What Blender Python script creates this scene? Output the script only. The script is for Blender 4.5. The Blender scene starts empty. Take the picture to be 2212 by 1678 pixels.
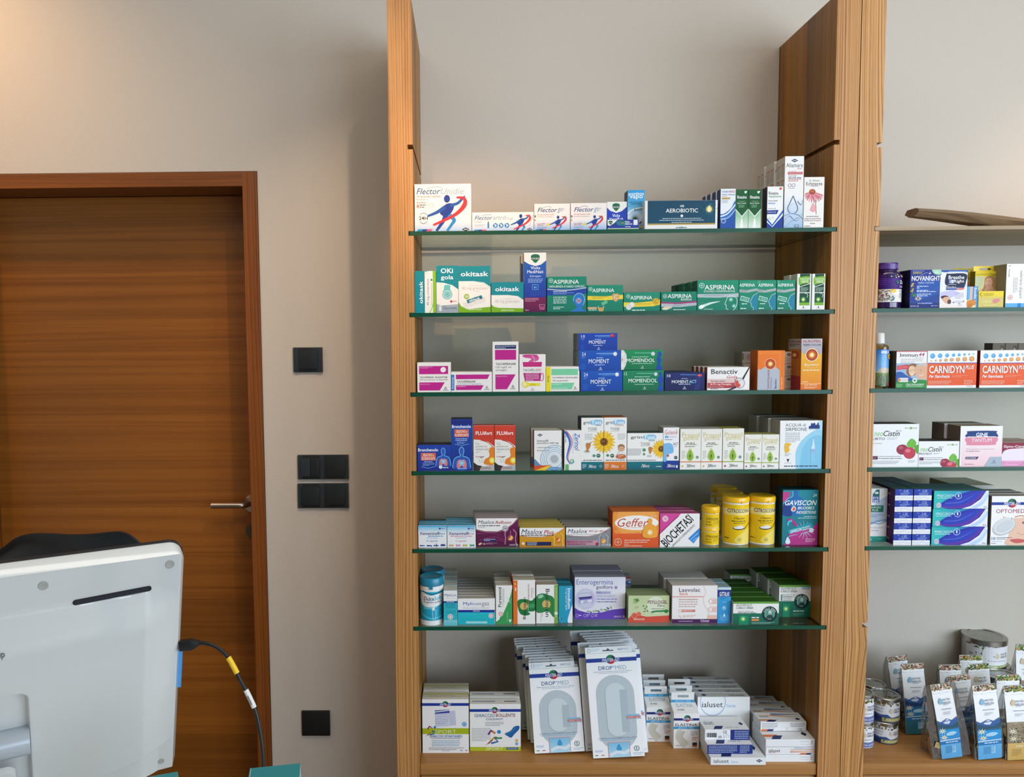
import bpy, bmesh, math, random
from mathutils import Vector, Matrix
from mathutils.geometry import tessellate_polygon
random.seed(7)
SC = bpy.context.scene
COL = SC.collection
# ---------------------------------------------------------------- camera
FPX, CX, CY = 1667.0, 986.2, 856.1            # focal length and optical centre, pixels of the 2212 x 1678 frame
PITCH, YAW, ROLL = 0.07172, -0.01308, -0.00785
DIST, EYE = 2.25, 1.52                         # distance to the shelf wall, eye height
CAM = Vector((0.0, -DIST, EYE))
_c, _s = math.cos(YAW), math.sin(YAW)
FWD = Vector((_s * math.cos(PITCH), _c * math.cos(PITCH), -math.sin(PITCH)))
_r = Vector((_c, -_s, 0)); _u = _r.cross(FWD)
RGT = _r * math.cos(ROLL) + _u * math.sin(ROLL)
UPV = -_r * math.sin(ROLL) + _u * math.cos(ROLL)
cd = bpy.data.cameras.new('camera'); cam = bpy.data.objects.new('camera', cd); COL.objects.link(cam)
cam.matrix_world = Matrix(((RGT.x, UPV.x, -FWD.x, CAM.x), (RGT.y, UPV.y, -FWD.y, CAM.y), (RGT.z, UPV.z, -FWD.z, CAM.z), (0, 0, 0, 1)))
cd.sensor_fit = 'HORIZONTAL'; cd.sensor_width = 36.0; cd.lens = 36.0 * FPX / 2212.0
cd.shift_x = (1106.0 - CX) / 2212.0; cd.shift_y = (CY - 839.0) / 2212.0
cd.clip_start = 0.02
SC.camera = cam
# ---------------------------------------------------------------- light
SC.view_settings.view_transform = 'Standard'; SC.view_settings.look = 'None'
SC.view_settings.gamma = 1.0; SC.view_settings.use_curve_mapping = False
SC.view_settings.exposure = -0.06
W = bpy.data.worlds.new('world'); SC.world = W; W.use_nodes = True
W.node_tree.nodes['Background'].inputs[0].default_value = (0.75, 0.85, 1.0, 1); W.node_tree.nodes['Background'].inputs[1].default_value = 0.3

def area(name, loc, aim, sx, sy, power, color, spread=180):
    l = bpy.data.lights.new(name, 'AREA'); l.shape = 'RECTANGLE'; l.size = sx; l.size_y = sy; l.energy = power; l.color = color
    l.spread = math.radians(spread)
    o = bpy.data.objects.new(name, l); COL.objects.link(o); o.location = loc
    o.rotation_euler = (Vector(aim) - Vector(loc)).to_track_quat('-Z', 'Y').to_euler(); return o
def spot(name, loc, aim, power, color, size=70, blend=0.8, rad=0.03):
    l = bpy.data.lights.new(name, 'SPOT'); l.energy = power; l.color = color; l.spot_size = math.radians(size); l.spot_blend = blend; l.shadow_soft_size = rad
    o = bpy.data.objects.new(name, l); COL.objects.link(o); o.location = loc
    o.rotation_euler = (Vector(aim) - Vector(loc)).to_track_quat('-Z', 'Y').to_euler(); return o
area('window_daylight', (2.3, -4.5, 1.5), (.9, 0, 1.2), 1.8, 1.8, 66, (0.74, 0.87, 1.0))
area('side_window_daylight', (3.45, -2.7, 1.5), (0.5, -0.1, 1.1), 2.0, 2.0, 96, (0.72, 0.86, 1.0))
WARM = (1.0, 0.60, 0.30)
spot('ceiling_spot_shelf', (-0.29, -2.0, 2.55), (0.08, 0.0, 1.74), 80, (1.0, 0.52, 0.24), 19, 1.0, 0.012)
spot('ceiling_spot_door', (-1.66, -0.62, 2.86), (-1.50, 0.0, 2.0), 42, WARM, 100, 1.0, 0.03)
spot('ceiling_spot_right', (1.95, -0.75, 2.60), (1.85, 0.0, 1.5), 22, WARM, 72, 1.0, 0.025)
spot('ceiling_spot_mid', (0.19, -1.20, 2.90), (-0.42, 0.0, 1.52), 56, (1.0, 0.70, 0.46), 36, 1.0, 0.02)
area('ceiling_fill_light', (0.3, -1.5, 2.92), (0.3, -1.2, 0), 3.2, .5, 22, (1.0, 0.90, 0.78))  # added soft fill for the upper wall, in place of more ceiling spots

# ---------------------------------------------------------------- pixel -> place
def ray(px, py):
    return FWD + RGT * ((px - CX) / FPX) - UPV * ((py - CY) / FPX)
def P(px, py, Y):
    "point of the photograph on the vertical plane y = Y"
    d = ray(px, py); return CAM + d * ((Y - CAM.y) / d.y)
def PZ(px, py, Z):
    "point of the photograph on the horizontal plane z = Z"
    d = ray(px, py); return CAM + d * ((Z - CAM.z) / d.z)
def pix(p):
    d = Vector(p) - CAM; z = d.dot(FWD)
    return CX + FPX * d.dot(RGT) / z, CY - FPX * d.dot(UPV) / z

# ---------------------------------------------------------------- materials
def lin(h):
    if isinstance(h, (tuple, list)): return (*h[:3], 1)
    v = [int(h[i:i + 2], 16) / 255 for i in (0, 2, 4)] if len(h) == 6 else [int(c * 2, 16) / 255 for c in h]
    return tuple([x / 12.92 if x <= .04045 else ((x + .055) / 1.055) ** 2.4 for x in v] + [1])
def newmat(name):
    m = bpy.data.materials.new(name); m.use_nodes = True; nt = m.node_tree
    b = nt.nodes['Principled BSDF']; return m, nt, b
_mc = {}
def plain(name, color, rough=.5, metal=0., spec=.5, coat=0., noise=0.03, bump=0.0, scale=60):
    "a procedural material: colour varied slightly by noise, optional fine bump"
    if name in _mc: return _mc[name]
    m, nt, b = newmat(name)
    tc = nt.nodes.new('ShaderNodeTexCoord'); n = nt.nodes.new('ShaderNodeTexNoise'); n.inputs['Scale'].default_value = scale; n.inputs['Detail'].default_value = 3
    nt.links.new(tc.outputs['Object'], n.inputs['Vector'])
    mp = nt.nodes.new('ShaderNodeMapRange'); mp.inputs['To Min'].default_value = 1 - noise; mp.inputs['To Max'].default_value = 1 + noise
    nt.links.new(n.outputs['Fac'], mp.inputs['Value'])
    hs = nt.nodes.new('ShaderNodeHueSaturation'); hs.inputs['Color'].default_value = lin(color); nt.links.new(mp.outputs[0], hs.inputs['Value'])
    nt.links.new(hs.outputs[0], b.inputs['Base Color'])
    b.inputs['Roughness'].default_value = rough; b.inputs['Metallic'].default_value = metal; b.inputs['Specular IOR Level'].default_value = spec
    b.inputs['Coat Weight'].default_value = coat; b.inputs['Coat Roughness'].default_value = .05
    if bump:
        bp = nt.nodes.new('ShaderNodeBump'); bp.inputs['Strength'].default_value = bump; bp.inputs['Distance'].default_value = .002
        nt.links.new(n.outputs['Fac'], bp.inputs['Height']); nt.links.new(bp.outputs[0], b.inputs['Normal'])
    _mc[name] = m; return m
def card(name='printed_card', rough=.55, coat=0.0):
    "printed carton: the print colours are stored per corner, the board has faint fibre noise"
    if name in _mc: return _mc[name]
    m, nt, b = newmat(name)
    at = nt.nodes.new('ShaderNodeAttribute'); at.attribute_name = 'print'
    n = nt.nodes.new('ShaderNodeTexNoise'); n.inputs['Scale'].default_value = 300; tc = nt.nodes.new('ShaderNodeTexCoord'); nt.links.new(tc.outputs['Object'], n.inputs['Vector'])
    mp = nt.nodes.new('ShaderNodeMapRange'); mp.inputs['To Min'].default_value = .86; mp.inputs['To Max'].default_value = .92; nt.links.new(n.outputs['Fac'], mp.inputs['Value'])
    hs = nt.nodes.new('ShaderNodeHueSaturation'); nt.links.new(at.outputs['Color'], hs.inputs['Color']); nt.links.new(mp.outputs[0], hs.inputs['Value'])
    nt.links.new(hs.outputs[0], b.inputs['Base Color'])
    b.inputs['Roughness'].default_value = rough; b.inputs['Coat Weight'].default_value = coat; b.inputs['Coat Roughness'].default_value = .2
    b.inputs['Specular IOR Level'].default_value = .28
    _mc[name] = m; return m
def wood(name, light, dark, mid=None, axis='Z', lam_axis=None, lam=0.1, lam_var=.25, ring=90., stretch=.04, grain=.5, cath=None, rough=.5, warp=.012, lam_off=0.):
    """procedural softwood. axis: along the grain; lam_axis / lam: width and direction of the glued boards;
    ring: year rings per metre across; cath=(x, z, squash): rings run as flames around a tilted heart"""
    if name in _mc: return _mc[name]
    m, nt, b = newmat(name); N = nt.nodes.new; L = nt.links.new
    def math_(op, a, b_=None, c=None):
        n = N('ShaderNodeMath'); n.operation = op
        for i, v in enumerate((a, b_, c)):
            if v is None: continue
            if hasattr(v, 'type'): L(v, n.inputs[i])
            else: n.inputs[i].default_value = v
        return n.outputs[0]
    tc = N('ShaderNodeTexCoord'); sp = N('ShaderNodeSeparateXYZ'); L(tc.outputs['Object'], sp.inputs[0])
    A = dict(X=sp.outputs[0], Y=sp.outputs[1], Z=sp.outputs[2])
    cross = [k for k in 'XYZ' if k != axis]
    cm = N('ShaderNodeCombineXYZ')
    for k in 'XYZ': L(math_('MULTIPLY', A[k], stretch if k == axis else 1.0), cm.inputs['XYZ'.index(k)])
    vec = cm.outputs[0]
    if lam_axis:
        li = math_('FLOOR', math_('DIVIDE', math_('ADD', A[lam_axis], lam_off), lam))
        wn = N('ShaderNodeTexWhiteNoise'); wn.noise_dimensions = '1D'; L(li, wn.inputs['W'])
        sh = N('ShaderNodeVectorMath'); sh.operation = 'MULTIPLY_ADD'; L(wn.outputs['Color'], sh.inputs[0]); sh.inputs[1].default_value = (3, 3, 3); L(vec, sh.inputs[2]); vec = sh.outputs[0]
    n1 = N('ShaderNodeTexNoise'); n1.inputs['Scale'].default_value = 9; n1.inputs['Detail'].default_value = 2; L(vec, n1.inputs['Vector'])
    n2 = N('ShaderNodeTexNoise'); n2.inputs['Scale'].default_value = 420; n2.inputs['Detail'].default_value = 3; n2.inputs['Roughness'].default_value = .6; L(vec, n2.inputs['Vector'])
    n3 = N('ShaderNodeTexNoise'); n3.inputs['Scale'].default_value = 45; n3.inputs['Detail'].default_value = 3; L(vec, n3.inputs['Vector'])
    vs = N('ShaderNodeSeparateXYZ'); L(vec, vs.inputs[0]); VS = dict(X=vs.outputs[0], Y=vs.outputs[1], Z=vs.outputs[2])
    if cath:
        cx_, cz_, sq = cath
        ax = math_('SUBTRACT', A[cross[0]], cx_); az = math_('MULTIPLY', math_('SUBTRACT', math_('PINGPONG', math_('SUBTRACT', A[axis], cz_), .55), 0.0), sq)
        rr = math_('SQRT', math_('ADD', math_('MULTIPLY', ax, ax), math_('MULTIPLY', az, az)))
        pos = math_('ADD', rr, math_('MULTIPLY', n1.outputs['Fac'], warp * 1.0))
    else:
        pos = math_('ADD', math_('ADD', VS[cross[0]], math_('MULTIPLY', VS[cross[1]], .35)), math_('MULTIPLY', n1.outputs['Fac'], warp * 2.5))
    # the spacing of the year rings drifts slowly
    ph = math_('MULTIPLY', pos, ring * 6.2832)
    ph = math_('ADD', ph, math_('MULTIPLY', n1.outputs['Fac'], 13.0))
    nz = N('ShaderNodeTexNoise'); nz.noise_dimensions = '1D'; nz.inputs['Scale'].default_value = .30; nz.inputs['Detail'].default_value = 2.5; nz.inputs['Roughness'].default_value = .65; L(ph, nz.inputs['W'])
    mr = N('ShaderNodeMapRange'); mr.interpolation_type = 'SMOOTHSTEP'; mr.inputs['From Min'].default_value = .38; mr.inputs['From Max'].default_value = .64; L(nz.outputs['Fac'], mr.inputs['Value']); s = mr.outputs[0]
    f = math_('ADD', math_('MULTIPLY', s, grain), math_('MULTIPLY', math_('SUBTRACT', n3.outputs['Fac'], .4), .8 - grain * .5))
    f = math_('ADD', f, math_('MULTIPLY', math_('SUBTRACT', n2.outputs['Fac'], .5), .35))
    cr = N('ShaderNodeValToRGB'); L(f, cr.inputs[0])
    cr.color_ramp.elements[0].position = .0; cr.color_ramp.elements[0].color = lin(light)
    cr.color_ramp.elements[1].position = .75; cr.color_ramp.elements[1].color = lin(dark)
    if mid: e = cr.color_ramp.elements.new(.35); e.color = lin(mid)
    out = cr.outputs[0]
    if lam_axis:
        hs = N('ShaderNodeHueSaturation'); L(out, hs.inputs['Color']); L(math_('MULTIPLY_ADD', wn.outputs['Value'], lam_var * 2, 1 - lam_var), hs.inputs['Value']); out = hs.outputs[0]
        fr = math_('FRACT', math_('DIVIDE', math_('ADD', A[lam_axis], lam_off), lam))
        seam = math_('LESS_THAN', fr, .0009 / lam)
        mx = N('ShaderNodeMix'); mx.data_type = 'RGBA'; L(math_('MULTIPLY', seam, .55), mx.inputs[0]); L(out, mx.inputs[6]); mx.inputs[7].default_value = lin('2a1206'); out = mx.outputs[2]
    L(out, b.inputs['Base Color']); b.inputs['Roughness'].default_value = rough
    bp = N('ShaderNodeBump'); bp.inputs['Strength'].default_value = .12; bp.inputs['Distance'].default_value = .0004; bp.invert = True; L(f, bp.inputs['Height']); L(bp.outputs[0], b.inputs['Normal'])
    _mc[name] = m; return m
def glassy(name, tint, gloss=.04, rough=.0, alpha=None):
    "thin clear sheet: tinted transmission with a fresnel reflection"
    if name in _mc: return _mc[name]
    m = bpy.data.materials.new(name); m.use_nodes = True; nt = m.node_tree; nt.nodes.clear(); N = nt.nodes.new
    o = N('ShaderNodeOutputMaterial'); t = N('ShaderNodeBsdfTransparent'); t.inputs[0].default_value = lin(tint)
    g = N('ShaderNodeBsdfGlossy'); g.inputs['Roughness'].default_value = rough; g.inputs['Color'].default_value = (1, 1, 1, 1)
    fr = N('ShaderNodeLayerWeight'); fr.inputs[0].default_value = .5; pw = N('ShaderNodeMath'); pw.operation = 'POWER'; pw.inputs[1].default_value = 5
    ma = N('ShaderNodeMath'); ma.operation = 'MULTIPLY_ADD'; ma.inputs[1].default_value = gloss; ma.inputs[2].default_value = .04 * gloss
    mx = N('ShaderNodeMixShader'); nt.links.new(fr.outputs['Facing'], pw.inputs[0]); nt.links.new(pw.outputs[0], ma.inputs[0]); nt.links.new(ma.outputs[0], mx.inputs[0])
    nt.links.new(t.outputs[0], mx.inputs[1]); nt.links.new(g.outputs[0], mx.inputs[2]); nt.links.new(mx.outputs[0], o.inputs[0])
    _mc[name] = m; return m

# ---------------------------------------------------------------- mesh helpers
def tag(o, label=None, cat=None, group=None, kind=None):
    for k, v in (('label', label), ('category', cat), ('group', group), ('kind', kind)):
        if v: o[k] = v
    return o
def empty(name, loc, rz=0., label=None, cat=None, group=None):
    o = bpy.data.objects.new(name, None); COL.objects.link(o); o.location = loc; o.rotation_euler = (0, 0, rz); o.empty_display_size = .03
    return tag(o, label, cat, group)
def obj(name, bm, mats, parent=None, loc=None, smooth=False):
    me = bpy.data.meshes.new(name); bm.normal_update()
    if smooth:
        for f in bm.faces: f.smooth = True
    bm.to_mesh(me); bm.free()
    for m in (mats if isinstance(mats, (list, tuple)) else [mats]): me.materials.append(m)
    if smooth: me.set_sharp_from_angle(angle=math.radians(35))
    o = bpy.data.objects.new(name, me); COL.objects.link(o)
    if parent: o.parent = parent
    if loc is not None: o.location = loc
    return o
def bx(bm, x0, x1, y0, y1, z0, z1, mi=0, bev=0., skip=()):
    vs = [bm.verts.new(c) for c in ((x0, y0, z0), (x1, y0, z0), (x1, y1, z0), (x0, y1, z0), (x0, y0, z1), (x1, y0, z1), (x1, y1, z1), (x0, y1, z1))]
    fs = []
    for k, ix in (('-z', (0, 3, 2, 1)), ('z', (4, 5, 6, 7)), ('-y', (0, 1, 5, 4)), ('x', (1, 2, 6, 5)), ('y', (2, 3, 7, 6)), ('-x', (3, 0, 4, 7))):
        if k in skip: continue
        f = bm.faces.new([vs[i] for i in ix]); f.material_index = mi; fs.append(f)
    if bev:
        es = list({e for f in fs for e in f.edges})
        r = bmesh.ops.bevel(bm, geom=es, offset=bev, segments=2, affect='EDGES', profile=.6, clamp_overlap=True)
        for f in r['faces']: f.material_index = mi
    return fs
def box_obj(name, x0, x1, y0, y1, z0, z1, mat, parent=None, bev=0., loc=None):
    bm = bmesh.new(); bx(bm, x0, x1, y0, y1, z0, z1, 0, bev); return obj(name, bm, mat, parent, loc, smooth=bev > 0)
def lathe(bm, prof, n=40, c=(0, 0, 0), mi=0, a0=0., sx=1., sy=1.):
    rings = []
    for r, z in prof:
        rings.append([bm.verts.new((c[0] + sx * r * math.cos(a0 + 2 * math.pi * i / n), c[1] + sy * r * math.sin(a0 + 2 * math.pi * i / n), c[2] + z)) for i in range(n)] if r > 1e-6 else [bm.verts.new((c[0], c[1], c[2] + z))])
    for a, b in zip(rings, rings[1:]):
        for i in range(n):
            j = (i + 1) % n
            q = [a[i % len(a)], a[j % len(a)], b[j % len(b)], b[i % len(b)]]
            q2 = [];
            for v in q:
                if v not in q2: q2.append(v)
            if len(q2) > 2: f = bm.faces.new(q2); f.material_index = mi
    for R, flip in ((rings[0], True), (rings[-1], False)):
        if len(R) > 2: f = bm.faces.new(R[::-1] if flip else R); f.material_index = mi
def tube(bm, pts, r, n=12, mi=0, cap=True):
    pts = [Vector(p) for p in pts]; rings = []; up = Vector((0.13, 0.2, 1)).normalized()
    for i, p in enumerate(pts):
        t = (pts[min(i + 1, len(pts) - 1)] - pts[max(i - 1, 0)]).normalized(); a = t.cross(up).normalized(); b = a.cross(t); rr = r[i] if isinstance(r, (list, tuple)) else r
        rings.append([bm.verts.new(p + (a * math.cos(2 * math.pi * k / n) + b * math.sin(2 * math.pi * k / n)) * rr) for k in range(n)])
    for a, b in zip(rings, rings[1:]):
        for k in range(n): f = bm.faces.new((a[k], a[(k + 1) % n], b[(k + 1) % n], b[k])); f.material_index = mi
    if cap: bm.faces.new(rings[0][::-1]).material_index = mi; bm.faces.new(rings[-1]).material_index = mi
def prism(bm, pts, axis, a, b, mi=0):
    "polygon pts (2-D, counter-clockwise) extruded along an axis from a to b"
    def v(p, h): return {'x': (h, p[0], p[1]), 'y': (p[0], h, p[1]), 'z': (p[0], p[1], h)}[axis]
    A = [bm.verts.new(v(p, a)) for p in pts]; B = [bm.verts.new(v(p, b)) for p in pts]; n = len(pts); fs = []
    fs.append(bm.faces.new(A)); fs.append(bm.faces.new(B[::-1]))
    for i in range(n): fs.append(bm.faces.new((A[i], B[i], B[(i + 1) % n], A[(i + 1) % n])))
    for f in fs: f.material_index = mi
    bmesh.ops.recalc_face_normals(bm, faces=fs); return fs
def catmull(pts, k=6):
    out = []; n = len(pts)
    for i in range(n - 1):
        p = [Vector(pts[max(i - 1, 0)]), Vector(pts[i]), Vector(pts[i + 1]), Vector(pts[min(i + 2, n - 1)])]
        for j in range(k):
            t = j / k; out.append(.5 * ((2 * p[1]) + (p[2] - p[0]) * t + (2 * p[0] - 5 * p[1] + 4 * p[2] - p[3]) * t * t + (3 * p[1] - p[0] - 3 * p[2] + p[3]) * t ** 3))
    out.append(Vector(pts[-1])); return out

# ---------------------------------------------------------------- setting
DEP = 0.153 * DIST                               # how far the shelf units stand off the wall
XL, XR, XO, XRO, X2 = -.1262, .8877, -.1845, .9455, 1.0030
SH = [1.7875, 1.5894, 1.3931, 1.1963, .9989, .7991]     # top surfaces of the six glass shelves
BOARD = .4351
GT = .0098                                       # glass thickness
TOP = P(907.6, 112.7, 0).z
M_wall = plain('painted_plaster', 'c6bdb1', .85, noise=.02, bump=.35, scale=180)
M_floor = wood('floor_oak', '8a6844', '644526', axis='X', lam_axis='Y', lam=.14, ring=40, rough=.4)
M_ceil = plain('ceiling_paint', 'e6e2da', .9)
RX0, RX1, RY0, CEIL = -2.2, 3.6, -4.7, 2.95
DL, DR, DT = P(-60, 1100, 0).x, P(564, 700, 0).x, P(300, 372, 0).z     # door opening
def wall(name, boxes, mat=M_wall):
    bm = bmesh.new()
    for b in boxes: bx(bm, *b)
    return tag(obj(name, bm, mat), kind='structure')
FW = .043                                       # width of the wooden door frame
DLi = P(1, 1130, .135).x                        # inner face of the hinge-side jamb
DL = DLi - FW
wall('wall_north', [(RX0, DL, 0, .2, 0, CEIL), (DL, DR, 0, .2, DT, CEIL), (DR, RX1, 0, .2, 0, CEIL)])
wall('wall_west', [(RX0 - .1, RX0, RY0, .2, 0, CEIL)])
wall('wall_east', [(RX1, RX1 + .1, RY0, -3.6, 0, CEIL), (RX1, RX1 + .1, -1.6, .2, 0, CEIL), (RX1, RX1 + .1, -3.6, -1.6, 0, .5), (RX1, RX1 + .1, -3.6, -1.6, 2.55, CEIL)])
wall('wall_south', [(RX0, -.6, RY0 - .1, RY0, 0, CEIL), (2.6, RX1, RY0 - .1, RY0, 0, CEIL), (-.6, 2.6, RY0 - .1, RY0, 0, .4), (-.6, 2.6, RY0 - .1, RY0, 2.6, CEIL)])
wall('floor', [(RX0 - .1, RX1 + .1, RY0 - .1, .2, -.05, 0)], M_floor)
wall('ceiling', [(RX0 - .1, RX1 + .1, RY0 - .1, .2, CEIL, CEIL + .05)], M_ceil)
for i, (x0, x1, y0, y1, z0, z1) in enumerate(((-.6, 2.6, RY0 - .1, RY0, .4, 2.6), (RX1, RX1 + .1, -3.6, -1.6, .5, 2.55))):
    bm = bmesh.new(); t = .05
    if i == 0:
        for a in (x0, (x0 + x1) / 2 - t / 2, x1 - t): bx(bm, a, a + t, y0, y1, z0, z1)
        for a in (z0, z1 - t): bx(bm, x0 + t, x1 - t, y0, y1, a, a + t)
    else:
        for a in (y0, (y0 + y1) / 2 - t / 2, y1 - t): bx(bm, x0, x1, a, a + t, z0, z1)
        for a in (z0, z1 - t): bx(bm, x0, x1, y0 + t, y1 - t, a, a + t)
    tag(obj('window_%d' % (i + 1), bm, plain('window_frame_paint', '5a4636', .5)), kind='structure')

M_frame = wood('door_frame_wood', '864a14', '4e2206', axis='Z', ring=55, grain=.35, rough=.42, warp=.02)
M_frameh = wood('door_lintel_wood', '864a14', '4e2206', axis='X', ring=55, grain=.35, rough=.42, warp=.02)
M_door = wood('door_leaf_wood', '8c5418', '582c07', mid='7a4610', axis='X', lam_axis='Z', lam=.148, lam_var=.16, ring=60, stretch=.02, grain=.22, rough=.38, warp=.01, lam_off=.03)
RE = .135
bm = bmesh.new()
bx(bm, DR - FW, DR - .0015, -.004, .2, 0, DT - .002, 0, .0012); jr = tag(obj('trim_1', bm, M_frame), kind='structure')
bm = bmesh.new(); bx(bm, DL + .0015, DL + FW, -.004, .2, 0, DT - .002, 0, .0012); tag(obj('trim_2', bm, M_frame), kind='structure')
bm = bmesh.new(); bx(bm, DL + FW, DR - FW, -.004, .2, DT - FW, DT - .002, 0, .0012); tag(obj('trim_3', bm, M_frameh), kind='structure')
bm = bmesh.new(); bx(bm, DLi + .002, DR - FW - .002, RE, RE + .05, .01, DT - FW - .002); door = tag(obj('door_1', bm, M_door), kind='structure')
wall('wall_corridor', [(RX0, RX1, .2, .25, 0, CEIL)])
M_steel = plain('brushed_steel', 'b9b0a6', .28, 1.0)
# lever, rose and lock escutcheon stand on the leaf near its lock edge
hp = P(548, 1086.5, RE); hx = hp.x
bm = bmesh.new()
def disc_y(bm, x, z, y0, y1, r, n=40):
    prism(bm, [(x + r * math.cos(2 * math.pi * i / n), z + r * math.sin(2 * math.pi * i / n)) for i in range(n)], 'y', y0, y1)
disc_y(bm, hx, hp.z, RE - .008, RE, .0285); obj('rose', bm, M_steel, door)
e = P(457, 1092, RE - .055); h2 = P(541, 1092, RE - .055)
bm = bmesh.new(); zz = e.z; r = .0095
tube(bm, [(e.x, RE - .055, zz), (e.x + .001, RE - .055, zz), (hx - .03, RE - .055, zz)] + [(hx - .03 + .022 * math.sin(a), RE - .055 + .022 * (1 - math.cos(a)), zz) for a in (.3, .6, .9, 1.2, 1.57)] + [(hx - .008, RE - .004, hp.z)], r, 20)
obj('door_handle', bm, M_steel, door, smooth=True)
lp = P(548, 1145.5, RE)
bm = bmesh.new(); disc_y(bm, hx - .003, lp.z, RE - .006, RE, .0235); ro = obj('lock_plate', bm, plain('dark_steel', '6d665c', .35, 1.0), door)
bm = bmesh.new(); disc_y(bm, hx, lp.z + .006, RE - .0072, RE - .0055, .008, 20); bx(bm, hx - .0035, hx + .0035, RE - .0072, RE - .0055, lp.z - .016, lp.z + .004); obj('keyhole', bm, plain('keyhole_black', '0c0a08', .8), ro)

# shelving units
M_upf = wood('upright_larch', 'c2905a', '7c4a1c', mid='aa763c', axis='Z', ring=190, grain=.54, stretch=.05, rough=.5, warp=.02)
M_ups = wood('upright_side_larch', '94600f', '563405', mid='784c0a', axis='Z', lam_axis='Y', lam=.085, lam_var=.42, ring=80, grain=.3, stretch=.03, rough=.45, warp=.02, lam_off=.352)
M_up2 = wood('upright_flame_larch', 'ca985e', '83511f', mid='b48044', axis='Z', ring=150, grain=.62, stretch=.05, rough=.5, warp=.03, cath=(1.020, .2, .06))
KW = .0128; KH = .0112; KEMPTY = P(878, 317.5, -DEP).z
def upright(name, x0, x1, kerfs_l, kerfs_r, front, parent):
    pts = [(x0, 0), (x1, 0)]
    for z in sorted(kerfs_r): pts += [(x1, z - KH / 2), (x1 - KW, z - KH / 2), (x1 - KW, z + KH / 2), (x1, z + KH / 2)]
    pts += [(x1, TOP), (x0, TOP)]
    for z in sorted(kerfs_l, reverse=True): pts += [(x0, z + KH / 2), (x0 + KW, z + KH / 2), (x0 + KW, z - KH / 2), (x0, z - KH / 2)]
    bm = bmesh.new(); fs = prism(bm, pts, 'y', -DEP, -.0005)
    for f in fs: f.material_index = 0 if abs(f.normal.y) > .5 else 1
    return obj(name, bm, [front, M_ups], parent)
ks = [KEMPTY] + [z - GT / 2 for z in SH]
u1 = tag(bpy.data.objects.new('shelving_unit', None), 'larch shelving unit of two grooved uprights holding the six long glass shelves', 'shelving unit'); COL.objects.link(u1)
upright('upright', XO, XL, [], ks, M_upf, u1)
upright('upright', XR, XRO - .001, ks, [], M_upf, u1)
u2 = tag(bpy.data.objects.new('shelving_unit', None), 'larch shelving unit cut by the photo edge, with flame-grained upright', 'shelving unit'); COL.objects.link(u2)
# the neighbouring unit: shelf heights read off its own front edges
SH2 = [P(1890, 489.5, -DEP).z, P(1884, 666.2, -DEP).z, P(1876, 839.5, -DEP).z, P(1872, 1010, -DEP).z, P(1866, 1180.2, -DEP).z]
k2 = [P(1893, 313, -DEP).z, P(1862, 1350, -DEP).z] + [z - GT / 2 for z in SH2]
X2E = X2 + (XR - XL)
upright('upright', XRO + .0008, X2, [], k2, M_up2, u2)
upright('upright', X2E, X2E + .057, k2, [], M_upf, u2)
M_board = wood('board_larch', 'b28048', '83521f', mid='a06e38', axis='X', lam_axis='Y', lam=.11, lam_var=.10, ring=70, grain=.2, stretch=.03, rough=.42)
BT = P(1300, 1652, -DEP).z - P(1300, 1675, -DEP).z
for u, a, b in ((u1, XL, XR), (u2, X2, X2E)):
    box_obj('base_board', a + .0006, b - .0006, -DEP + .004, -.0005, BOARD - BT, BOARD, M_board, u, .0012)
    box_obj('drawer_front', a + .002, b - .002, -DEP + .010, -DEP + .030, .09, BOARD - BT - .005, M_board, u, .001)
    box_obj('carcass', a + .0006, b - .0006, -DEP + .035, -.0005, .06, BOARD - BT - .0005, M_ups, u)

# glass shelves
M_gl = glassy('shelf_glass', 'e9f5f0', 1.0)
M_edge = plain('shelf_glass_edge', '004632', .35, spec=.3, coat=.0)
ord_ = ['topmost', 'second', 'third', 'fourth', 'fifth', 'lowest']
def glass(x0, x1, z, label, group):
    bm = bmesh.new(); fs = bx(bm, x0, x1, -DEP + .0005, -.0145, z - GT, z)
    for f in fs: f.material_index = 0 if abs(f.normal.z) > .5 else 1
    bm.normal_update()
    for f in bm.faces: f.material_index = 0 if abs(f.normal.z) > .5 else 1
    return tag(obj('glass_shelf', bm, [M_gl, M_edge]), label, 'shelf', group)
for i, z in enumerate(SH):
    glass(XL - KW + .002, XR + KW - .002, z, 'long glass shelf with green edge, %s of the six between the wooden uprights' % ord_[i], 'glass shelves of the middle unit')
for i, z in enumerate(SH2[1:]):
    glass(X2 - KW + .002, X2E + KW - .002, z, 'glass shelf cut by the photo edge, %s of four beyond the double upright' % ['top', 'second', 'third', 'lowest'][i], 'glass shelves of the cut-off unit')
M_grey = wood('weathered_oak', 'b5a284', '8a765a', axis='X', ring=60, grain=.3, stretch=.03, rough=.6)
tag(box_obj('wooden_shelf', X2 - KW + .002, X2E + KW - .002, -DEP + .001, -.006, SH2[0] - .0094, SH2[0] - .0003, M_grey, None, .0006), 'thin grey-brown wooden shelf above the glass shelves, carrying the carved plank', 'shelf')

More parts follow.
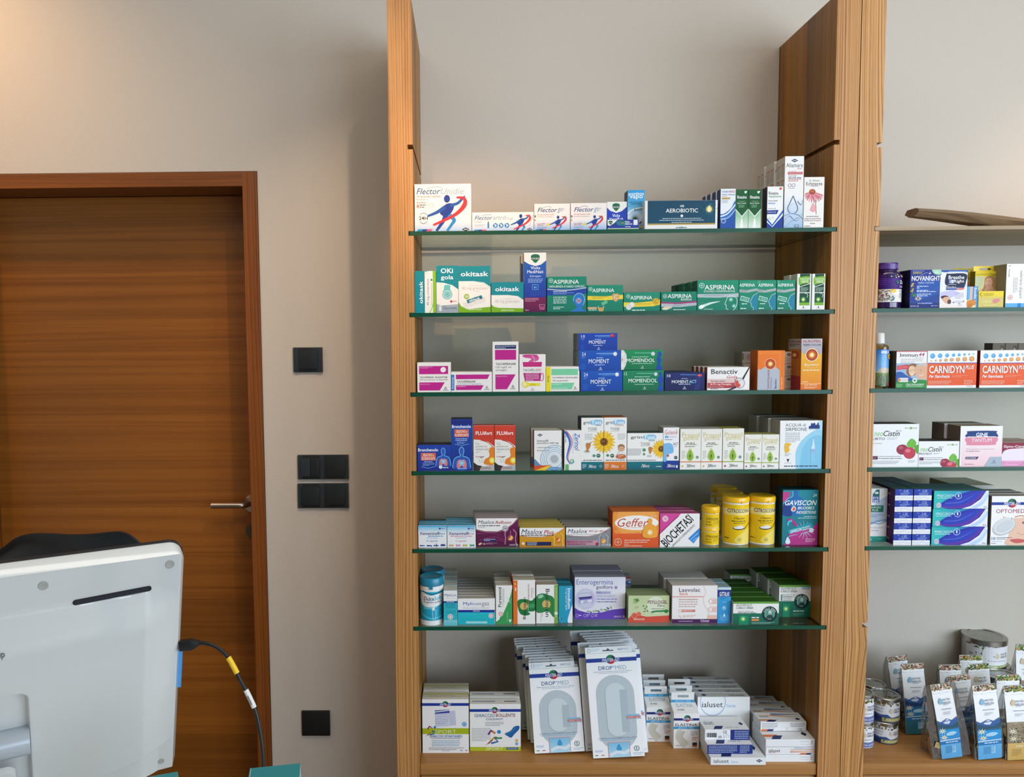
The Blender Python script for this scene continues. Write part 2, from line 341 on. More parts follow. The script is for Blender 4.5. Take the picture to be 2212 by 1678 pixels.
# switches and socket on the plaster
M_sw = plain('switch_plastic', '1b2124', .38, spec=.5)
M_sw2 = plain('switch_plastic_gloss', '2b343a', .3, spec=.5)
def switch(px0, px1, py0, py1, n, label, split=False, group=None):
    a, b = P(px0, py1, 0), P(px1, py0, 0); w = b.x - a.x; h = b.z - a.z; c = (a + b) / 2; c.y = 0
    t = empty('light_switch', c, 0, label, 'switch', group)
    bm = bmesh.new(); bx(bm, -w / 2, w / 2, -.007, -.0002, -h / 2, h / 2, 0, .0012)
    for i in range(n + 1):
        xx = -w / 2 + (w * i / n if n > 1 else w * i)
        s0, s1 = (xx, xx + w * .17 / n) if i == 0 else ((xx - w * .17 / n, xx) if i == n else (xx - w * .07, xx + w * .01))
        bx(bm, s0, s1, -.0078, -.0065, -h / 2, h / 2, 1, .0004)
    obj('switch_frame', bm, [M_sw, M_sw2], t, smooth=True)
    for i in range(n):
        cx_ = -w / 2 + w * (i + .5) / n; r = h * .37
        if split and i == 0:
            for sgn in (-1, 1):
                bm = bmesh.new(); bx(bm, cx_ + (-r if sgn < 0 else .0006), cx_ + (-.0006 if sgn < 0 else r), -.0115 - .001 * (sgn < 0), -.0066, -r, r, 0, .0012); obj('rocker', bm, M_sw2 if sgn < 0 else M_sw, t, smooth=True)
        else:
            bm = bmesh.new(); bx(bm, cx_ - r, cx_ + r, -.0115, -.0066, -r, r, 0, .0016); obj('rocker', bm, M_sw, t, smooth=True)
switch(635.5, 697, 750, 804, 1, 'single black square light switch, highest on the wall beside the door')
switch(645, 753.5, 981.5, 1034.5, 2, 'double black light switch with one split rocker, upper of the pair', True)
switch(645, 753.5, 1043, 1096.5, 2, 'double black light switch with two whole rockers, lower of the pair')
a, b = P(653.5, 1586.5, 0), P(713, 1533.5, 0)
t = empty('wall_plate', ((a.x + b.x) / 2, 0, (a.z + b.z) / 2), 0, 'square matt black blank wall plate, lowest on the wall beside the door', 'wall plate')
hw = (b.x - a.x) / 2; hh = (b.z - a.z) / 2
bm = bmesh.new(); bx(bm, -hw, hw, -.008, -.0002, -hh, hh, 0, .0015); obj('plate', bm, plain('matt_black', '0b0c0e', .55), t, smooth=True)
bm = bmesh.new(); disc_y(bm, 0, -hh * .4, -.0086, -.0078, .0018, 14); obj('screw', bm, M_sw2, t)
# ---------------------------------------------------------------- printed art
# Art is drawn in the coordinates of a close look at the photograph (ZM sets its origin and scale) and is then
# mapped onto the face of the pack it is printed on; all of it becomes part of that pack's own mesh.
Zx, Zy, Zs = 0., 0., 1.
def ZM(x, y, s):
    global Zx, Zy, Zs
    Zx, Zy, Zs = x, y, s
ART = []
def take():
    global ART
    a = ART; ART = []; return a
def _tri(pts):
    if len(pts) == 3: return [tuple(pts)]
    v = [Vector((p[0], p[1], 0)) for p in pts]
    out = []
    for t in tessellate_polygon([v]): out.append(tuple(pts[i] for i in t))
    return out
def Pg(pts, c): ART.append((_tri(pts), c, None))
def R(x0, y0, x1, y1, c, c2=None, h=0):
    "rectangle; c2 = second colour of a printed blend (h: across, else downwards)"
    q = [(x0, y0), (x1, y0), (x1, y1), (x0, y1)]
    ART.append(([(q[0], q[1], q[2]), (q[0], q[2], q[3])], c, (c2, (x0, x1) if h else (y0, y1), h) if c2 else None))
def E(x, y, rx, ry, c, n=22, rot=0.):
    k = math.cos(rot); s = math.sin(rot)
    p = [(x + rx * math.cos(a) * k - ry * math.sin(a) * s, y + rx * math.cos(a) * s + ry * math.sin(a) * k) for a in [2 * math.pi * i / n for i in range(n)]]
    ART.append(([(p[0], p[i], p[i + 1]) for i in range(1, n - 1)], c, None))
def C(x, y, r, c, n=20): E(x, y, r, r, c, n)
def S(pts, w, c, sm=1, w2=None, w3=None):
    "stroke along a smooth line; w2 / w3: width in the middle / at the end"
    p = catmull([Vector((a, b)) for a, b in pts], 7) if sm and len(pts) > 2 else [Vector(q) for q in pts]
    n = len(p); L_, R_ = [], []
    for i, q in enumerate(p):
        t = p[min(i + 1, n - 1)] - p[max(i - 1, 0)]; t = t.normalized() if t.length else Vector((1, 0)); m = Vector((-t.y, t.x))
        f = i / (n - 1); ww = w
        if w2 is not None: e_ = w if w3 is None else w3; ww = w + (w2 - w) * f * 2 if f < .5 else w2 + (e_ - w2) * (f * 2 - 1)
        L_.append(q + m * ww / 2); R_.append(q - m * ww / 2)
    tr = []
    for i in range(n - 1):
        a, b, c_, d = [tuple(v) for v in (L_[i], L_[i + 1], R_[i + 1], R_[i])]; tr += [(a, b, c_), (a, c_, d)]
    ART.append((tr, c, None))
def O(x, y, r, w, c, n=24): S([(x + r * math.cos(2 * math.pi * i / n), y + r * math.sin(2 * math.pi * i / n)) for i in range(n + 1)], w, c, 0)
def B(pts, c):
    "smooth closed shape"
    n = len(pts); q = catmull([Vector(pts[i % n]) for i in range(-1, n + 2)], 4); Pg([tuple(v) for v in q[4:-5 + 1]], c)
_tc = {}
def _glyphs(s, b, i):
    k = (s, b, i)
    if k in _tc: return _tc[k]
    cu = bpy.data.curves.new('lettering', 'FONT'); cu.body = s; cu.resolution_u = 2; cu.offset = b; cu.shear = i
    o = bpy.data.objects.new('lettering', cu); me = bpy.data.meshes.new_from_object(o)
    v = [(p.co.x, p.co.y) for p in me.vertices]; t = [tuple(p.vertices) for p in me.polygons]
    bpy.data.objects.remove(o); bpy.data.curves.remove(cu); bpy.data.meshes.remove(me)
    xs = [p[0] for p in v] or [0, 1]; ys = [p[1] for p in v] or [0, 1]
    _tc[k] = (v, t, min(xs), max(xs), min(ys), max(ys)); return _tc[k]
def T(s, x0, y0, x1, y1, c, b=0, i=0, rot=0, ang=0.):
    "lettering fitted to a box; rot 1: reads upwards, -1: reads downwards; ang: slant of the whole line in degrees"
    v, t, a, b_, d, e = _glyphs(s, (0, .009, .014)[min(b, 2)] * (0 if 'M' in s else 1), .3 if i else 0.)
    def m(p):
        u = (p[0] - a) / (b_ - a); w = (p[1] - d) / (e - d)
        if rot == 1: return (x0 + w * 0 + (1 - w) * (x1 - x0), y1 - u * (y1 - y0))
        if rot == -1: return (x0 + w * (x1 - x0), y0 + u * (y1 - y0))
        x, y = x0 + u * (x1 - x0), y1 - w * (y1 - y0)
        if ang:
            cx_, cy_ = (x0 + x1) / 2, (y0 + y1) / 2; k, s_ = math.cos(math.radians(ang)), math.sin(math.radians(ang)); dx, dy = x - cx_, y - cy_
            x, y = cx_ + dx * k + dy * s_, cy_ - dx * s_ + dy * k
        return (x, y)
    w = [m(p) for p in v]
    if rot == 1: w = [(x0 + ((x1 - q[0])), q[1]) if False else q for q in w]
    ART.append(([(w[q[0]], w[q[1]], w[q[2]]) for q in t], c, None))
def L(x0, y0, x1, y1, n, c, rot=0, full=0):
    "lines of print too small to read"
    tr = []; sp = (y1 - y0) / max(n - .5, .5) if not rot else (x1 - x0) / max(n - .5, .5); h = sp * .36
    for k in range(n):
        a0, a1 = (x0, x1) if not rot else (y0, y1); p = a0; end = a1 if k < n - 1 or n == 1 else a0 + (a1 - a0) * random.uniform(.5, 1)
        while p < end:
            wl = min(random.uniform(1.6, 5) * h, end - p); q0, q1 = (y0, x0)[rot] + sp * k, (y0, x0)[rot] + sp * k + h
            if not rot: a, b, c_, d = (p, q0), (p + wl, q0), (p + wl, q1), (p, q1)
            else: a, b, c_, d = (q0, p), (q0, p + wl), (q1, p + wl), (q1, p)
            tr += [(a, b, c_), (a, c_, d)]; p += wl + h * .7
    ART.append((tr, c, None))
def _clip(tri, ax, lim, keep_less):
    out = []; n = len(tri)
    for i in range(n):
        a, b = tri[i], tri[(i + 1) % n]; ina = (a[ax] <= lim) if keep_less else (a[ax] >= lim); inb = (b[ax] <= lim) if keep_less else (b[ax] >= lim)
        if ina: out.append(a)
        if ina != inb:
            t = (lim - a[ax]) / (b[ax] - a[ax]); p = [a[0] + (b[0] - a[0]) * t, a[1] + (b[1] - a[1]) * t]; p[ax] = lim; out.append(tuple(p))
    return out
_lc = {}
def colr(c):
    if c not in _lc: _lc[c] = lin(c)
    return _lc[c]
def put_art(bm, lay, art, ref, fmap, strips=None, mi=0, step=2.6e-5, off=9e-5):
    "art (in its own coordinates, ref = (x0, y0, x1, y1)) -> mesh faces through fmap(u, v, height)"
    x0, y0, x1, y1 = ref; iw, ih = 1 / (x1 - x0), 1 / (y1 - y0)
    step = min(step, .0012 / max(len(art), 1))
    for k, (tris, c, grad) in enumerate(art):
        h = off + step * k; cc = colr(c)
        if grad: c2 = colr(grad[0]); g0, g1 = grad[1]; gh = grad[2]
        for t in tris:
            q = [((p[0] - x0) * iw, (p[1] - y0) * ih) for p in t]
            us = [p[0] for p in q]; vs = [p[1] for p in q]
            if max(us) < 0 or min(us) > 1 or max(vs) < 0 or min(vs) > 1: continue
            if min(us) < 0: q = _clip(q, 0, 0, False)
            if max(us) > 1 and len(q) > 2: q = _clip(q, 0, 1, True)
            if min(vs) < 0 and len(q) > 2: q = _clip(q, 1, 0, False)
            if max(vs) > 1 and len(q) > 2: q = _clip(q, 1, 1, True)
            if len(q) < 3: continue
            ps = [q]
            if strips:
                ps = []; a, b = min(p[0] for p in q), max(p[0] for p in q)
                for s0, s1 in zip(strips, strips[1:]):
                    if s1 <= a or s0 >= b: continue
                    r = q
                    if s0 > a: r = _clip(r, 0, s0, False)
                    if s1 < b and len(r) > 2: r = _clip(r, 0, s1, True)
                    if len(r) > 2: ps.append(r)
            for r in ps:
                try: f = bm.faces.new([bm.verts.new(fmap(p[0], p[1], h)) for p in r])
                except ValueError: continue
                f.material_index = mi
                for lp, p in zip(f.loops, r):
                    if grad:
                        w = (p[0] / iw + x0 - g0) / (g1 - g0) if gh else (p[1] / ih + y0 - g0) / (g1 - g0); w = max(0, min(1, w))
                        lp[lay] = tuple(cc[j] * (1 - w) + c2[j] * w for j in range(3)) + (1,)
                    else: lp[lay] = cc
M_card = card(); M_gloss = card('printed_film', .22, .35)
CUR = dict(z=SH[0], back=.006, Y=None)
def shelf(z, setback=.006, auto=False): CUR.update(z=z, set=setback, auto=auto)
def frontY(x, y):
    "depth of a pack's front: from where its lower front edge meets the shelf, or the usual setback"
    if CUR['auto']: return PZ(x, y, CUR['z']).y
    return -DEP + CUR['set']
ORD = ['first', 'second', 'third', 'fourth', 'fifth', 'sixth', 'seventh', 'eighth', 'ninth', 'tenth', 'eleventh', 'twelfth']
def carton(label, x0, y0, x1, y1, depth, base='f4f2ee', side=None, top=None, ref=None, art=None, cat='box', name='medicine_box', group=None, rows=1, back=None,
           Y=None, z=None, rz=0., gap=.0008, dx=0., top_art=None, side_art=None, mat=None, tab=None, mi_front=None, lean=0., z1=None, left_art=None, dzs=0.):
    """a folding carton, front face from its pixels (current close look), depth in metres; ref: art frame if it differs.
    rows > 1: copies stand one behind the other. top_art / left_art: (art, ref) printed on the lid / left side"""
    X0, Y0, X1, Y1 = Zx + x0 / Zs, Zy + y0 / Zs, Zx + x1 / Zs, Zy + y1 / Zs
    zb = CUR['z'] if z is None else z
    yf = Y if Y is not None else (PZ((X0 + X1) / 2, Y1, zb).y if CUR['auto'] else -DEP + CUR['set'])
    xm = (X0 + X1) / 2; ym = (Y0 + Y1) / 2
    a = P(X0, ym, yf).x + .0003; b = P(X1, ym, yf).x - .0003; zt = P(xm, Y0, yf).z if z1 is None else z1
    for lim in (XL, XR, X2):                       # packs stay between the uprights
        if a < lim < b: a, b = (lim + .0007, b) if (a + b) / 2 > lim else (a, lim - .0007)
    w, h = b - a, zt - zb - .0002
    art = take() if art is None else art; ref = ref or (x0, y0, x1, y1)
    bm = bmesh.new(); lay = bm.loops.layers.float_color.new('print')
    side = side or base; top = top or base  # many darker side colours have the flank's shade put into the card colour
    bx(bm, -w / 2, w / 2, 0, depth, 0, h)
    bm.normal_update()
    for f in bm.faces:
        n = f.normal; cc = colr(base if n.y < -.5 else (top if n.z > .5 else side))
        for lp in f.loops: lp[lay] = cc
    # rounded card edges, and the slit of the tuck flap on the lid
    bmesh.ops.bevel(bm, geom=bm.edges[:], offset=.0005, segments=1, affect='EDGES')
    put_art(bm, lay, art, ref, lambda u, v, q: (-w / 2 + u * w, -q, h * (1 - v)))
    if top_art: put_art(bm, lay, top_art[0], top_art[1], lambda u, v, q: (-w / 2 + u * w, depth * (1 - v), h + q))
    else:
        sl = [([((.02, .93), (.98, .93), (.98, .945)), ((.02, .93), (.98, .945), (.02, .945))], 'b9b4ac', None)] if depth > .012 else []
        put_art(bm, lay, sl, (0, 0, 1, 1), lambda u, v, q: (-w / 2 + u * w, depth * (1 - v), h + q))
    if left_art: put_art(bm, lay, left_art[0], left_art[1], lambda u, v, q: (-w / 2 - q, depth * (1 - u), h * (1 - v)))
    o = obj(name, bm, mat or M_card)
    tag(o, label, cat, group)
    zoff = zb + .0001
    o.location = ((a + b) / 2, yf, zoff); o.rotation_euler = (lean, 0, rz)
    made = [o]
    for k in range(1, rows):
        c = o.copy(); COL.objects.link(c); step = (depth + gap) * k
        c.location = ((a + b) / 2 + dx * k + random.uniform(-.0006, .0006), yf + step, zoff + dzs * k); c.rotation_euler = (lean, 0, rz + random.uniform(-.004, .004))
        c['label'] = (back or label) .replace('#', ORD[k]) ; made.append(c)
        if group: c['group'] = group
    return made
def turned(o, ang, pivot='l'):
    "turn a pack a little on its shelf about one front corner"
    w = o.dimensions.x / 2 if o.dimensions.x else 0
    o.rotation_euler[2] = ang
def flector_man(x, y, s, far=True):
    "running figure with a red ribbon, s = height of the printed figure"
    q = lambda pts: [(x + a * s, y + b * s) for a, b in pts]
    B(q([(.28, .52), (.33, .40), (.45, .24), (.62, .20), (.72, .24), (.70, .38), (.62, .52), (.56, .62), (.42, .62)]), '1b3c8f')
    S(q([(.60, .27), (.84, .20), (1.0, .04), (1.07, -.02)]), .10 * s, '1f5aa6', 1, .08 * s, .035 * s)
    S(q([(.44, .32), (.18, .48), (-.12, .60)]), .13 * s, '1f5aa6', 1, .10 * s, .06 * s)
    S(q([(.46, .56), (.36, .78), (.16, 1.06)]), .15 * s, '1a3f92', 1, .11 * s, .07 * s)
    S(q([(.56, .56), (.72, .72), (.66, .84), (.50, 1.06)]), .14 * s, '2a86c4', 1, .10 * s, .07 * s)
    E(x + .50 * s, y + .06 * s, .095 * s, .12 * s, '1b3c8f')
    S(q([(.80, .02), (1.04, .06), (1.04, .28), (.72, .58), (.06, .88)]), .05 * s, 'e8363c', 1, .14 * s, .06 * s)
def bayer(x, y, r, c='ffffff'):
    O(x, y, r, r * .14, c, 16); S([(x - r * .7, y), (x + r * .7, y)], r * .14, c, 0); S([(x, y - r * .7), (x, y + r * .7)], r * .14, c, 0)
def cylinder_pack(name, parent, X, Yc, z0, r, h, art, ref, base, mat, seg=40, prof=None, half=1.0, side=None):
    "a round body with art printed round its front; ref spans the silhouette width"
    bm = bmesh.new(); lay = bm.loops.layers.float_color.new('print')
    lathe(bm, prof or [(r, 0), (r, h)], seg, (X, Yc, z0)); cc = colr(base)
    for f in bm.faces:
        f.smooth = True
        for lp in f.loops: lp[lay] = cc
    def fm(u, v, q):
        s = max(-.995, min(.995, u * 2 - 1)); p = math.asin(s); return (X + (r + q) * math.sin(p), Yc - (r + q) * math.cos(p), z0 + h * (1 - v))
    st = [.5 + .5 * math.sin(math.radians(a)) for a in range(-84, 85, 8)]
    put_art(bm, lay, art, ref, fm, strips=[0.003] + st + [.997], off=2.5e-4)
    me_o = obj(name, bm, mat, parent)
    me_o.data.set_sharp_from_angle(angle=math.radians(40))
    return me_o
# ================================================================ first (topmost) glass shelf
G1 = 'packs on the topmost glass shelf'
def flector_head(w1, w2, x0, y0, x1, y1, split, c1='2f5f8f', c2='8fa9bd'):
    T(w1, x0, y0, split, y1, c1, 1, 1)
    if w2: T(w2, split + 2, y0 + (0 if w2[0].isupper() else (y1 - y0) * .12), x1, y1 + (0 if w2[0] != 'g' else (y1 - y0) * .22), c2, 1 if w2[0].isupper() else 0, 1)
    S([(x0 + (x1 - x0) * .22, y0 + 4), (x0 + (x1 - x0) * .36, y0 - 9), (x0 + (x1 - x0) * .5, y0 - 8), (x0 + (x1 - x0) * .53, y0 + 3)], 2.5, '1c4d80')
def iba(x, y, w=30, c='20242c'):
    Pg([(x - w, y), (x, y - w * .5), (x + w, y), (x, y + w * .5)], c); T('IBSA', x - w * .5, y - w * .16, x + w * .5, y + w * .16, 'ffffff', 1, 1)
def flector_floor(x0, x1, y0, y1):
    for i, (a, c) in enumerate(((0, '1e88b8'), (.3, '1c3f8d'), (.55, 'e35878'))): Pg([(x0 + (x1 - x0) * a, y1), (x0 + (x1 - x0) * (a + .12), y0), (x0 + (x1 - x0) * (a + .42), y0), (x0 + (x1 - x0) * (a + .28), y1)], c)
ZM(820, 320, 3.8138); shelf(SH[0])
R(287, 560, 755, 690, 'fbf3e8', '9fc4e4'); flector_head('Flector', 'Unidie', 303, 328, 693, 378, 503, '2f5f8f', 'a3b6c6'); O(708, 340, 7, 1.5, '8fa9bd')
T('14 mg cerotto medicato', 304, 389, 505, 405, '8a3b34', 1); T('Piroxicam', 304, 412, 380, 426, '9a8a86'); L(304, 444, 380, 452, 1, 'c9605a'); T('8', 305, 461, 325, 489, 'd23a30', 1); L(331, 462, 384, 488, 2, '5c2e2c')
S([(402, 462), (440, 450), (452, 478), (415, 491), (402, 462)], 2, '9c948e', 0); S([(428, 455), (434, 470), (450, 468)], 2, '9c948e', 0)
S([(330, 545), (360, 530), (392, 545)], 3, '222222'); S([(330, 602), (360, 619), (392, 600)], 3, '222222'); T('24H', 323, 559, 396, 587, '1c1c1c', 1)
flector_man(425, 420 - 20, 262); flector_floor(300, 440, 664, 686); iba(709, 668)
carton('large cream carton with a 24H mark and a blue man waving a red ribbon', 287, 294, 755, 683, .06, 'fbf3e8', group=None)
ART.clear()
R(762, 610, 1270, 690, 'faf2ea', '9cc3e6'); flector_head('Flector', 'artro', 782, 555, 1040, 590, 930); O(1040, 562, 5, 1.3, '5b7a9c'); T('1% gel', 1046, 570, 1100, 596, '9aa5b0', 0, 1)
T('DICLOFENAC', 781, 603, 846, 612, 'a85048'); L(781, 628, 872, 642, 2, '9aa0a8'); R(888, 615, 902, 658, '2089b4'); R(891, 603, 899, 615, '2a4c86')
for i in range(3):
    C(953 + 48 * i, 637, 20, '2f86bd'); S([(942 + 48 * i, 625), (955 + 48 * i, 637), (947 + 48 * i, 650)], 6, 'eef4f8'); S([(958 + 48 * i, 628), (962 + 48 * i, 645)], 4, 'eef4f8')
flector_man(1098, 553, 132); flector_floor(770, 885, 671, 686); iba(1237, 671, 22)
for i in range(7): C(1225 + (i * 37 % 42), 545 + i * 15, 4, 'd9c9d0')
carton('low wide cream carton with a ribbon man and three round blue icons', 762, 527, 1271, 682, .05, 'faf2ea', top='efe2cf')
for x, lab in ((1273, 'small cream carton with ribbon man, beside the low wide one with round icons'), (1574, 'small cream carton with ribbon man, beside the green-shield pack')):
    o = x - 1273; y = -4 if o else 0
    R(x, 590 + y, x + 298, 684, 'fbf1ea', '8fbbe6'); flector_head('Flector', 'go', x + 27, 490 + y, x + 237, 528 + y, x + 190, '2b4f86', '7b98b8'); O(x + 247, 502 + y, 5, 1.3, '5b7a9c')
    T('25 mg capsule molli', x + 26, 543 + y, x + 160, 556 + y, 'd76a5c', 1); T('Diclofenac epolamina', x + 26, 561 + y, x + 155, 573 + y, 'c49b93'); T('20', x + 25, 623 + y, x + 53, 642 + y, 'd8403a', 1); L(x + 58, 622 + y, x + 92, 642 + y, 2, '8c4a50'); E(x + 115, 633 + y, 16, 10, 'ecd24a')
    L(x + 26, 652 + y, x + 110, 664 + y, 2, '5d7898'); flector_man(x + 142, 565 + y, 112); flector_floor(x + 5, x + 110, 670, 684)
    S([(x + 4, 556), (x + 12, 560), (x + 6, 570)], 7, '1c1c1c', 0); S([(x + 4, 592), (x + 10, 596)], 8, '1c1c1c', 0)
    carton(lab, x, 457 if not o else 451, x + 297, 681 if not o else 678, .045, 'fbf1ea', top='f0e4d6', group='small cream ribbon-man cartons')
def vicks(x, y, w, h):
    B([(x - w / 2, y - h * .32), (x, y - h * .5), (x + w / 2, y - h * .32), (x + w * .38, y + h * .15), (x, y + h * .5), (x - w * .38, y + h * .15)], '1f6e4a'); R(x - w * .48, y - h * .12, x + w * .48, y + h * .14, '17543a'); T('VICKS', x - w * .42, y - h * .09, x + w * .42, y + h * .10, 'ffffff', 1)
R(1872, 441, 2037, 590, '2a3fae', '2148b4'); Pg([(1872, 441), (2037, 441), (2037, 480), (1995, 515), (1950, 528), (1900, 512), (1872, 486)], 'f2efe8'); vicks(1948, 483, 60, 62)
T('Vicks', 1916, 537, 1980, 561, 'ffffff', 1); T('VapoRub', 1889, 565, 2008, 592, 'ffffff', 1); R(1872, 600, 2037, 672, '2148b4')
carton('white-over-blue carton with green shield emblem, behind a low blue carton', 1872, 441, 2037, 672, .03, 'f2efe8', side='d8dce4', Y=-DEP + .032)
R(1877, 588, 2135, 672, '2b3a9c', '1f3f96'); Pg([(1877, 588), (1960, 588), (1935, 615), (1895, 640), (1877, 632)], 'f2efe8'); vicks(1902, 613, 34, 34); vicks(1998, 616, 34, 34); B([(1957, 600), (2040, 600), (2040, 634), (1962, 634)], '2c7c92'); vicks(1998, 616, 34, 34)
T('Vicks', 2050 - 27, 599, 2062, 614, 'ffffff', 1); T('Inalante', 2023, 616, 2082, 631, 'ffffff', 1); R(2092, 590, 2126, 634, 'e9edf2'); L(2024, 646, 2070, 652, 1, 'ffffff'); R(1877, 660, 2135, 664, 'f2efe8'); R(1877, 664, 2135, 672, '5aa35a')
carton('low dark blue carton with two green shields, in front of the shield carton', 1877, 587, 2135, 672, .022, '2b3a9c')
R(2041, 345, 2183, 470, '2a9ad8', '59b4e4'); R(2041, 470, 2183, 560, '59b4e4', 'd6e8f0'); R(2041, 560, 2183, 664, 'd6e8f0', '2f78c0')
T('pumilene', 2050, 361, 2177, 390, 'ffffff', 1); T('vapo', 2058, 385, 2168, 420, 'ffffff', 1); T('ESSENZE BALSAMICHE', 2054, 434, 2170, 443, '1c3f6c', 1); L(2070, 449, 2150, 455, 1, '1c3f6c'); S([(2041, 530), (2090, 495), (2180, 478)], 9, 'f4f8fa'); T('Balsamic', 2095, 482, 2168, 503, '456a4c', 1, 1, 0, 8)
for a in range(-70, 80, 16): S([(2105, 575), (2105 + 45 * math.sin(math.radians(a)), 575 - 50 * math.cos(math.radians(a)))], 7, ('2c4c2a', '3d6b34')[a % 32 == 0], 0, 5, 1)
S([(2140, 605), (2160, 590)], 10, '4a3a26', 0); R(2136, 625, 2168, 638, 'e9d23c')
carton('tall narrow sky-blue carton with dark fir sprigs on its front', 2041, 345, 2183, 662, .04, '2a9ad8', side='3a4a5c', Y=-DEP + .032)
ZM(1360, 320, 3.8807)
R(150, 438, 720, 628, '0d4560', '0f4a66'); R(150, 628, 720, 640, 'b79a4a'); T('GSE', 423, 476, 456, 492, 'ffffff', 2); T('AEROBIOTIC', 303, 505, 573, 538, 'f4f4f0', 1); C(438, 566, 11, 'f4f4f0'); L(275, 585, 600, 592, 1, 'c8d6dc'); L(250, 600, 625, 607, 1, 'c8d6dc'); L(352, 617, 522, 624, 1, 'c8d6dc')
C(668, 512, 27, 'c9b23c'); C(668, 512, 20, 'e8d87a'); B([(664, 485), (672, 485), (679, 530), (657, 530)], 'f4f0d8'); 
for i in range(46): a = random.uniform(0, 6.28); r = random.uniform(30, 48 + 12 * (i % 3)); C(668 + r * math.cos(a), 515 + r * math.sin(a) * 1.05, 2.2, '4f93a0')
O(668, 512, 34, 3, '3f8a94')
for i in range(24): C(640 + (i * 29 % 60), 560 + (i * 17 % 60), 2.5, '2c7084')
T('10', 425, 655, 446, 668, '2c6f8a', 1); L(390, 660, 480, 668, 1, '2c6f8a')
carton('wide petrol-blue carton with white margins and a glowing yellow drop ring', 126, 437, 738, 676, .035, 'efeeea', side='e6e4de')
def narhi(): pass
R(736, 340, 888, 668, 'e9edf2')
B([(736, 560), (790, 545), (850, 500), (888, 440), (900, 600), (900, 700), (736, 700)], '3a78c4'); B([(736, 600), (800, 600), (860, 560), (888, 520), (900, 700), (736, 700)], '2354a8'); S([(750, 570), (820, 545), (888, 470)], 9, 'ffffff'); S([(760, 590), (830, 575), (888, 510)], 5, 'c8daf0')
O(788, 604, 19, 2.5, 'e8eef4'); O(788, 604, 13, 2, 'b8c8dc'); T('NARHI', 775, 355, 842, 372, '6c86b4', 1); T('MED', 842, 355, 884, 372, 'd0444c', 1); T('naso chiuso', 772, 378, 884, 394, '5470a4'); L(774, 402, 812, 408, 1, 'c89c30'); R(772, 412, 842, 426, 'b89a54'); L(772, 434, 822, 456, 3, '9ca8b8')
o = carton('white carton with a sweeping blue wave, in front of three of its kind', 761, 340, 888, 668, .028, 'e9edf2', side='1f3a70', rows=4, dx=-.0032, gap=.001, group='white and blue wave cartons', back='white carton with a blue wave, # in its row from the front')
for x, lab in ((888, 'narrow dark-green spray carton with pale spike, against the blue wave carton'), (996, 'narrow dark-green spray carton with pale spike, against a navy box flank')):
    R(x, 346, x + 107, 668, '0e5a2c', '0e5228'); Pg([(x, 505), (x + 53, 565), (x + 107, 505), (x + 107, 668), (x, 668)], '9cc8a4'); ART.append((_tri([(x, 560), (x + 107, 560), (x + 107, 668), (x, 668)]), '9cc8a4', ('e2efe0', (560, 668), 0))); Pg([(x, 505), (x + 53, 565), (x + 107, 505), (x + 107, 512), (x + 53, 574), (x, 512)], 'f4f8f2'); Pg([(x + 34, 668), (x + 46, 600), (x + 53, 575), (x + 60, 600), (x + 70, 668)], 'f4f8f2')
    T('Rinazina', x + 12, 396, x + 92, 421, 'ffffff', 1); L(x + 25, 442, x + 80, 447, 1, '9cc8a4'); T('Spray Nasale', x + 12, 454, x + 90, 466, 'ffffff', 1); L(x + 25, 474, x + 75, 494, 2, '9cc8a4'); B([(x + 72, 362), (x + 95, 360), (x + 86, 378), (x + 76, 376)], 'e8f0e8')
    carton(lab, x, 346, x + 107, 668, .03, '0e5a2c', side='e8ece6' if x == 888 else '14264c', group='narrow green spray cartons')
R(1152, 321, 1287, 664, 'f3f3f2'); Pg([(1148, 600), (1195, 640), (1287, 510), (1287, 664), (1148, 664)], '1b3f9c'); Pg([(1148, 560), (1198, 620), (1287, 500), (1287, 560), (1200, 655), (1148, 612)], 'f6f8fb'); Pg([(1148, 575), (1198, 632), (1287, 512), (1287, 540), (1198, 650), (1148, 598)], '3f6cc4'); Pg([(1148, 517), (1250, 514), (1236, 548), (1148, 548)], '1c3a94')
T('Rinazina', 1163, 362, 1244, 388, '20242c', 1); T('Aquamarina', 1163, 392, 1271, 416, '4f9a5c', 1); T('Spray Nasale', 1162, 432, 1240, 446, '2c3038', 1); R(1160, 453, 1222, 466, 'c7d3e8'); T('IPERTONICO', 1163, 455, 1218, 464, '24489c', 1); T('Congestione nasale', 1152, 526, 1228, 537, 'ffffff', 1); L(1160, 500, 1226, 506, 1, '8a909a'); B([(1252, 333), (1276, 330), (1266, 350), (1257, 346)], 'e0582c'); S([(1178, 572), (1168, 585), (1190, 592)], 3, '5a9a4c'); S([(1198, 570), (1206, 585)], 3, '5a9a4c')
carton('white carton with a large blue tick, foot of the tall water-drop carton', 1152, 321, 1287, 664, .032, 'f3f3f2', side='141c34')
R(1297, 67, 1457, 662, 'f1f0ee'); R(1297, 400, 1457, 660, 'eef0f2', '9fc0e0'); iba(1378, 103, 30, '1c2650'); T('Aliamare', 1307, 124, 1449, 158, '3f4454'); T('iper', 1402, 160, 1446, 178, 'c8384c', 0, 1); L(1330, 189, 1396, 195, 1, 'c09890'); R(1322, 198, 1448, 217, 'c43440'); T('soluzione ipertonica', 1328, 203, 1442, 213, 'ffffff', 1); T('Spray nasale', 1328, 224, 1396, 236, '4c5058', 1); L(1328, 241, 1440, 252, 1, '8c8c94'); L(1328, 254, 1436, 262, 1, 'c05058'); L(1328, 268, 1410, 276, 1, 'c05058'); O(1340, 307, 13, 3, '8c4c94'); O(1373, 307, 13, 3, '8c4c94'); L(1330, 330, 1384, 335, 1, '9c8ca4')
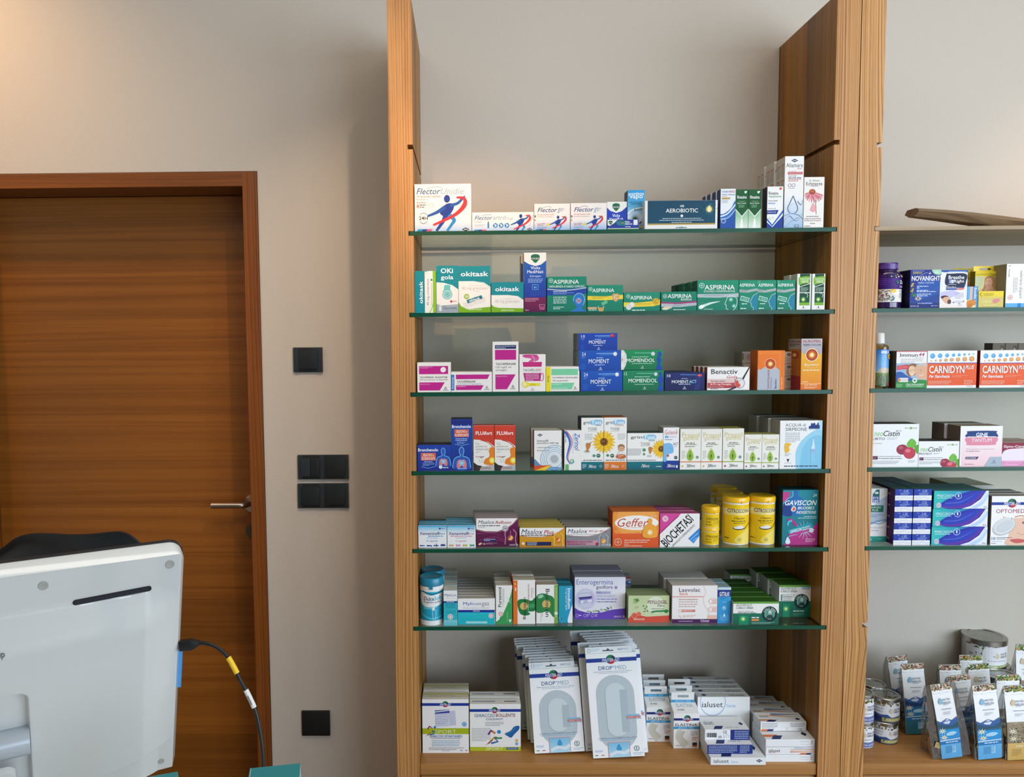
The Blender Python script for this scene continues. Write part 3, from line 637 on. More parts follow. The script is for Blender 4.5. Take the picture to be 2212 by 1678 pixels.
S([(1372, 395), (1345, 455), (1328, 495), (1340, 530), (1370, 540), (1402, 528), (1412, 495), (1395, 450), (1372, 395)], 6, '3c5878'); B([(1355, 470), (1375, 450), (1395, 480), (1400, 510), (1372, 525), (1345, 510)], 'cfe0ee')
for q in ([(1297, 560), (1360, 540), (1430, 560), (1457, 590)], [(1297, 610), (1340, 560), (1400, 600), (1457, 540)], [(1310, 650), (1350, 610), (1420, 570)], [(1410, 440), (1440, 470), (1457, 430)]): S(q, 7, '6f94b8'); S([(a + 3, b - 5) for a, b in q], 3, 'e8f2fa')
R(1390, 634, 1424, 656, '5c7c9c'); T('SPRAY', 1394, 638, 1420, 652, 'ffffff', 1)
af = ART[:]; ART.clear()
for i, yy in enumerate((90, 230)): 
    for a in (1210, 1260): R(a, 125 + i * 130, a + 36, 134 + i * 130, 'c07068'); L(a, 142 + i * 130, a + 34, 230 + i * 130, 8, '9c9088')
sa = ART[:]; ART.clear()
carton('tallest white carton with a large water drop, foremost of its row of three', 1297, 67, 1457, 662, .052, 'f1f0ee', side='cfc6ba', art=af, left_art=(sa, (1200, 66, 1300, 662)), rows=3, dx=-.0035, gap=.004, group='tall water-drop cartons', back='tall white water-drop carton, # in its row from the front')
R(1460, 242, 1630, 660, 'f3f0ea'); T('Dr. Rössler', 1500, 263, 1592, 278, '3c3c3c', 1, 1); T('Echinacea', 1475, 283, 1613, 307, '1f2020', 1); L(1476, 312, 1612, 316, 1, 'd8929c'); T('PURPUREA', 1516, 310, 1576, 319, '3c3c3c', 1)
for a in range(-100, 101, 17): r = math.radians(a); S([(1528 + 12 * math.sin(r), 370 + 8 * math.cos(r)), (1540 + 60 * math.sin(r), 385 + 38 * math.cos(r)), (1545 + 78 * math.sin(r), 395 + 58 * math.cos(r))], 13, ('d8808c', 'e8a2aa', 'c86c7c')[a % 3], 1, 13, 5)
E(1529, 362, 27, 22, 'a34a2a'); E(1527, 357, 18, 13, 'c46a34'); S([(1556, 430), (1563, 490), (1566, 550)], 4, '5c7050'); B([(1538, 455), (1560, 490), (1562, 515), (1540, 530), (1514, 512), (1524, 485)], 'eba9b0'); L(1484, 563, 1588, 570, 1, '6c6864'); T('a base di succo fresco', 1466, 577, 1608, 589, '8c4c54'); T('di Echinacea Purpurea', 1466, 594, 1610, 608, '8c4c54'); L(1518, 621, 1558, 628, 1, '6c6864'); L(1468, 643, 1520, 650, 1, '6c6864')
carton('white carton with a pink coneflower, at the end against the upright', 1460, 241, 1630, 660, .045, 'f3f0ea', group=None)

# ================================================================ second glass shelf
ZM(820, 320, 3.8138); shelf(SH[1])
TEAL = '0f8c96'
def okiswoosh(x0, x1, y, h, c='f2efe8'): Pg([(x0, y), (x0 + (x1 - x0) * .4, y + h * .04), (x0 + (x1 - x0) * .7, y + h * .25), (x1, y + h), (x1, y + h * 6), (x0, y + h * 6)], c)
R(289, 1012, 372, 1362, TEAL); R(372, 1012, 440, 1362, 'f2efe8'); B([(372, 1040), (385, 1020), (398, 1005), (360, 1000), (360, 1362), (372, 1362)], TEAL); S([(372, 1080), (378, 1045), (400, 1012)], 3, 'c8c2a0'); R(440, 1012, 466, 1362, '8cc228'); S([(412, 1362), (438, 1300), (448, 1220)], 6, '8cc228')
T('okitask', 326, 1096, 356, 1283, 'ffffff', 2, 0, 1); T('40 mg compresse', 388, 1076, 412, 1300, '7c8084', 0, 0, 1); C(429, 1086, 9, '2c8ca4'); L(426, 1110, 432, 1300, 1, 'b8b4ac', 1)
carton('narrow teal, white and lime carton printed sideways, at the row end by the post', 289, 1011, 466, 1362, .035, TEAL, top='2c8c8c')
R(467, 968, 649, 1110, TEAL); R(467, 1105, 649, 1362, 'f2efe8'); Pg([(467, 1105), (530, 1110), (600, 1130), (649, 1165), (649, 1100), (467, 1100)], TEAL); T('OKi', 504, 989, 606, 1030, 'ffffff', 2); T('gola', 505, 1046, 608, 1092, 'ffffff', 1)
B([(535, 1130), (580, 1130), (582, 1165), (592, 1190), (522, 1190), (530, 1165)], '6cc4bc'); C(558, 1207, 42, 'bfe0dc'); O(558, 1207, 40, 4, '4fb0ac'); O(558, 1207, 28, 4, '4fb0ac'); C(558, 1207, 20, '58b6b0'); O(558, 1207, 10, 3, 'cdeae6'); C(590, 1266, 10, 'cc4444'); L(602, 1262, 638, 1270, 1, 'c88080'); R(467, 1288, 649, 1357, 'aab4bc', '9aa8b4'); Pg([(467, 1280), (500, 1300), (649, 1288), (649, 1280)], 'f2efe8')
R(488, 1308, 508, 1345, 'dfe4e6'); R(492, 1294, 504, 1307, 'dfe4e6'); T('COLLUTORIO', 518, 1314, 638, 1332, '3c4c54', 1); T('SPRAY', 518, 1298, 548, 1308, '6c7c84')
carton('teal-topped carton with a turquoise throat drawing and silver foot', 467, 967, 649, 1360, .04, TEAL)
R(650, 972, 914, 1100, TEAL); R(650, 1096, 914, 1362, 'f2efe8'); Pg([(650, 1096), (780, 1096), (860, 1108), (914, 1145), (914, 1090), (650, 1090)], TEAL); S([(780, 1100), (850, 1112), (910, 1158)], 3, '8cc8c0'); T('okitask', 668, 1016, 897, 1056, 'ffffff', 2); T('40 mg granulato', 675, 1142, 892, 1174, 'c0bcb4'); L(740, 1134, 850, 1138, 1, 'c8c4bc'); L(780, 1178, 830, 1183, 1, 'c8c4bc')
S([(690, 1300), (870, 1245)], 44, 'e6e2da', 0); S([(720, 1268), (845, 1228)], 30, '1c7c88', 0); T('okitask', 735, 1236, 828, 1262, 'ffffff', 1, 0, 0, 14); C(716, 1224, 22, '9cc02c'); T('30', 703, 1215, 731, 1233, 'ffffff', 1); Pg([(650, 1270), (670, 1305), (720, 1330), (914, 1312), (914, 1362), (650, 1362)], '7cb41c'); T('SENZA ACQUA', 732, 1326, 840, 1341, 'f4f4e8', 1)
ok_art = ART[:]; ART.clear()
carton('teal, white and lime carton showing a sachet and a round 30 mark', 650, 970, 914, 1359, .045, TEAL, art=ok_art)
R(920, 1106, 1186, 1215, TEAL); R(920, 1210, 1186, 1362, 'f2efe8'); Pg([(920, 1212), (1060, 1212), (1140, 1222), (1186, 1255), (1186, 1205), (920, 1205)], TEAL); T('okitask', 952, 1143, 1152, 1180, 'ffffff', 2); T('40 mg granulato', 950, 1250, 1155, 1286, 'c0bcb4'); L(985, 1244, 1090, 1248, 1, 'c8c4bc'); Pg([(920, 1290), (940, 1310), (980, 1320), (1186, 1325), (1186, 1362), (920, 1362)], '7cb41c'); T('SENZA ACQUA', 1002, 1335, 1108, 1349, 'f4f4e8', 1)
carton('low teal, white and lime carton with only lettering, left flank of the tall navy carton'.replace('left flank of', 'beside'), 920, 1103, 1187, 1358, .05, TEAL)
R(1189, 930, 1373, 1240, '2260b4', '20369c'); Pg([(1189, 860), (1373, 860), (1373, 925), (1330, 960), (1282, 972), (1230, 955), (1189, 930)], 'f1efe9'); vicks(1283, 909, 72, 74); T('Vicks', 1244, 975, 1323, 998, 'ffffff', 1); T('MediNait', 1216, 1006, 1350, 1032, 'ffffff', 1); T('Sciroppo', 1237, 1046, 1330, 1068, 'c4dcf8', 1)
L(1222, 1078, 1345, 1110, 3, 'a8c8f0'); S([(1258, 1130), (1258, 1168), (1308, 1168), (1308, 1128), (1258, 1126)], 4, '6cc0ec', 0); C(1278, 1150, 8, '6cc0ec'); S([(1290, 1140), (1296, 1150), (1290, 1160)], 3, '6cc0ec')
for i in range(7): S([(1240 + 20 * i, 1180), (1252 + 20 * i, 1200), (1240 + 20 * i, 1222)], 3, '3c6cc8', 0)
R(1189, 1234, 1373, 1362, '7c1c50', '5c1448'); L(1198, 1240, 1310, 1268, 3, 'e0a8c0'); S([(1315, 1295), (1322, 1335), (1355, 1335), (1362, 1295), (1315, 1295)], 4, 'd890b0', 0); R(1320, 1308, 1356, 1332, 'a84478'); T('180 ml', 1199, 1334, 1228, 1345, 'e8c8d8', 1)
carton('tall blue carton with green shield on a white cap and maroon foot', 1189, 860, 1373, 1356, .042, '2454ac', side='c8c0b4', top='f1efe9', rows=2, dx=-.004, gap=.004, group='tall blue and maroon carton', back='blue and maroon shield carton hidden behind the front one')
AG = '0f8f72'
def aspirina(x0, y0, x1, y1, bx_, by_, br): bayer(bx_, by_, br); T('ASPIRINA', x0, y0, x1, y1, 'f8f8f4', 1)
R(1379, 1058, 1706, 1356, '178c6c', '0c7a64'); aspirina(1430, 1084, 1642, 1118, 1411, 1090, 17); T('INFLUENZA E NASO CHIUSO', 1397, 1131, 1688, 1149, 'e6eef8', 1); Pg([(1379, 1150), (1540, 1160), (1706, 1145), (1706, 1200), (1640, 1212), (1379, 1214)], '2144a0'); S([(1379, 1162), (1540, 1172), (1706, 1152)], 9, 'b8c8c8'); L(1430, 1180, 1545, 1186, 1, 'ffffff'); L(1430, 1192, 1600, 1206, 2, '9cc0e8')
B([(1600, 1235), (1620, 1205), (1655, 1200), (1682, 1220), (1690, 1260), (1675, 1300), (1670, 1330), (1706, 1350), (1706, 1362), (1575, 1362), (1582, 1345), (1625, 1320), (1612, 1295), (1598, 1265)], '2c78c8'); S([(1598, 1265), (1600, 1235), (1620, 1205), (1655, 1200), (1682, 1220), (1690, 1260), (1676, 1300)], 4, 'a8d8f0'); C(1641, 1262, 24, '7cb8e8'); S([(1620, 1245), (1660, 1275)], 7, 'd84c54', 0); S([(1660, 1248), (1622, 1280)], 7, 'd84c54', 0)
for i in range(4): L(1430, 1228 + i * 16, 1540, 1236 + i * 16, 1, 'e8f4f0')
L(1430, 1312, 1520, 1332, 2, 'ffffff')
carton('large green carton with royal-blue band and an X-ray head drawing', 1379, 1057, 1706, 1354, .05, AG, top='0c6c58')
def asp_c(x0, x1, y0, y1, ty0, ty1, tx0, tx1, yb, disc):
    w = x1 - x0; R(x0, y0, x1, y1, '17906f', '0d7f66'); aspirina(tx0, ty0, tx1, ty1, tx0 - 15, ty0 + 4, 15); Pg([(x0, yb), (x0 + w * .5, yb + 4), (x1, yb - 8), (x1, yb + 28), (x0 + w * .5, yb + 38), (x0, yb + 34)], 'f0d640')
    L(x0 + w * .13, yb + 8, x0 + w * .6, yb + 24, 2, 'b08c20')
asp_c(1711, 2006, 1128, 1350, 1156, 1187, 1752, 1933, 1218, 0); B([(1918, 1205), (1945, 1200), (1972, 1205), (1970, 1245), (1945, 1268), (1922, 1245)], 'd8a870'); T('C', 1930, 1212, 1962, 1244, 'f4e4c8', 1); S([(1800, 1304), (1808, 1346), (1840, 1346), (1848, 1304)], 4, 'f0e8d8', 0); R(1806, 1316, 1844, 1344, 'dda050'); S([(1830, 1290), (1875, 1265)], 26, '6cbc8c', 0); R(1711, 1312, 1792, 1330, 'c89860'); L(1722, 1316, 1784, 1328, 2, 'f4e8d8'); L(1722, 1334, 1790, 1342, 1, 'd8ece4')
carton('green carton with yellow band, orange C shield and a filled glass', 1711, 1127, 2007, 1350, .045, AG, top='1c7c60')
ZM(1360, 320, 3.8807)
bx0 = 2014 / 3.8138 * 3.8807 - 540 * 3.8807; R(-50, 1208, 256, 1365, '17906f', '0d7f66'); aspirina(5, 1237, 190, 1268, -12, 1240, 15); Pg([(-50, 1290), (60, 1294), (190, 1282), (256, 1268), (256, 1310), (200, 1324), (60, 1328), (-50, 1326)], 'f0d640'); L(48, 1298, 190, 1314, 2, 'b08c20'); C(221, 1283, 26, 'e4ba30'); O(221, 1283, 26, 4, 'b88c20'); T('C', 209, 1268, 233, 1298, '8a6418', 1); C(18, 1311, 24, 'e8e8e4'); C(-8, 1330, 24, 'dcdcd8'); O(18, 1311, 23, 2, 'b8bcb8'); L(20, 1352, 130, 1362, 1, 'e8f4f0')
carton('green carton with yellow band, round C badge and two white tablets', -50, 1207, 256, 1364, .045, AG, top='1c7c60')
R(264, 1203, 563, 1364, '0f8468', '0c7660'); aspirina(318, 1222, 521, 1256, 296, 1240, 16); T('RAPIDA', 431, 1260, 521, 1277, 'f0f0ec', 1); Pg([(264, 1286), (400, 1292), (563, 1280), (563, 1295), (400, 1305), (264, 1300)], 'a03a78'); Pg([(264, 1300), (400, 1305), (563, 1295), (563, 1318), (420, 1332), (264, 1328)], 'b4bcc4'); L(368, 1303, 470, 1324, 2, '7c848c'); E(322, 1334, 34, 12, 'd8ccb0'); E(300, 1344, 30, 11, 'e4dac0'); L(368, 1350, 470, 1358, 1, 'e8f4f0')
carton('green carton with a plum stripe over grey and two oval beige tablets', 264, 1202, 563, 1363, .045, AG, top='1c7c60')
R(567, 1107, 915, 1362, '17926e', '0a7c64'); aspirina(627, 1146, 881, 1186, 604, 1150, 21); T('DOLORE E INFIAMMAZIONE', 622, 1191, 884, 1208, 'e8f0ec', 1); R(567, 1222, 915, 1250, 'b0bcc0'); Pg([(567, 1222), (740, 1228), (915, 1216), (915, 1244), (740, 1254), (567, 1250)], 'b4c0c4'); L(622, 1232, 790, 1238, 1, '7c8c90')
S([(600, 1330), (680, 1300), (760, 1285)], 26, 'd8ece4', 1, 16, 2); E(603, 1330, 26, 16, 'f4faf6', rot=-.4); O(610, 1324, 30, 2, '6cc4a4')
S([(820, 1255), (806, 1290), (800, 1310), (812, 1318), (812, 1345), (830, 1356)], 4, 'e8f4f0'); S([(815, 1262), (840, 1240), (880, 1245), (902, 1275), (895, 1330), (870, 1362)], 4, 'e8f4f0'); C(850, 1270, 20, '58b09c'); C(850, 1270, 9, 'c8e4dc'); C(876, 1325, 18, '58b09c'); C(876, 1325, 8, 'c8e4dc'); L(628, 1348, 700, 1355, 1, 'c8e4dc')
carton('widest green carton with a comet tablet and outlined head, foremost of four', 567, 1106, 915, 1362, .046, AG, side='0a5c48', top='1c7c60', rows=4, dx=-.0042, gap=.004, group='wide green comet cartons', back='green comet carton, # in its row from the front')
for i, x in enumerate((918, 1071, 1233)):
    x1 = x + 155 + (i == 1) * 3; R(x, 1106, x1, 1352, '17926e', '0a7c64'); S([(x + 4, 1190), (x + 12, 1270), (x + 4, 1352)], 2, '0c6c58'); T('ASPIRINA', x + (0 if i == 0 else 5), 1133, x + 132 + 4 * i, 1159, 'f8f8f4', 1); Pg([(x, 1180), (x + 70, 1186), (x1, 1172), (x1, 1192), (x + 70, 1208), (x, 1204)], 'a8b4b4'); L(x + 8, 1186, x + 70, 1200, 2, '6c7c7c')
    if i: bayer(x + 10, 1120, 12, '9cd0c0')
    Pg([(x1, 1215), (x + 118, 1235), (x + 98, 1275), (x + 92, 1290), (x + 104, 1295), (x + 104, 1320), (x + 120, 1330), (x + 124, 1352), (x1, 1352)], '1c84a0'); S([(x1, 1212), (x + 118, 1232), (x + 98, 1275), (x + 92, 1290), (x + 104, 1295), (x + 104, 1320), (x + 120, 1328), (x + 124, 1352)], 4, 'b8dce8', 0)
    S([(x + 12, 1250), (x + 84, 1270)], 36, 'd0e4dc', 0); S([(x + 16, 1252), (x + 80, 1268)], 24, '2c9880', 0); S([(x + 30, 1256), (x + 70, 1266)], 4, 'd0e4dc', 0); L(x + 22, 1296, x + 66, 1304, 1, 'ffffff'); L(x + 12, 1334, x + 60, 1343, 1, 'ffffff')
    carton('upright green carton with blue face outline, ' + ('beside the widest green carton', 'between its two twins', 'beside the white bottle carton')[i], x, 1105, x1, 1352, .05, AG, top='1c7c60', group='upright green face-outline cartons')
for i, x in enumerate((1403, 1529)):
    x1 = x + (118, 110)[i]; R(x, 1053, x1, 1345, 'f2f1ec'); R(x + 22, 1053, x1 - 10, 1310, '0d4c34'); B([(x + 12, 1085), (x + 30, 1078), (x + 85, 1072), (x + 106, 1080), (x + 104, 1115), (x + 106, 1132), (x + 80, 1128), (x + 20, 1142), (x + 12, 1135)], '7cb82c'); T('TANTUM', x + 20, 1087, x + 100, 1104, 'f4f8e8', 1); T('VERDE', x + 30, 1107, x + 94, 1126, 'f4f8e8', 1)
    S([(x + 12, 1160), (x + 50, 1150), (x1, 1128)], 5, 'f2f1ec'); L(x + 30, 1166, x + 94, 1196, 3, 'c8dcd0'); R(x + 22, 1203, x1 - 10, 1209, 'f2f1ec'); S([(x + 66, 1210), (x + 84, 1216), (x + 92, 1228), (x + 86, 1246)], 4, 'd8e8d8'); C(x + 54, 1262, 22, '3c8c3c'); C(x + 54, 1262, 13, 'c4dc6c'); C(x + 54, 1262, 6, 'f4f8d8'); R(x + 22, 1287, x1 - 10, 1309, '7cb82c'); Pg([(x + 50, 1330), (x + 57, 1314), (x + 64, 1330)], '4c4c4c'); L(x + 40, 1334, x + 74, 1337, 1, '9c9c98')
    carton('white and dark-green bottle carton, ' + ('beside the green face cartons', 'at the end against the upright')[i], x, 1052, x1, 1346, .036, 'f2f1ec', side='d4d8cc', rows=2 if i == 0 else 1, dx=-.004, gap=.001, group='white and dark-green bottle cartons', back='white bottle carton standing behind its twin, only its flank showing')
# ================================================================ third glass shelf
ZM(840, 690, 3.95); shelf(SH[2])
MG = 'c2228c'
def acr(x, y, w, c='2c2c34'): S([(x - w * .5, y + w * .4), (x, y - w * .6), (x + w * .5, y + w * .4)], w * .22, c, 0); S([(x - w * .5, y + w * .4), (x + w * .5, y + w * .4)], w * .18, c, 0); L(x - w * 1.2, y + w * .9, x + w * 1.2, y + w * 1.2, 1, c)
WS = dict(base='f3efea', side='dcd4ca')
R(257, 396, 507, 465, MG); E(465, 428, 24, 22, 'f6f4f2', rot=-.5); S([(455, 440), (478, 416)], 4, 'd8c8d4', 0); L(262, 402, 375, 416, 2, 'e8b0d4'); T('TACHIPIRINA', 263, 484, 382, 499, '2a2430', 1); T('FLASHTAB', 393, 484, 500, 499, '2a2430', 1, 1); T('500 mg compresse orodispersibili', 264, 506, 501, 520, '6c6870'); Pg([(258, 534), (478, 534), (434, 603), (258, 603)], MG); T('PARACETAMOLO', 264, 546, 352, 554, 'f0c4e0', 1); acr(484, 583, 18)
carton('white carton with two magenta bars and an oval tablet, nearest the post', 241, 367, 529, 619, .05, **WS)
R(531, 470, 558, 603, '1c74c8'); T('PRIMA INFANZIA', 539, 488, 551, 590, 'ffffff', 1, 0, 1); Pg([(572, 469), (862, 469), (842, 508), (572, 508)], MG); T('TACHIPIRINA®', 580, 519, 740, 538, '2a2430', 1); T('Prima infanzia 125 mg supposte', 581, 543, 790, 556, '3c6ca8'); Pg([(572, 560), (810, 560), (786, 600), (572, 600)], MG); L(580, 568, 656, 574, 1, 'f0c4e0'); acr(836, 577, 18)
carton('low wide white carton with two magenta bars and a blue left strip', 530, 448, 881, 618, .06, **WS)
R(905, 217, 1087, 250, '1f2a5c'); L(912, 225, 1078, 246, 2, 'c8d0e8'); R(905, 258, 1087, 343, MG); T('TACHIPIRINA®', 910, 368, 1084, 388, '2a2430', 1); T('120 mg/5 ml', 911, 397, 1043, 419, '5c5864'); T('sciroppo', 911, 422, 1006, 443, '5c5864'); Pg([(908, 468), (1082, 468), (1008, 595), (908, 595)], MG); T('PARACETAMOLO', 914, 480, 1014, 489, 'f0c4e0', 1); acr(1059, 570, 20)
carton('tall white syrup carton with magenta block under a navy strip', 883, 188, 1107, 617, .055, **WS)
B([(1160, 300), (1250, 300), (1280, 320), (1275, 345), (1240, 360), (1190, 360), (1215, 335), (1160, 325), (1138, 310)], 'd85aa0'); Pg([(1142, 300), (1262, 300), (1278, 318), (1160, 318)], 'd0408f'); S([(1215, 305), (1238, 325), (1242, 350), (1228, 362)], 3, 'f6e8f0'); Pg([(1141, 362), (1308, 362), (1303, 403), (1146, 403)], 'c8287c'); T('TACHIFLU', 1144, 419, 1262, 442, '4c4450'); T('DEC', 1264, 419, 1306, 442, 'c8287c'); Pg([(1146, 455), (1302, 455), (1294, 524), (1160, 524)], 'b8287c'); S([(1300, 462), (1318, 465), (1316, 515), (1292, 520)], 10, 'dc88b8'); L(1168, 462, 1280, 520, 5, 'f0c4e0')
C(1165, 553, 28, 'f0dc3c'); C(1158, 552, 22, 'f6ec9c'); O(1158, 552, 22, 3, 'e0c830'); R(1178, 541, 1292, 567, 'f0e03c'); T('GUSTO LIMONE', 1204, 546, 1252, 562, '8c7c20', 1); acr(1226, 590, 14, 'c86c9c')
carton('white carton with a steaming magenta cup and a lemon slice', 1112, 297, 1338, 615, .055, **WS)
R(1340, 404, 1380, 620, 'f0dc1c'); T('Novità', 1351, 478, 1368, 536, '6c6410', 1, 1, -1); R(1386, 421, 1614, 475, '7cd0a4'); T('TACHIPIRINA OROSOLUBILE', 1394, 490, 1613, 503, '4c4c54', 1); T('250 mg granulato', 1395, 516, 1530, 531, '4c4c54', 1); Pg([(1386, 541), (1585, 541), (1560, 598), (1386, 598)], '7cd0a4'); L(1394, 550, 1475, 557, 1, 'd8f0e4'); L(1394, 585, 1530, 591, 1, 'd8f0e4'); acr(1590, 582, 16)
carton('white carton with mint-green bars and a yellow left strip', 1339, 402, 1627, 616, .06, **WS)
def moment(x0, x1, y0, y1, num, word, c1, c2, kw=None, qr=1, pill='e8eaf0', right=None):
    w, h = x1 - x0, y1 - y0; X = lambda a: x0 + a * w; Y_ = lambda a: y0 + a * h
    R(x0, y0, x1, y1, c1, c2); S([(X(.42), Y_(.16)), (X(.84), Y_(.15))], h * .04, '7cb4e8', 0, h * .07, h * .04); S([(X(.5), Y_(.24)), (X(.84), Y_(.21))], h * .02, '5c98dc', 0)
    T(num, X(.07), Y_(.10), X(.165), Y_(.27), 'e4ecf8'); L(X(.07), Y_(.31), X(.16), Y_(.40), 2, '7ca4dc'); L(X(.42), Y_(.35), X(.58), Y_(.39), 1, 'c8dcf4')
    if qr: B([(X(.045), Y_(.68)), (X(.15), Y_(.67)), (X(.155), Y_(.93)), (X(.05), Y_(.94))], c1)
    L(X(.38), Y_(.70), X(.62), Y_(.75), 1, 'b8ccec'); acr(X(.52), Y_(.87), h * .09, 'e4ecf8')
R(1617, 117, 1951, 256, '1f50b8'); moment(1617, 1951, 117, 256, '10', '', '1c48b4', '143c9c'); T('MOMENT', 1707, 176, 1852, 204, 'ffffff', 2); E(1908, 138, 20, 13, 'c02c34'); E(1903, 134, 9, 4, 'e8807c'); mo_a = take()
R(1620, 266, 1978, 433, '1f50b8'); moment(1620, 1978, 266, 433, '24', '', '1a58bc', '1246a4'); T('MOMENT', 1705, 338, 1880, 372, 'ffffff', 2); C(1931, 297, 17, 'd8dce4'); C(1928, 294, 10, 'f4f6f8'); mo_b = take()
zs = CUR['z']; yf = -DEP + .006
def stack(y_top, x): return P(Zx + x / Zs, Zy + y_top / Zs, yf).z
zA = stack(437, 1810); zB = stack(262, 1800)
carton('blue carton with a white round tablet, bottom of its stack of three', 1637, 437, 1994, 613, .05, '1a58bc', side='8a8c90', ref=(1620, 266, 1978, 433), art=mo_b, Y=yf, group='stacked blue tablet cartons')
carton('blue carton with a white round tablet, middle of its stack of three', 1620, 262, 1978, 437, .05, '1a58bc', side='8a8c90', ref=(1620, 266, 1978, 433), art=mo_b, Y=yf, z=zA, group='stacked blue tablet cartons', rows=2, back='blue tablet carton in the stack of three, hidden behind the middle one')
carton('small blue carton with a red oval capsule, on top of the stack', 1617, 116, 1951, 262, .045, '1c48b4', side='8a8c90', art=mo_a, ref=(1617, 117, 1951, 256), Y=yf, z=zB, rows=2, back='small blue carton atop the stack, hidden behind the front one')
ZM(1380, 690, 4.0218)
X0 = lambda z3: (840 + z3 / 3.95 - 1380) * 4.0218
R(-170, 440, 215, 620, '17885c', '0c6c48'); T('MOMENDOL', -118, 513, 153, 546, 'ffffff', 2); L(-60, 494, 86, 501, 1, 'c8e8d8'); T('12', -158, 458, -132, 482, 'e4f0e8'); L(-60, 560, 120, 567, 1, 'b8dcc8'); C(139, 474, 16, 'd8dce4'); S([(-40, 466), (120, 468)], 5, '7cccac', 0); acr(35, 590, 14, 'e4f0e8')
B([(185, 455), (196, 470), (196, 490), (205, 500), (212, 530), (200, 560), (205, 590), (210, 620), (168, 620), (165, 600), (172, 560), (160, 530), (165, 500), (180, 490), (170, 470)], '1a48b0'); md = take()
xa = X0(1997) ; carton('lower green carton with a blue figure silhouette, beside the blue stack', xa, 441, 217, 617, .05, '17885c', side='0c5840', ref=(-170, 440, 215, 620), art=md, Y=yf, group='stacked green silhouette cartons')
R(-180, 264, 207, 437, '1a9058', '0c7448'); T('MOMENDOL', -108, 339, 140, 370, 'ffffff', 2); L(-60, 322, 86, 329, 1, 'c8e8d8'); L(-60, 380, 120, 387, 1, 'b8dcc8'); C(123, 298, 17, 'd8dce4'); S([(-40, 290), (106, 290)], 5, '7cccac', 0); acr(32, 411, 14, 'e4f0e8')
Pg([(-180, 264), (-135, 264), (-110, 300), (-105, 350), (-115, 400), (-135, 437), (-180, 437)], 'dfe0dc'); C(-148, 305, 18, 'eeeeea'); C(-148, 395, 18, 'eeeeea'); T('24', -170, 336, -138, 358, 'c86c78')
B([(180, 278), (195, 290), (196, 312), (184, 330), (198, 350), (190, 375), (195, 405), (203, 437), (155, 437), (158, 405), (168, 375), (155, 350), (160, 330), (170, 312), (165, 290)], '1a48b0')
carton('upper green carton with a blister strip and blue figure silhouette', X0(1980), 264, 207, 439, .05, '1a9058', side='0c5840', Y=yf, z=stack(439, 20), group='stacked green silhouette cartons')
R(223, 463, 573, 617, '1c2a6c', '141c50'); T('10', 243, 475, 274, 500, 'e4ecf8', 1); T('MOMENT', 286, 526, 431, 552, 'ffffff', 2); T('ACT', 433, 524, 508, 552, '9cd4f0', 2, 1); L(370, 510, 425, 515, 1, 'c8dcf4'); L(346, 558, 448, 566, 1, 'c8dcf4'); S([(360, 478), (505, 482)], 6, '5c88d0', 0, 9, 5); E(529, 486, 21, 11, 'd84454'); E(524, 482, 9, 4, 'f09098'); Pg([(505, 500), (540, 500), (528, 610), (480, 610)], '232f78'); acr(397, 588, 14, 'e4ecf8')
carton('navy carton with a coral-red capsule, in front of two others', 223, 461, 573, 616, .045, '1c2a6c', side='101638', top='2a3464', rows=3, dx=-.006, gap=.003, group='navy capsule cartons', back='navy capsule carton, # in its row from the front')
R(596, 512, 840, 545, 'c8545c'); R(596, 545, 840, 590, 'b03c44'); Pg([(596, 512), (830, 512), (840, 545), (596, 545)], 'e4c4c0'); T('Benactiv', 627, 430, 858, 471, '2c2c30', 1); T('Gola', 764, 484, 855, 508, 'c83c48', 1, 1); T('flurbiprofene', 626, 524, 752, 540, '1c1c1c', 1); R(604, 545, 825, 570, 'c04c54'); T('8,75 mg Pastiglie', 622, 549, 803, 568, 'f8e8e0', 1); T('gusto Limone e Miele', 606, 573, 738, 585, 'f0dcd4', 1); L(622, 592, 688, 600, 1, '6c6864')
S([(960, 415), (912, 500), (900, 520)], 9, '20242c', 1, 14, 22); C(876, 548, 46, '8c9098'); C(876, 548, 40, 'e8e6e4'); S([(900, 520), (868, 530), (880, 560), (862, 590)], 11, 'c8cccc'); B([(838, 535), (862, 525), (868, 550), (885, 565), (870, 585), (845, 575)], 'd84c40'); S([(846, 580), (800, 600), (750, 615)], 18, '30343c', 1, 12, 5)
carton('white carton with maroon band and a lozenge in a spiral dish, foremost of its row', 591, 413, 963, 608, .022, 'f3f1ee', side='8a3c40', top='d8d0cc', rows=4, dx=-.004, gap=.0008, group='maroon-banded lozenge cartons', back='maroon-banded lozenge carton, # in its row from the front')
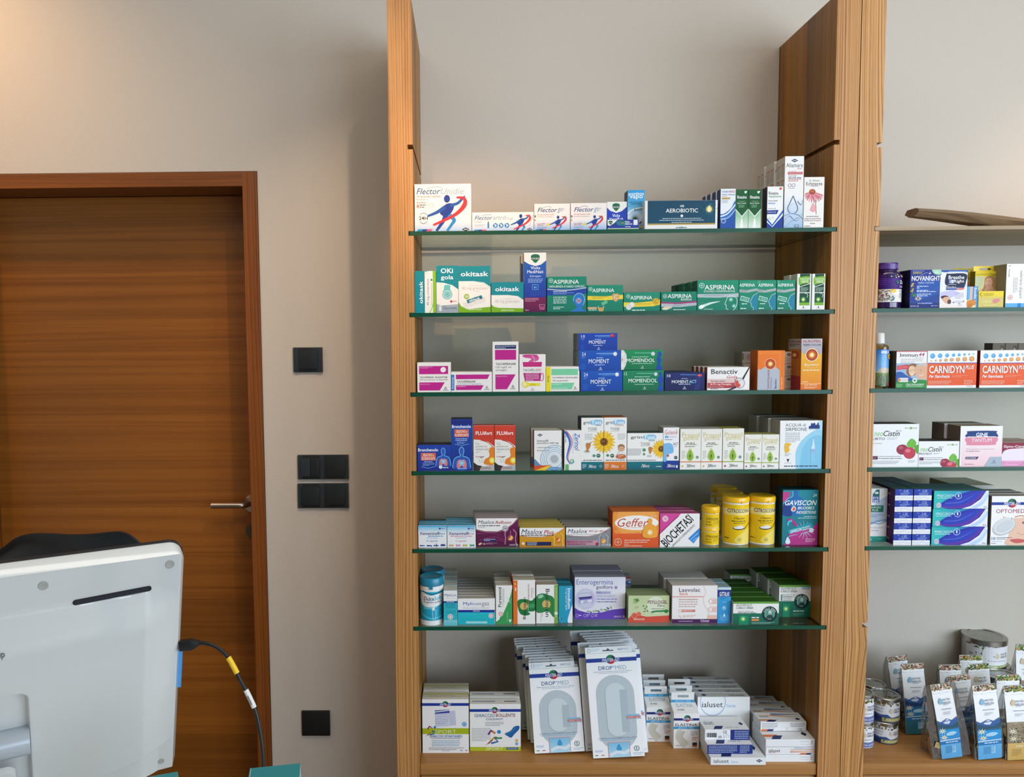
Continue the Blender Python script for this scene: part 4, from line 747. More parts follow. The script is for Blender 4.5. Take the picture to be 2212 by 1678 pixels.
# the stacked lozenge packs at the back
for cx_, top, n, lab in ((890, 285, 3, 'pink-dot'), (1262, 281, 3, 'black-diamond')):
    for k in range(3):
        y0 = top + k * 106 - (k == 2) * 4; y1 = y0 + 102
        x0, x1 = (897, 1030) if lab == 'pink-dot' else (1262, 1342)
        if lab == 'pink-dot':
            C(963, y0 + 46, 28, 'd8a8b8'); S([(985, y0 + 48), (1005, y0 + 62), (1026, y0 + 66)], 6, '6c5c50'); L(936, y0 + 90, 1020, y0 + 96, 1, '9c8c84')
            for j in range(4): R(897 + 3, y0 + 16 + j * 14, 910, y0 + 24 + j * 14, '3c3838')
        else: iba(1304, y0 + 24, 24, '1c1e28'); T('PASTIGLIE', 1265, y0 + 48, 1328, y0 + 66, 'b0a8a0'); L(1270, y0 + 72, 1326, y0 + 78, 1, 'a8a098'); L(1290, y0 + 92, 1326, y0 + 97, 1, 'a8a098')
        yy = -DEP + (.105 if lab == 'pink-dot' else .062)
        zbt = [SH[2] + (2 - kk) * .0312 for kk in range(3)][k]
        carton('pale lozenge carton with %s, %s of its three-high stack by the orange carton' % ('pink dot' if lab[0] == 'p' else 'black diamond', ('top', 'middle', 'bottom')[k]), x0, y0, x1, y1, .06, 'ddd2c6', side='a89c8c', Y=yy, z=zbt, z1=zbt + .0308, ref=(x0, y0, x1, y1), group='stacked pale lozenge cartons')
def target(x, y, r): C(x, y, r, '9c2820'); C(x, y, r * .78, 'd8582c'); C(x, y, r * .6, 'a83020'); C(x, y, r * .5, 'f0b83c'); C(x, y, r * .26, 'f8f0c0')
R(1032, 270, 1225, 430, 'f08428', 'e06c20'); R(1032, 430, 1225, 606, 'b4bcc8'); Pg([(1032, 430), (1141, 395), (1225, 440), (1225, 425), (1225, 300), (1032, 300)], 'ec7820'); Pg([(1045, 440), (1110, 395), (1172, 395), (1225, 440), (1225, 606), (1032, 606), (1032, 440)], 'b4bcc8'); C(1141, 383, 50, 'f0a468'); target(1141, 383, 42)
R(1225, 270, 1267, 606, 'e8781c'); S([(1225, 272), (1225, 606)], 3, 'f4b070', 0); T('NUROFOLJUNIOR', 1119, 432, 1139, 593, 'a02c4c', 1, 0, 1); T('125mg supposte', 1147, 500, 1156, 595, '5c2c50', 1, 0, 1); T('Bambini', 1182, 514, 1199, 593, '1c2c5c', 1, 0, 1); T('10 supposte', 1236, 496, 1250, 595, 'f8e0c0', 1, 0, 1)
carton('orange and grey carton with a red-gold target, standing between pale stacks', 1029, 269, 1268, 606, .05, 'e8781c', side='c86418')
R(1408, 165, 1590, 300, 'c4c0c4', 'a8a8b4'); R(1408, 300, 1590, 600, 'f0b428', 'e88420'); Pg([(1408, 275), (1450, 310), (1555, 310), (1590, 280), (1590, 340), (1408, 340)], 'f0b428'); T('NUROFEN', 1422, 177, 1574, 200, 'a8203c', 2); T('FEBBRE E DOLORE', 1423, 210, 1580, 227, '2c2838', 2); L(1424, 236, 1496, 243, 1, 'c89cac'); C(1501, 304, 58, 'f0d09c'); target(1501, 304, 49); T('Bambini', 1438, 376, 1562, 397, 'f8ecc8', 1); T('100mg/5ml', 1446, 407, 1550, 422, 'f8d87c'); L(1426, 430, 1572, 440, 1, 'fbeecb'); L(1420, 530, 1476, 537, 1, 'fbeecb'); R(1408, 548, 1590, 552, 'f8d8a0'); R(1408, 552, 1590, 600, 'e4741c'); T('gusto ARANCIA', 1442, 555, 1554, 568, 'fbeecb', 1); L(1440, 576, 1556, 588, 2, 'fbeecb')
nf = ART[:]; ART.clear()
R(0, 0, 100, 435, 'b8b0ac'); R(0, 90, 100, 320, 'c07c2c'); R(0, 320, 100, 435, 'a83840'); target(50, 140, 34); T('NUROFEN', 6, 16, 94, 34, '9c3448', 1); L(8, 46, 90, 66, 2, '3c3438'); ns = take()
carton('tall yellow-orange carton with a red-gold target below a grey top', 1406, 166, 1590, 600, .075, 'e8a024', side='8a5420', top='8a7c74', art=nf, left_art=(ns, (0, 0, 100, 435)))

# ================================================================ fourth glass shelf
ZM(840, 690, 3.95); shelf(SH[3])
def torso(x, y, s, c='7cc8f0', glow='e87c7c'):
    q = lambda pts: [(x + a * s, y + b * s) for a, b in pts]
    B(q([(-.12, -.5), (0, -.62), (.12, -.5), (.11, -.3), (.07, -.16), (.3, -.06), (.42, .08), (.5, .5), (.36, .55), (.3, .2), (.28, .6), (-.28, .6), (-.3, .2), (-.36, .55), (-.5, .5), (-.42, .08), (-.3, -.06), (-.07, -.16), (-.11, -.3)]), '2c5cb8')
    S(q([(-.5, .5), (-.42, .08), (-.3, -.06), (-.07, -.14), (-.11, -.3), (-.12, -.5), (0, -.62), (.12, -.5), (.11, -.3), (.07, -.14), (.3, -.06), (.42, .08), (.5, .5)]), .035 * s, c)
    for sg in (-1, 1): B(q([(sg * .04, .08), (sg * .2, .1), (sg * .27, .3), (sg * .24, .5), (sg * .06, .45)]), glow)
    C(x, y + .24 * s, .15 * s, 'a8dcf4'); O(x, y + .24 * s, .1 * s, .03 * s, '3c8cc8')
BR = '1c3494'
R(242, 1072, 533, 1290, '1c46ac', '1a2c88'); T('Bronchenolo', 249, 1098, 421, 1124, 'ffffff', 2); R(273, 1136, 400, 1200, 'd86850'); T('SEDATIVO e', 291, 1144, 384, 1167, 'f8e8e0', 2); T('FLUIDIFICANTE', 280, 1172, 396, 1196, 'f8e8e0', 2); L(300, 1208, 370, 1214, 1, 'c8dcf4'); L(288, 1220, 388, 1245, 3, '9cbce8'); S([(275, 1252), (335, 1266), (400, 1250)], 3, '8cc0ec', 0); torso(465, 1178, 132); C(441, 1256, 15, 'e8ecf2'); L(458, 1258, 512, 1268, 1, 'd8e0ec')
carton('low blue carton with a glowing torso and orange word block, at the row end', 242, 1070, 533, 1288, .055, BR, top='2c2c48', side='14205c')
R(531, 862, 714, 1290, '1c50b0', '1a2c88'); R(531, 862, 714, 900, '1c2c80'); T('Bronchenolo', 539, 899, 701, 925, 'ffffff', 2); R(559, 936, 684, 1002, 'd86850'); T('SEDATIVO e', 576, 944, 668, 966, 'f8e8e0', 2); T('FLUIDIFICANTE', 564, 974, 680, 996, 'f8e8e0', 2); L(568, 1014, 674, 1034, 2, 'c8dcf4'); L(582, 1042, 650, 1062, 2, '9cbce8'); S([(560, 1062), (620, 1076), (684, 1060)], 3, '8cc0ec', 0); torso(620, 1185, 158); L(585, 1268, 665, 1275, 1, 'c8dcf4')
carton('tall blue syrup carton with a glowing torso under an orange word block', 531, 850, 714, 1289, .05, BR, top='20243c', side='14205c')
for x, lab in ((722, 'red-topped sachet carton with glowing orange chest, beside the tall blue syrup'), (902, 'red-topped sachet carton with glowing orange chest, beside the empty gap')):
    R(x, 905, x + 178, 1025, 'd8422c', 'c83c2c'); R(x, 1022, x + 178, 1286, 'eeece6'); Pg([(x, 1022), (x + 70, 1026), (x + 130, 1044), (x + 178, 1080), (x + 178, 1000), (x, 1000)], 'ce402c'); S([(x + 60, 1026), (x + 130, 1052), (x + 178, 1100)], 6, 'b83428'); T('FLUifort', x + 19, 953, x + 161, 983, 'ffffff', 2)
    T('2,7g', x + 17, 1048, x + 47, 1070, '8c8c80'); T('granulato per', x + 17, 1072, x + 118, 1092, '8c8c80'); T('soluzione orale', x + 17, 1094, x + 128, 1112, '8c8c80'); L(x + 17, 1124, x + 60, 1136, 2, 'a8a89c'); T('10 bustine', x + 17, 1160, x + 74, 1174, 'd05040', 1); S([(x + 60, 1178), (x + 90, 1164)], 5, '30302c', 0); S([(x + 48, 1186), (x + 52, 1214), (x + 72, 1214), (x + 76, 1186)], 3, 'a8a8a0', 0)
    B([(x + 140, 1095), (x + 160, 1088), (x + 178, 1100), (x + 178, 1230), (x + 92, 1230), (x + 98, 1190), (x + 130, 1172), (x + 138, 1150), (x + 132, 1120)], 'e8842c'); C(x + 160, 1200, 26, 'f4dc3c'); C(x + 160, 1200, 14, 'f8f0a0')
    Pg([(x, 1215), (x + 30, 1238), (x + 90, 1250), (x + 178, 1236), (x + 178, 1286), (x, 1286)], 'b8b8b8'); Pg([(x, 1215), (x + 30, 1238), (x + 70, 1248), (x + 50, 1286), (x, 1286)], '2c2c30'); T('1 al GIORNO', x + 34, 1255, x + 150, 1273, '9c3438', 1)
    carton(lab, x, 904, x + 178, 1286, .035, 'eeece6', side='c03c2c', top='b84030', group='red-topped sachet cartons')
R(1239, 948, 1475, 1284, 'f1efec'); iba(1289, 985, 24, '1c2030'); T('Solmucol®', 1262, 1023, 1362, 1042, '2c2c2c', 1); T('mucolitico 600 mg', 1262, 1045, 1448, 1064, '2c2c2c', 1); T('compresse effervescenti', 1264, 1084, 1440, 1098, '4c4c4c', 1); T('Acetilcisteina', 1262, 1108, 1370, 1122, '6c6c6c')
B([(1239, 1190), (1280, 1225), (1320, 1245), (1475, 1262), (1475, 1300), (1239, 1300)], '5c8cb8')
for r in (118, 100, 84, 68): O(1412, 1190, r, 6, ('9cc4e4', 'c4dcf0', '8cb4dc', 'dceaf4')[r % 4]); 
C(1412, 1190, 58, 'dfe8ee'); C(1412, 1190, 38, 'c4c8cc'); C(1412, 1188, 30, 'b4b8bc'); Pg([(1239, 1284), (1239, 1245), (1390, 1240), (1300, 1284)], 'd8502c'); Pg([(1245, 1284), (1345, 1250), (1390, 1240), (1340, 1284)], 'f0c828')
carton('white carton with a fizzing tablet in blue ripples, right of the empty gap'.replace('right of', 'beside'), 1239, 947, 1475, 1284, .038, 'f1efec', side='8c8478', top='c8c0b4', rows=2, dx=-.004, gap=.002, back='white fizzing-tablet carton standing behind its twin')
R(1497, 953, 1642, 1281, 'f2f1ee'); S([(1500, 953), (1535, 1010), (1545, 1060), (1530, 1120), (1520, 1180), (1545, 1230)], 22, '3c6cc4', 1, 16, 6); S([(1515, 953), (1555, 1010), (1560, 1070), (1540, 1130), (1530, 1190), (1560, 1232)], 8, 'c8405c', 1, 6, 3); S([(1545, 1230), (1580, 1215), (1570, 1190)], 6, '4c8cc8'); C(1560, 1205, 17, '6cb87c'); C(1560, 1205, 10, 'c8e8cc'); R(1505, 1232, 1535, 1281, '6cb06c'); T('Zerinol', 1585, 968, 1628, 1118, '2c64b8', 1, 1, -1); L(1568, 975, 1582, 1140, 2, '9cb4d8', 1); L(1502, 985, 1516, 1050, 1, '9cb4d8', 1)
carton('narrow white carton with sideways blue name and twisting blue-red ribbons', 1497, 945, 1644, 1281, .04, 'f2f1ee', side='a8a098', top='b8b0a8')
def sunflower(x, y, r, a0=0, a1=360):
    for a in range(a0, a1, 18): q = math.radians(a); S([(x + r * .25 * math.cos(q), y + r * .25 * math.sin(q)), (x + r * .65 * math.cos(q), y + r * .65 * math.sin(q)), (x + r * math.cos(q + .06), y + r * math.sin(q + .06))], r * .16, ('f0b818', 'f4cc30')[a % 36 == 0], 1, r * .26, r * .03)
    C(x, y, r * .34, '8c5a14'); C(x, y, r * .22, '5c3a10'); C(x - r * .04, y - r * .04, r * .1, 'a8781c')
def grin(x, x1, kind, yo=0):
    w = x1 - x; c = '0f7482' if kind != 'p' else 'e07c2c'
    R(x, 838, x1, 1278, 'f3f2ef'); R(x, 1208, x1, 1278, c, '0c6070' if kind != 'p' else 'd4701c'); T('grin', x + 16, 866, x + 82, 897, '2c3c44', 1); B([(x + 76, 866), (x + 100, 856), (x + 172, 858), (x + 176, 890), (x + 120, 896), (x + 78, 892)], '8cc4e8'); T('Tuss', x + 86, 861, x + 172, 890, 'ffffff', 2); T('Adulti' if kind != 'p' else 'Pediatric', x + 120 - 24 * (kind == 'p'), 893, x + 172, 907, c, 1, 1 if kind != 'p' else 0)
    T('TOSSE', x + 56, 920, x + 134, 942, '5c5c60'); L(x + 56, 948, x + 134, 953, 1, 'a8a8a8')
    L(x + 30 if kind != 'p' else x + 118, 972, x + 96 if kind != 'p' else x + 186, 1022, 6, 'a8a8a4'); L(x + 16, 1192, x1 - 12, 1202, 1, '6c7070'); T('Aboca', x + 76, 1232, x + 128, 1260, 'f4f4f0', 0, 1); S([(x + 62, 1260), (x + 78, 1236), (x + 80, 1258), (x + 66, 1230)], 3, 'f4f4f0'); L(x + 10, 1228, x + 44, 1262, 4, 'e0ecec'); O(x + 168, 1246, 9, 2, 'e0ecec')
grin(1641, 1833, 'a'); sunflower(1835, 1040, 98); R(1641, 1060, 1720, 1062, 'f3f2ef')
B([(1682, 1055), (1712, 1050), (1722, 1070), (1700, 1110), (1690, 1112)], 'c8843c'); S([(1700, 1065), (1730, 1040)], 5, 'a8642c', 0); E(1692, 1120, 26, 10, 'c8c8c4'); E(1692, 1117, 16, 6, 'b0702c'); C(1752, 1156, 12, '4c9c78'); C(1790, 1156, 16, '1c6c4c'); L(1780, 1152, 1800, 1160, 2, 'ffffff'); ga = take()
carton('tall white cough-syrup carton with half a sunflower and a teal foot', 1641, 838, 1833, 1277, .062, 'f3f2ef', side='2c3c40', top='38484c', art=ga)
grin(1833, 2028, 'p'); sunflower(1835, 1040, 98); C(1868, 1154, 11, '3c8c54'); C(1907, 1157, 16, '1c6c4c'); L(1897, 1152, 1917, 1160, 2, 'ffffff'); C(1985, 1095, 28, 'dcae88'); B([(1957, 1088), (1962, 1068), (1985, 1060), (2008, 1070), (2012, 1092), (1995, 1078), (1970, 1080)], '9c6c3c'); C(1976, 1097, 3, '4c3424'); C(1996, 1097, 3, '4c3424'); S([(1978, 1110), (1986, 1114), (1994, 1110)], 2, 'a85040'); B([(1950, 1150), (1960, 1125), (1985, 1120), (2010, 1125), (2028, 1150), (2028, 1180), (1945, 1180)], 'e0e4e4'); E(1982, 1164, 44, 20, 'c8642c'); L(1958, 1154, 2006, 1172, 2, 'f4e4c8')
carton('tall white cough-syrup carton with half a sunflower and an orange foot', 1834, 836, 2030, 1277, .062, 'f3f2ef', side='c06c28', top='b8682c')
ZM(1380, 690, 4.0218)
R(-145, 988, 210, 1300, 'f3f2ef'); R(-145, 1230, 210, 1300, '0f7482', '0c6070'); T('grin', -73, 1010, 38 - 10, 1040, '2c3c44', 1); B([(36, 1008), (60, 1000), (140, 1002), (146, 1036), (90, 1042), (40, 1036)], '8cc4e8'); T('Tuss', 42, 1004, 140, 1037, 'ffffff', 2); T('Adulti', 82, 1041, 140, 1056, '0f7482', 1, 1); T('TOSSE', 15, 1066, 97, 1088, '5c5c60'); L(15, 1092, 97, 1098, 1, 'a8a8a8'); sunflower(196, 1122, 82); B([(84, 1110), (110, 1105), (120, 1120), (104, 1158), (94, 1160)], 'c8843c'); E(94, 1182, 20, 8, 'c8c8c4'); L(-126, 1120, 20, 1175, 5, 'a0a0a0'); C(46, 1130, 14, '4c9c78'); C(46, 1166, 10, '4c9c78'); L(-120, 1215, 150, 1223, 1, '6c7070'); T('Aboca', 36, 1252, 92, 1280, 'f4f4f0', 0, 1); S([(20, 1282), (38, 1256), (42, 1280), (26, 1250)], 3, 'f4f4f0'); L(150, 1270, 196, 1278, 1, 'e0ecec')
carton('wide white cough-tablet carton with a cut sunflower and a teal foot', X0(2032), 986, 210, 1300, .05, 'f3f2ef', side='2c3c40', top='38484c')
R(211, 940, 349, 1222, 'f1f2f3'); R(211, 1222, 349, 1300, '1a3f9c', '14307c'); T('Golamir', 222, 960, 341, 998, 'b83448', 0); C(327, 960, 7, 'e8c83c'); S([(222, 1042), (290, 1042)], 4, '2c4c9c', 0); R(224, 1008, 256, 1028, '6cb8e4'); L(262, 1012, 328, 1024, 2, 'c88c98'); T('2ACT', 297, 1068, 342, 1088, '5c6068', 1); L(306, 1094, 334, 1106, 2, 'd08c98')
B([(222, 1075), (265, 1070), (290, 1085), (300, 1110), (302, 1145), (285, 1160), (262, 1165), (240, 1190), (245, 1222), (211, 1222), (211, 1085)], '7cbce8'); C(252, 1180, 11, 'c84c50'); S([(268, 1112), (290, 1120)], 4, '5c98d0', 0); C(322, 1196, 15, '3c4040'); L(312, 1192, 332, 1200, 2, 'f0f0f0'); T('Aboca', 258, 1252, 316, 1280, 'f4f4f0', 0, 1); S([(246, 1282), (262, 1256), (264, 1280), (250, 1250)], 3, 'f4f4f0'); R(325, 1262, 340, 1284, 'e8ecf4')
carton('narrow white carton with a pale blue face profile and a royal-blue foot', 211, 938, 349, 1299, .055, 'f1f2f3', side='b0b4b8', top='a8a8a8')
def propol(x0, x1, y0, y1, stripe, dot):
    w, h = x1 - x0, y1 - y0; X = lambda a: x0 + a * w; Y_ = lambda a: y0 + a * h
    R(x0, y0, x1, y1, 'edebe2', 'f4f3ee'); R(x0, Y_(.82), x1, y1, 'f3f1ec'); T('Propol', X(.08), Y_(.09), X(.93), Y_(.24), 'd2c68e', 2); T('gemma', X(.14), Y_(.20), X(.88), Y_(.31), 'd9ce9c', 2); L(X(.3), Y_(.34), X(.7), Y_(.37), 1, '6c7054'); L(X(.22), Y_(.38), X(.8), Y_(.45), 2, '6c7054')
    cx_ = X(.48); B([(cx_, Y_(.47)), (cx_ + w * .17, Y_(.62)), (cx_ + w * .17, Y_(.73)), (cx_, Y_(.80)), (cx_ - w * .17, Y_(.73)), (cx_ - w * .17, Y_(.62))], 'c8d890'); B([(cx_, Y_(.52)), (cx_ + w * .13, Y_(.64)), (cx_ + w * .12, Y_(.73)), (cx_, Y_(.775)), (cx_ - w * .12, Y_(.73)), (cx_ - w * .13, Y_(.64))], '7cac2c')
    for k in range(4): S([(cx_ - w * .09, Y_(.63 + .035 * k)), (cx_, Y_(.59 + .035 * k)), (cx_ + w * .09, Y_(.63 + .035 * k))], h * .009, 'c4dc58')
    E(cx_, Y_(.67), w * .035, h * .05, '3c6c1c'); L(X(.08), Y_(.54), X(.24), Y_(.74), 6, 'a8a890'); C(X(.83), Y_(.70), w * .065, '2c7c54'); L(X(.79), Y_(.69), X(.87), Y_(.715), 2, 'ffffff'); R(x0, Y_(.80), x1, Y_(.825), stripe); T('Aboca', X(.42), Y_(.87), X(.72), Y_(.94), '4c5c5c', 0, 1); S([(X(.32), Y_(.96)), (X(.42), Y_(.87)), (X(.42), Y_(.95)), (X(.33), Y_(.86))], h * .007, '4c5c5c'); C(X(.12), Y_(.92), w * .045, dot)
big = [(358, 540, 'e08c5c', 'e0b83c', 'white carton with green drop over an orange line, beside the face-profile carton', 'b0b4ac'), (541, 724, 'e08c5c', 'e0b83c', 'white carton with green drop over an orange line, between two of its height', 'b0b4ac'), (728, 912, 'a8b84c', 'a83c4c', 'taller white carton with green drop over an olive line', '8c9038')]
for x0, x1, st, dt, lab, tp in big:
    propol(x0, x1, 952, 1300, st, dt); carton(lab, x0, 950 if st[0] == 'e' else 946, x1, 1300, .05, 'eeece4', top=tp, side='c8c4b4', ref=(x0, 952, x1, 1300), group='white green-drop cartons')
for x0, x1, lab in ((916, 1068, 'small white carton with green drop, beside the taller ones'), (1069, 1218, 'small white carton with green drop, beside the pale-blue nasal pack')):
    propol(x0, x1, 1000, 1296, 'a8b84c', 'a83c4c'); carton(lab, x0, 998, x1, 1296, .045, 'eeece4', top='a8a860', side='c8c4b4', group='small white green-drop cartons')
R(1226, 878, 1592, 1290, 'f3f4f3'); B([(1592, 960), (1520, 965), (1430, 1030), (1375, 1110), (1362, 1200), (1400, 1330), (1640, 1330), (1640, 960)], '9cd4ec'); B([(1600, 1030), (1500, 1020), (1430, 1100), (1410, 1190), (1425, 1320), (1640, 1320)], '84c8e8'); Pg([(1560, 878), (1592, 878), (1592, 960), (1530, 960)], 'b8e0f0')
T('ACQUA di', 1270, 902, 1446, 932, '46506c'); T('SIRMIONE', 1270, 937, 1458, 966, '46506c'); Pg([(1472, 948), (1474, 925), (1490, 922), (1492, 898), (1510, 905), (1512, 898), (1528, 898), (1530, 915), (1545, 912), (1548, 895), (1556, 895), (1560, 918), (1568, 915), (1568, 948)], '1c3c80'); L(1475, 952, 1565, 958, 1, '8cb8dc')
L(1270, 982, 1400, 1062, 6, '94a0ac'); B([(1268, 1072), (1325, 1075), (1305, 1100), (1310, 1130), (1298, 1148), (1268, 1146)], 'f0bc3c'); L(1268, 1160, 1320, 1180, 2, '8090a4'); Pg([(1286, 1205), (1310, 1205), (1298, 1235)], '20242c'); L(1268, 1238, 1330, 1243, 1, 'a0a8b0')
Pg([(1514, 1035), (1520, 1035), (1526, 1085), (1532, 1120), (1496, 1120), (1506, 1085)], 'd4ecf6'); R(1494, 1120, 1532, 1150, '9cb4e0'); R(1498, 1150, 1528, 1240, '90cce8'); L(1266, 1262, 1560, 1274, 1, '3c4c6c')
carton('large white carton with a pale-blue drop and navy castle skyline, foremost of three', 1222, 877, 1592, 1290, .058, 'f3f4f3', side='b0ada6', top='6c6c68', rows=3, dx=-.006, gap=.004, group='pale-blue castle cartons', back='white castle carton, # in its row from the front')
# ================================================================ fifth glass shelf
ZM(860, 1030, 4.0963); shelf(SH[4], auto=True)
def xama(x, c1, c2, pic):
    w = 252; R(x, 432, x + w, 500, '5cc0e8', 'f0f3f5'); R(x, 432, x + w, 440, '3ca8dc'); C(x + 193, 457, 12, 'a8b4d8'); C(x + 193, 457, 8, '3c54a0'); L(x + 207, 454, x + 238, 461, 1, '4c5c8c'); T('Xamamina®', x + 13, 486, x + 195 - 0 * pic, 512, '1c2474', 2)
    L(x + 195, 500, x + 240, 510, 1, c1); L(x + 30 if pic else x + 90, 520, x + 226, 530, 1, c1); L(x + 78, 537, x + 174, 545, 1, 'a8c4dc'); T('6 capsule', x + 76, 556, x + 172, 578, c1)
    if not pic:
        for i, c in enumerate(('203c8c',) * 4): S([(x + 14 + 62 * i, 607), (x + 58 + 62 * i, 607)], 11, c, 0, 13, 6)
        C(x + 90, 612, 5, '203c8c'); C(x + 116, 612, 5, '203c8c'); S([(x + 162, 590), (x + 166, 618)], 6, '203c8c', 0); S([(x + 202, 603), (x + 238, 603)], 16, '203c8c', 0)
    else:
        for i, c in enumerate(('d8a468', 'e088b8', 'c8b83c', '3c9c5c')): S([(x + 16 + 62 * i, 604), (x + 56 + 62 * i, 602)], 12, c, 0, 16, 8); C(x + 24 + 62 * i, 610, 6, c); C(x + 48 + 62 * i, 610, 6, c)
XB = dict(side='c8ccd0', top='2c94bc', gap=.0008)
xama(177, '4c9cc8', '', 0)
carton('blue-topped white carton with a row of four navy vehicles', 177, 430, 431, 628, .018, 'f2f3f4', rows=3, dx=0, back='blue-topped vehicle carton, # in its row from the front', group='blue-topped vehicle cartons', **XB)
xama(433, 'd08ca8', '', 1)
carton('blue-topped white carton with four coloured toy vehicles', 433, 430, 687, 628, .018, 'f2f3f4', rows=5, dx=-.0014, back='blue-topped toy-vehicle carton, # in its row from the front', group='blue-topped toy-vehicle cartons', **XB)
def maalox(x0, x1, y0, y1, c, c2, sub, tx):
    R(x0, y0, x1, y1, c, c2); w, h = x1 - x0, y1 - y0
    Pg([(x0, y0), (x1 - w * .02, y0), (x1 - w * .14, y0 + h * .2), (x1 - w * .3, y0 + h * .36), (x0 + w * .5, y0 + h * .46), (x0 + w * .2, y0 + h * .45), (x0, y0 + h * .38)], 'f4f2ef')
    S([(x0, y0 + h * .40), (x0 + w * .2, y0 + h * .47), (x0 + w * .5, y0 + h * .48), (x1 - w * .3, y0 + h * .38), (x1 - w * .13, y0 + h * .2), (x1, y0)], 4, 'c08888'); tx()
def stomach(x, y, s, c, g):
    for sg in (-1, 1): S([(x + sg * .2 * s, y - .6 * s), (x + sg * .45 * s, y - .3 * s), (x + sg * .4 * s, y + .1 * s), (x + sg * .45 * s, y + .6 * s)], .08 * s, c)
    S([(x, y - .5 * s), (x, y - .15 * s)], .05 * s, c); C(x, y + .1 * s, .25 * s, g); B([(x + .05 * s, y - .1 * s), (x + .2 * s, y + .05 * s), (x + .05 * s, y + .25 * s), (x - .2 * s, y + .2 * s), (x - .05 * s, y + .1 * s)], 'f4c870')
def sanofi(x0, x1, y, c='f4f0f4'): T('SANOFI', x0, y - 7, x0 + (x1 - x0) * .72, y + 6, c); S([(x1 - 14, y - 8), (x1 - 4, y - 6), (x1 - 3, y + 4), (x1 - 14, y + 7)], 5, c)
maalox(691, 1065, 365, 618, '6c1850', '54123c', '', lambda: (T('Maalox', 706, 383, 855, 415, '20244c', 2, 1), T('Reflusso', 860, 388, 1003, 415, 'b8343c', 2, 1)))
L(706, 427, 903, 438, 1, '5c5c64'); L(706, 444, 768, 450, 1, '8c8c94'); C(948, 455, 28, 'd8d4d8'); O(948, 455, 22, 3, '4c3c54'); T('24h', 932, 446, 966, 464, '3c3048', 1); S([(691, 500), (850, 500), (940, 545)], 6, 'a03c80', 1, 3, 1); S([(720, 560), (850, 530), (940, 560)], 5, '983878'); S([(760, 600), (880, 560), (940, 575)], 4, '983878')
stomach(995, 530, 110, 'c07ca0', 'a84c50'); Pg([(750, 545), (865, 550), (862, 572), (750, 568)], '1c2c6c'); L(758, 548, 860, 566, 2, 'e8e0ec'); E(724, 591, 17, 9, 'e8c0a0', rot=-.5); T('14', 749, 584, 768, 598, 'ffffff', 1); L(774, 584, 876, 596, 2, 'c8a0b8'); sanofi(986, 1058, 602)
carton('purple carton with a white headline area, a 24h ring and a glowing stomach', 690, 362, 1065, 618, .022, '6c1850', side='4c2038', top='a8a0a0', rows=4, dx=-.002, gap=.0015, back='purple and white stomach carton, # in its row from the front', group='purple stomach cartons')
maalox(1074, 1478, 450, 619, 'e0a428', 'd08c14', '', lambda: (T('Maalox', 1087, 462, 1282, 507, '20244c', 2, 1), T('Plus', 1288, 470, 1380, 507, 'b8343c', 2, 1)))
L(1088, 512, 1380, 522, 1, '3c3c44'); L(1096, 527, 1290, 533, 1, '9c8c80'); stomach(1420, 550, 90, 'f4cc60', 'd8582c'); R(1130, 574, 1356, 608, '1c2454'); L(1140, 578, 1230, 604, 3, 'd8dce8'); C(1105, 588, 13, 'ece4d0'); L(1086, 600, 1104, 608, 1, 'a06c10'); sanofi(1376, 1466, 604, 'f4d890')
carton('yellow carton with a white headline area and an orange stomach drawing', 1074, 449, 1478, 620, .024, 'dca020', side='a87c18', top='c4b048', rows=4, dx=-.0025, gap=.0012, back='yellow and white stomach carton, # in its row from the front', group='yellow stomach cartons')
maalox(1485, 1885, 447, 612, '909498', '80848a', '', lambda: (T('Maalox', 1498, 460, 1677, 497, '20244c', 2, 1), T('400 mg', 1687, 470, 1762, 492, 'b8343c', 1, 1), T('+ 400 mg', 1764, 470, 1848, 492, 'b8343c', 1, 1)))
L(1498, 505, 1770, 511, 1, 'a0a0a0'); T('Senza Zucchero', 1500, 519, 1614, 533, '7c7c88', 0, 0); R(1485, 560, 1770, 604, 'b06c84', 'c89cac', 1); T('Bruciore e Iperacidità', 1496, 564, 1722, 584, '5c1c38', 2); L(1500, 590, 1660, 600, 1, '7c3c54'); C(1762, 594, 15, 'a03044'); stomach(1818, 560, 90, 'b8bcc4', 'e09c50'); sanofi(1798, 1880, 602)
carton('grey carton with a white headline area and a pink strip', 1485, 446, 1885, 620, .024, '8c9094', side='6c6c70', top='88847c', rows=4, dx=-.0025, gap=.0012, back='grey and white stomach carton, # in its row from the front', group='grey stomach cartons')
# orange sachet carton, two looks meet here
X1 = lambda z6: (1380 + z6 / 4.0218 - 860) * 4.0963
xe = X1(175)
R(1897, 310, xe, 622, 'f07830', 'e05a1c'); C(2110, 390, 220, 'f0943c'); C(2110, 385, 180, 'f4a850'); R(1897, 500, xe, 622, 'e4602c', 'dc5420'); E(2110, 405, 195, 65, 'f8f6f0'); T('Geffer', 1940, 366, 2215, 440, 'c8402c', 0, 1); L(1995, 446, 2180, 452, 1, 'd8a890')
for i in range(60): a = math.pi * random.uniform(.05, .95); r = random.uniform(1.0, 1.28); C(2080 + 165 * r * math.cos(a), 430 + 62 * r * math.sin(a), 3, 'e07850')
bayer(1944, 574, 30, 'f8d8c0')
for i in range(4): L(2000, 556 + 17 * i, (2225, 2205, 2040, 2160)[i], 564 + 17 * i, 1, 'fbe4d4')
ax = X1(97); B([(ax - 20, 380), (ax, 365), (ax + 20, 380), (ax + 18, 415), (ax + 50, 440), (ax + 62, 530), (ax - 62, 530), (ax - 50, 440), (ax - 18, 415)], 'f4a83c'); C(ax, 490, 24, 'f8d890'); B([(ax - 6, 478), (ax + 10, 486), (ax + 2, 502), (ax - 14, 498)], 'fdf4e0'); L(X1(100), 345, X1(160), 354, 1, 'f8d0b0')
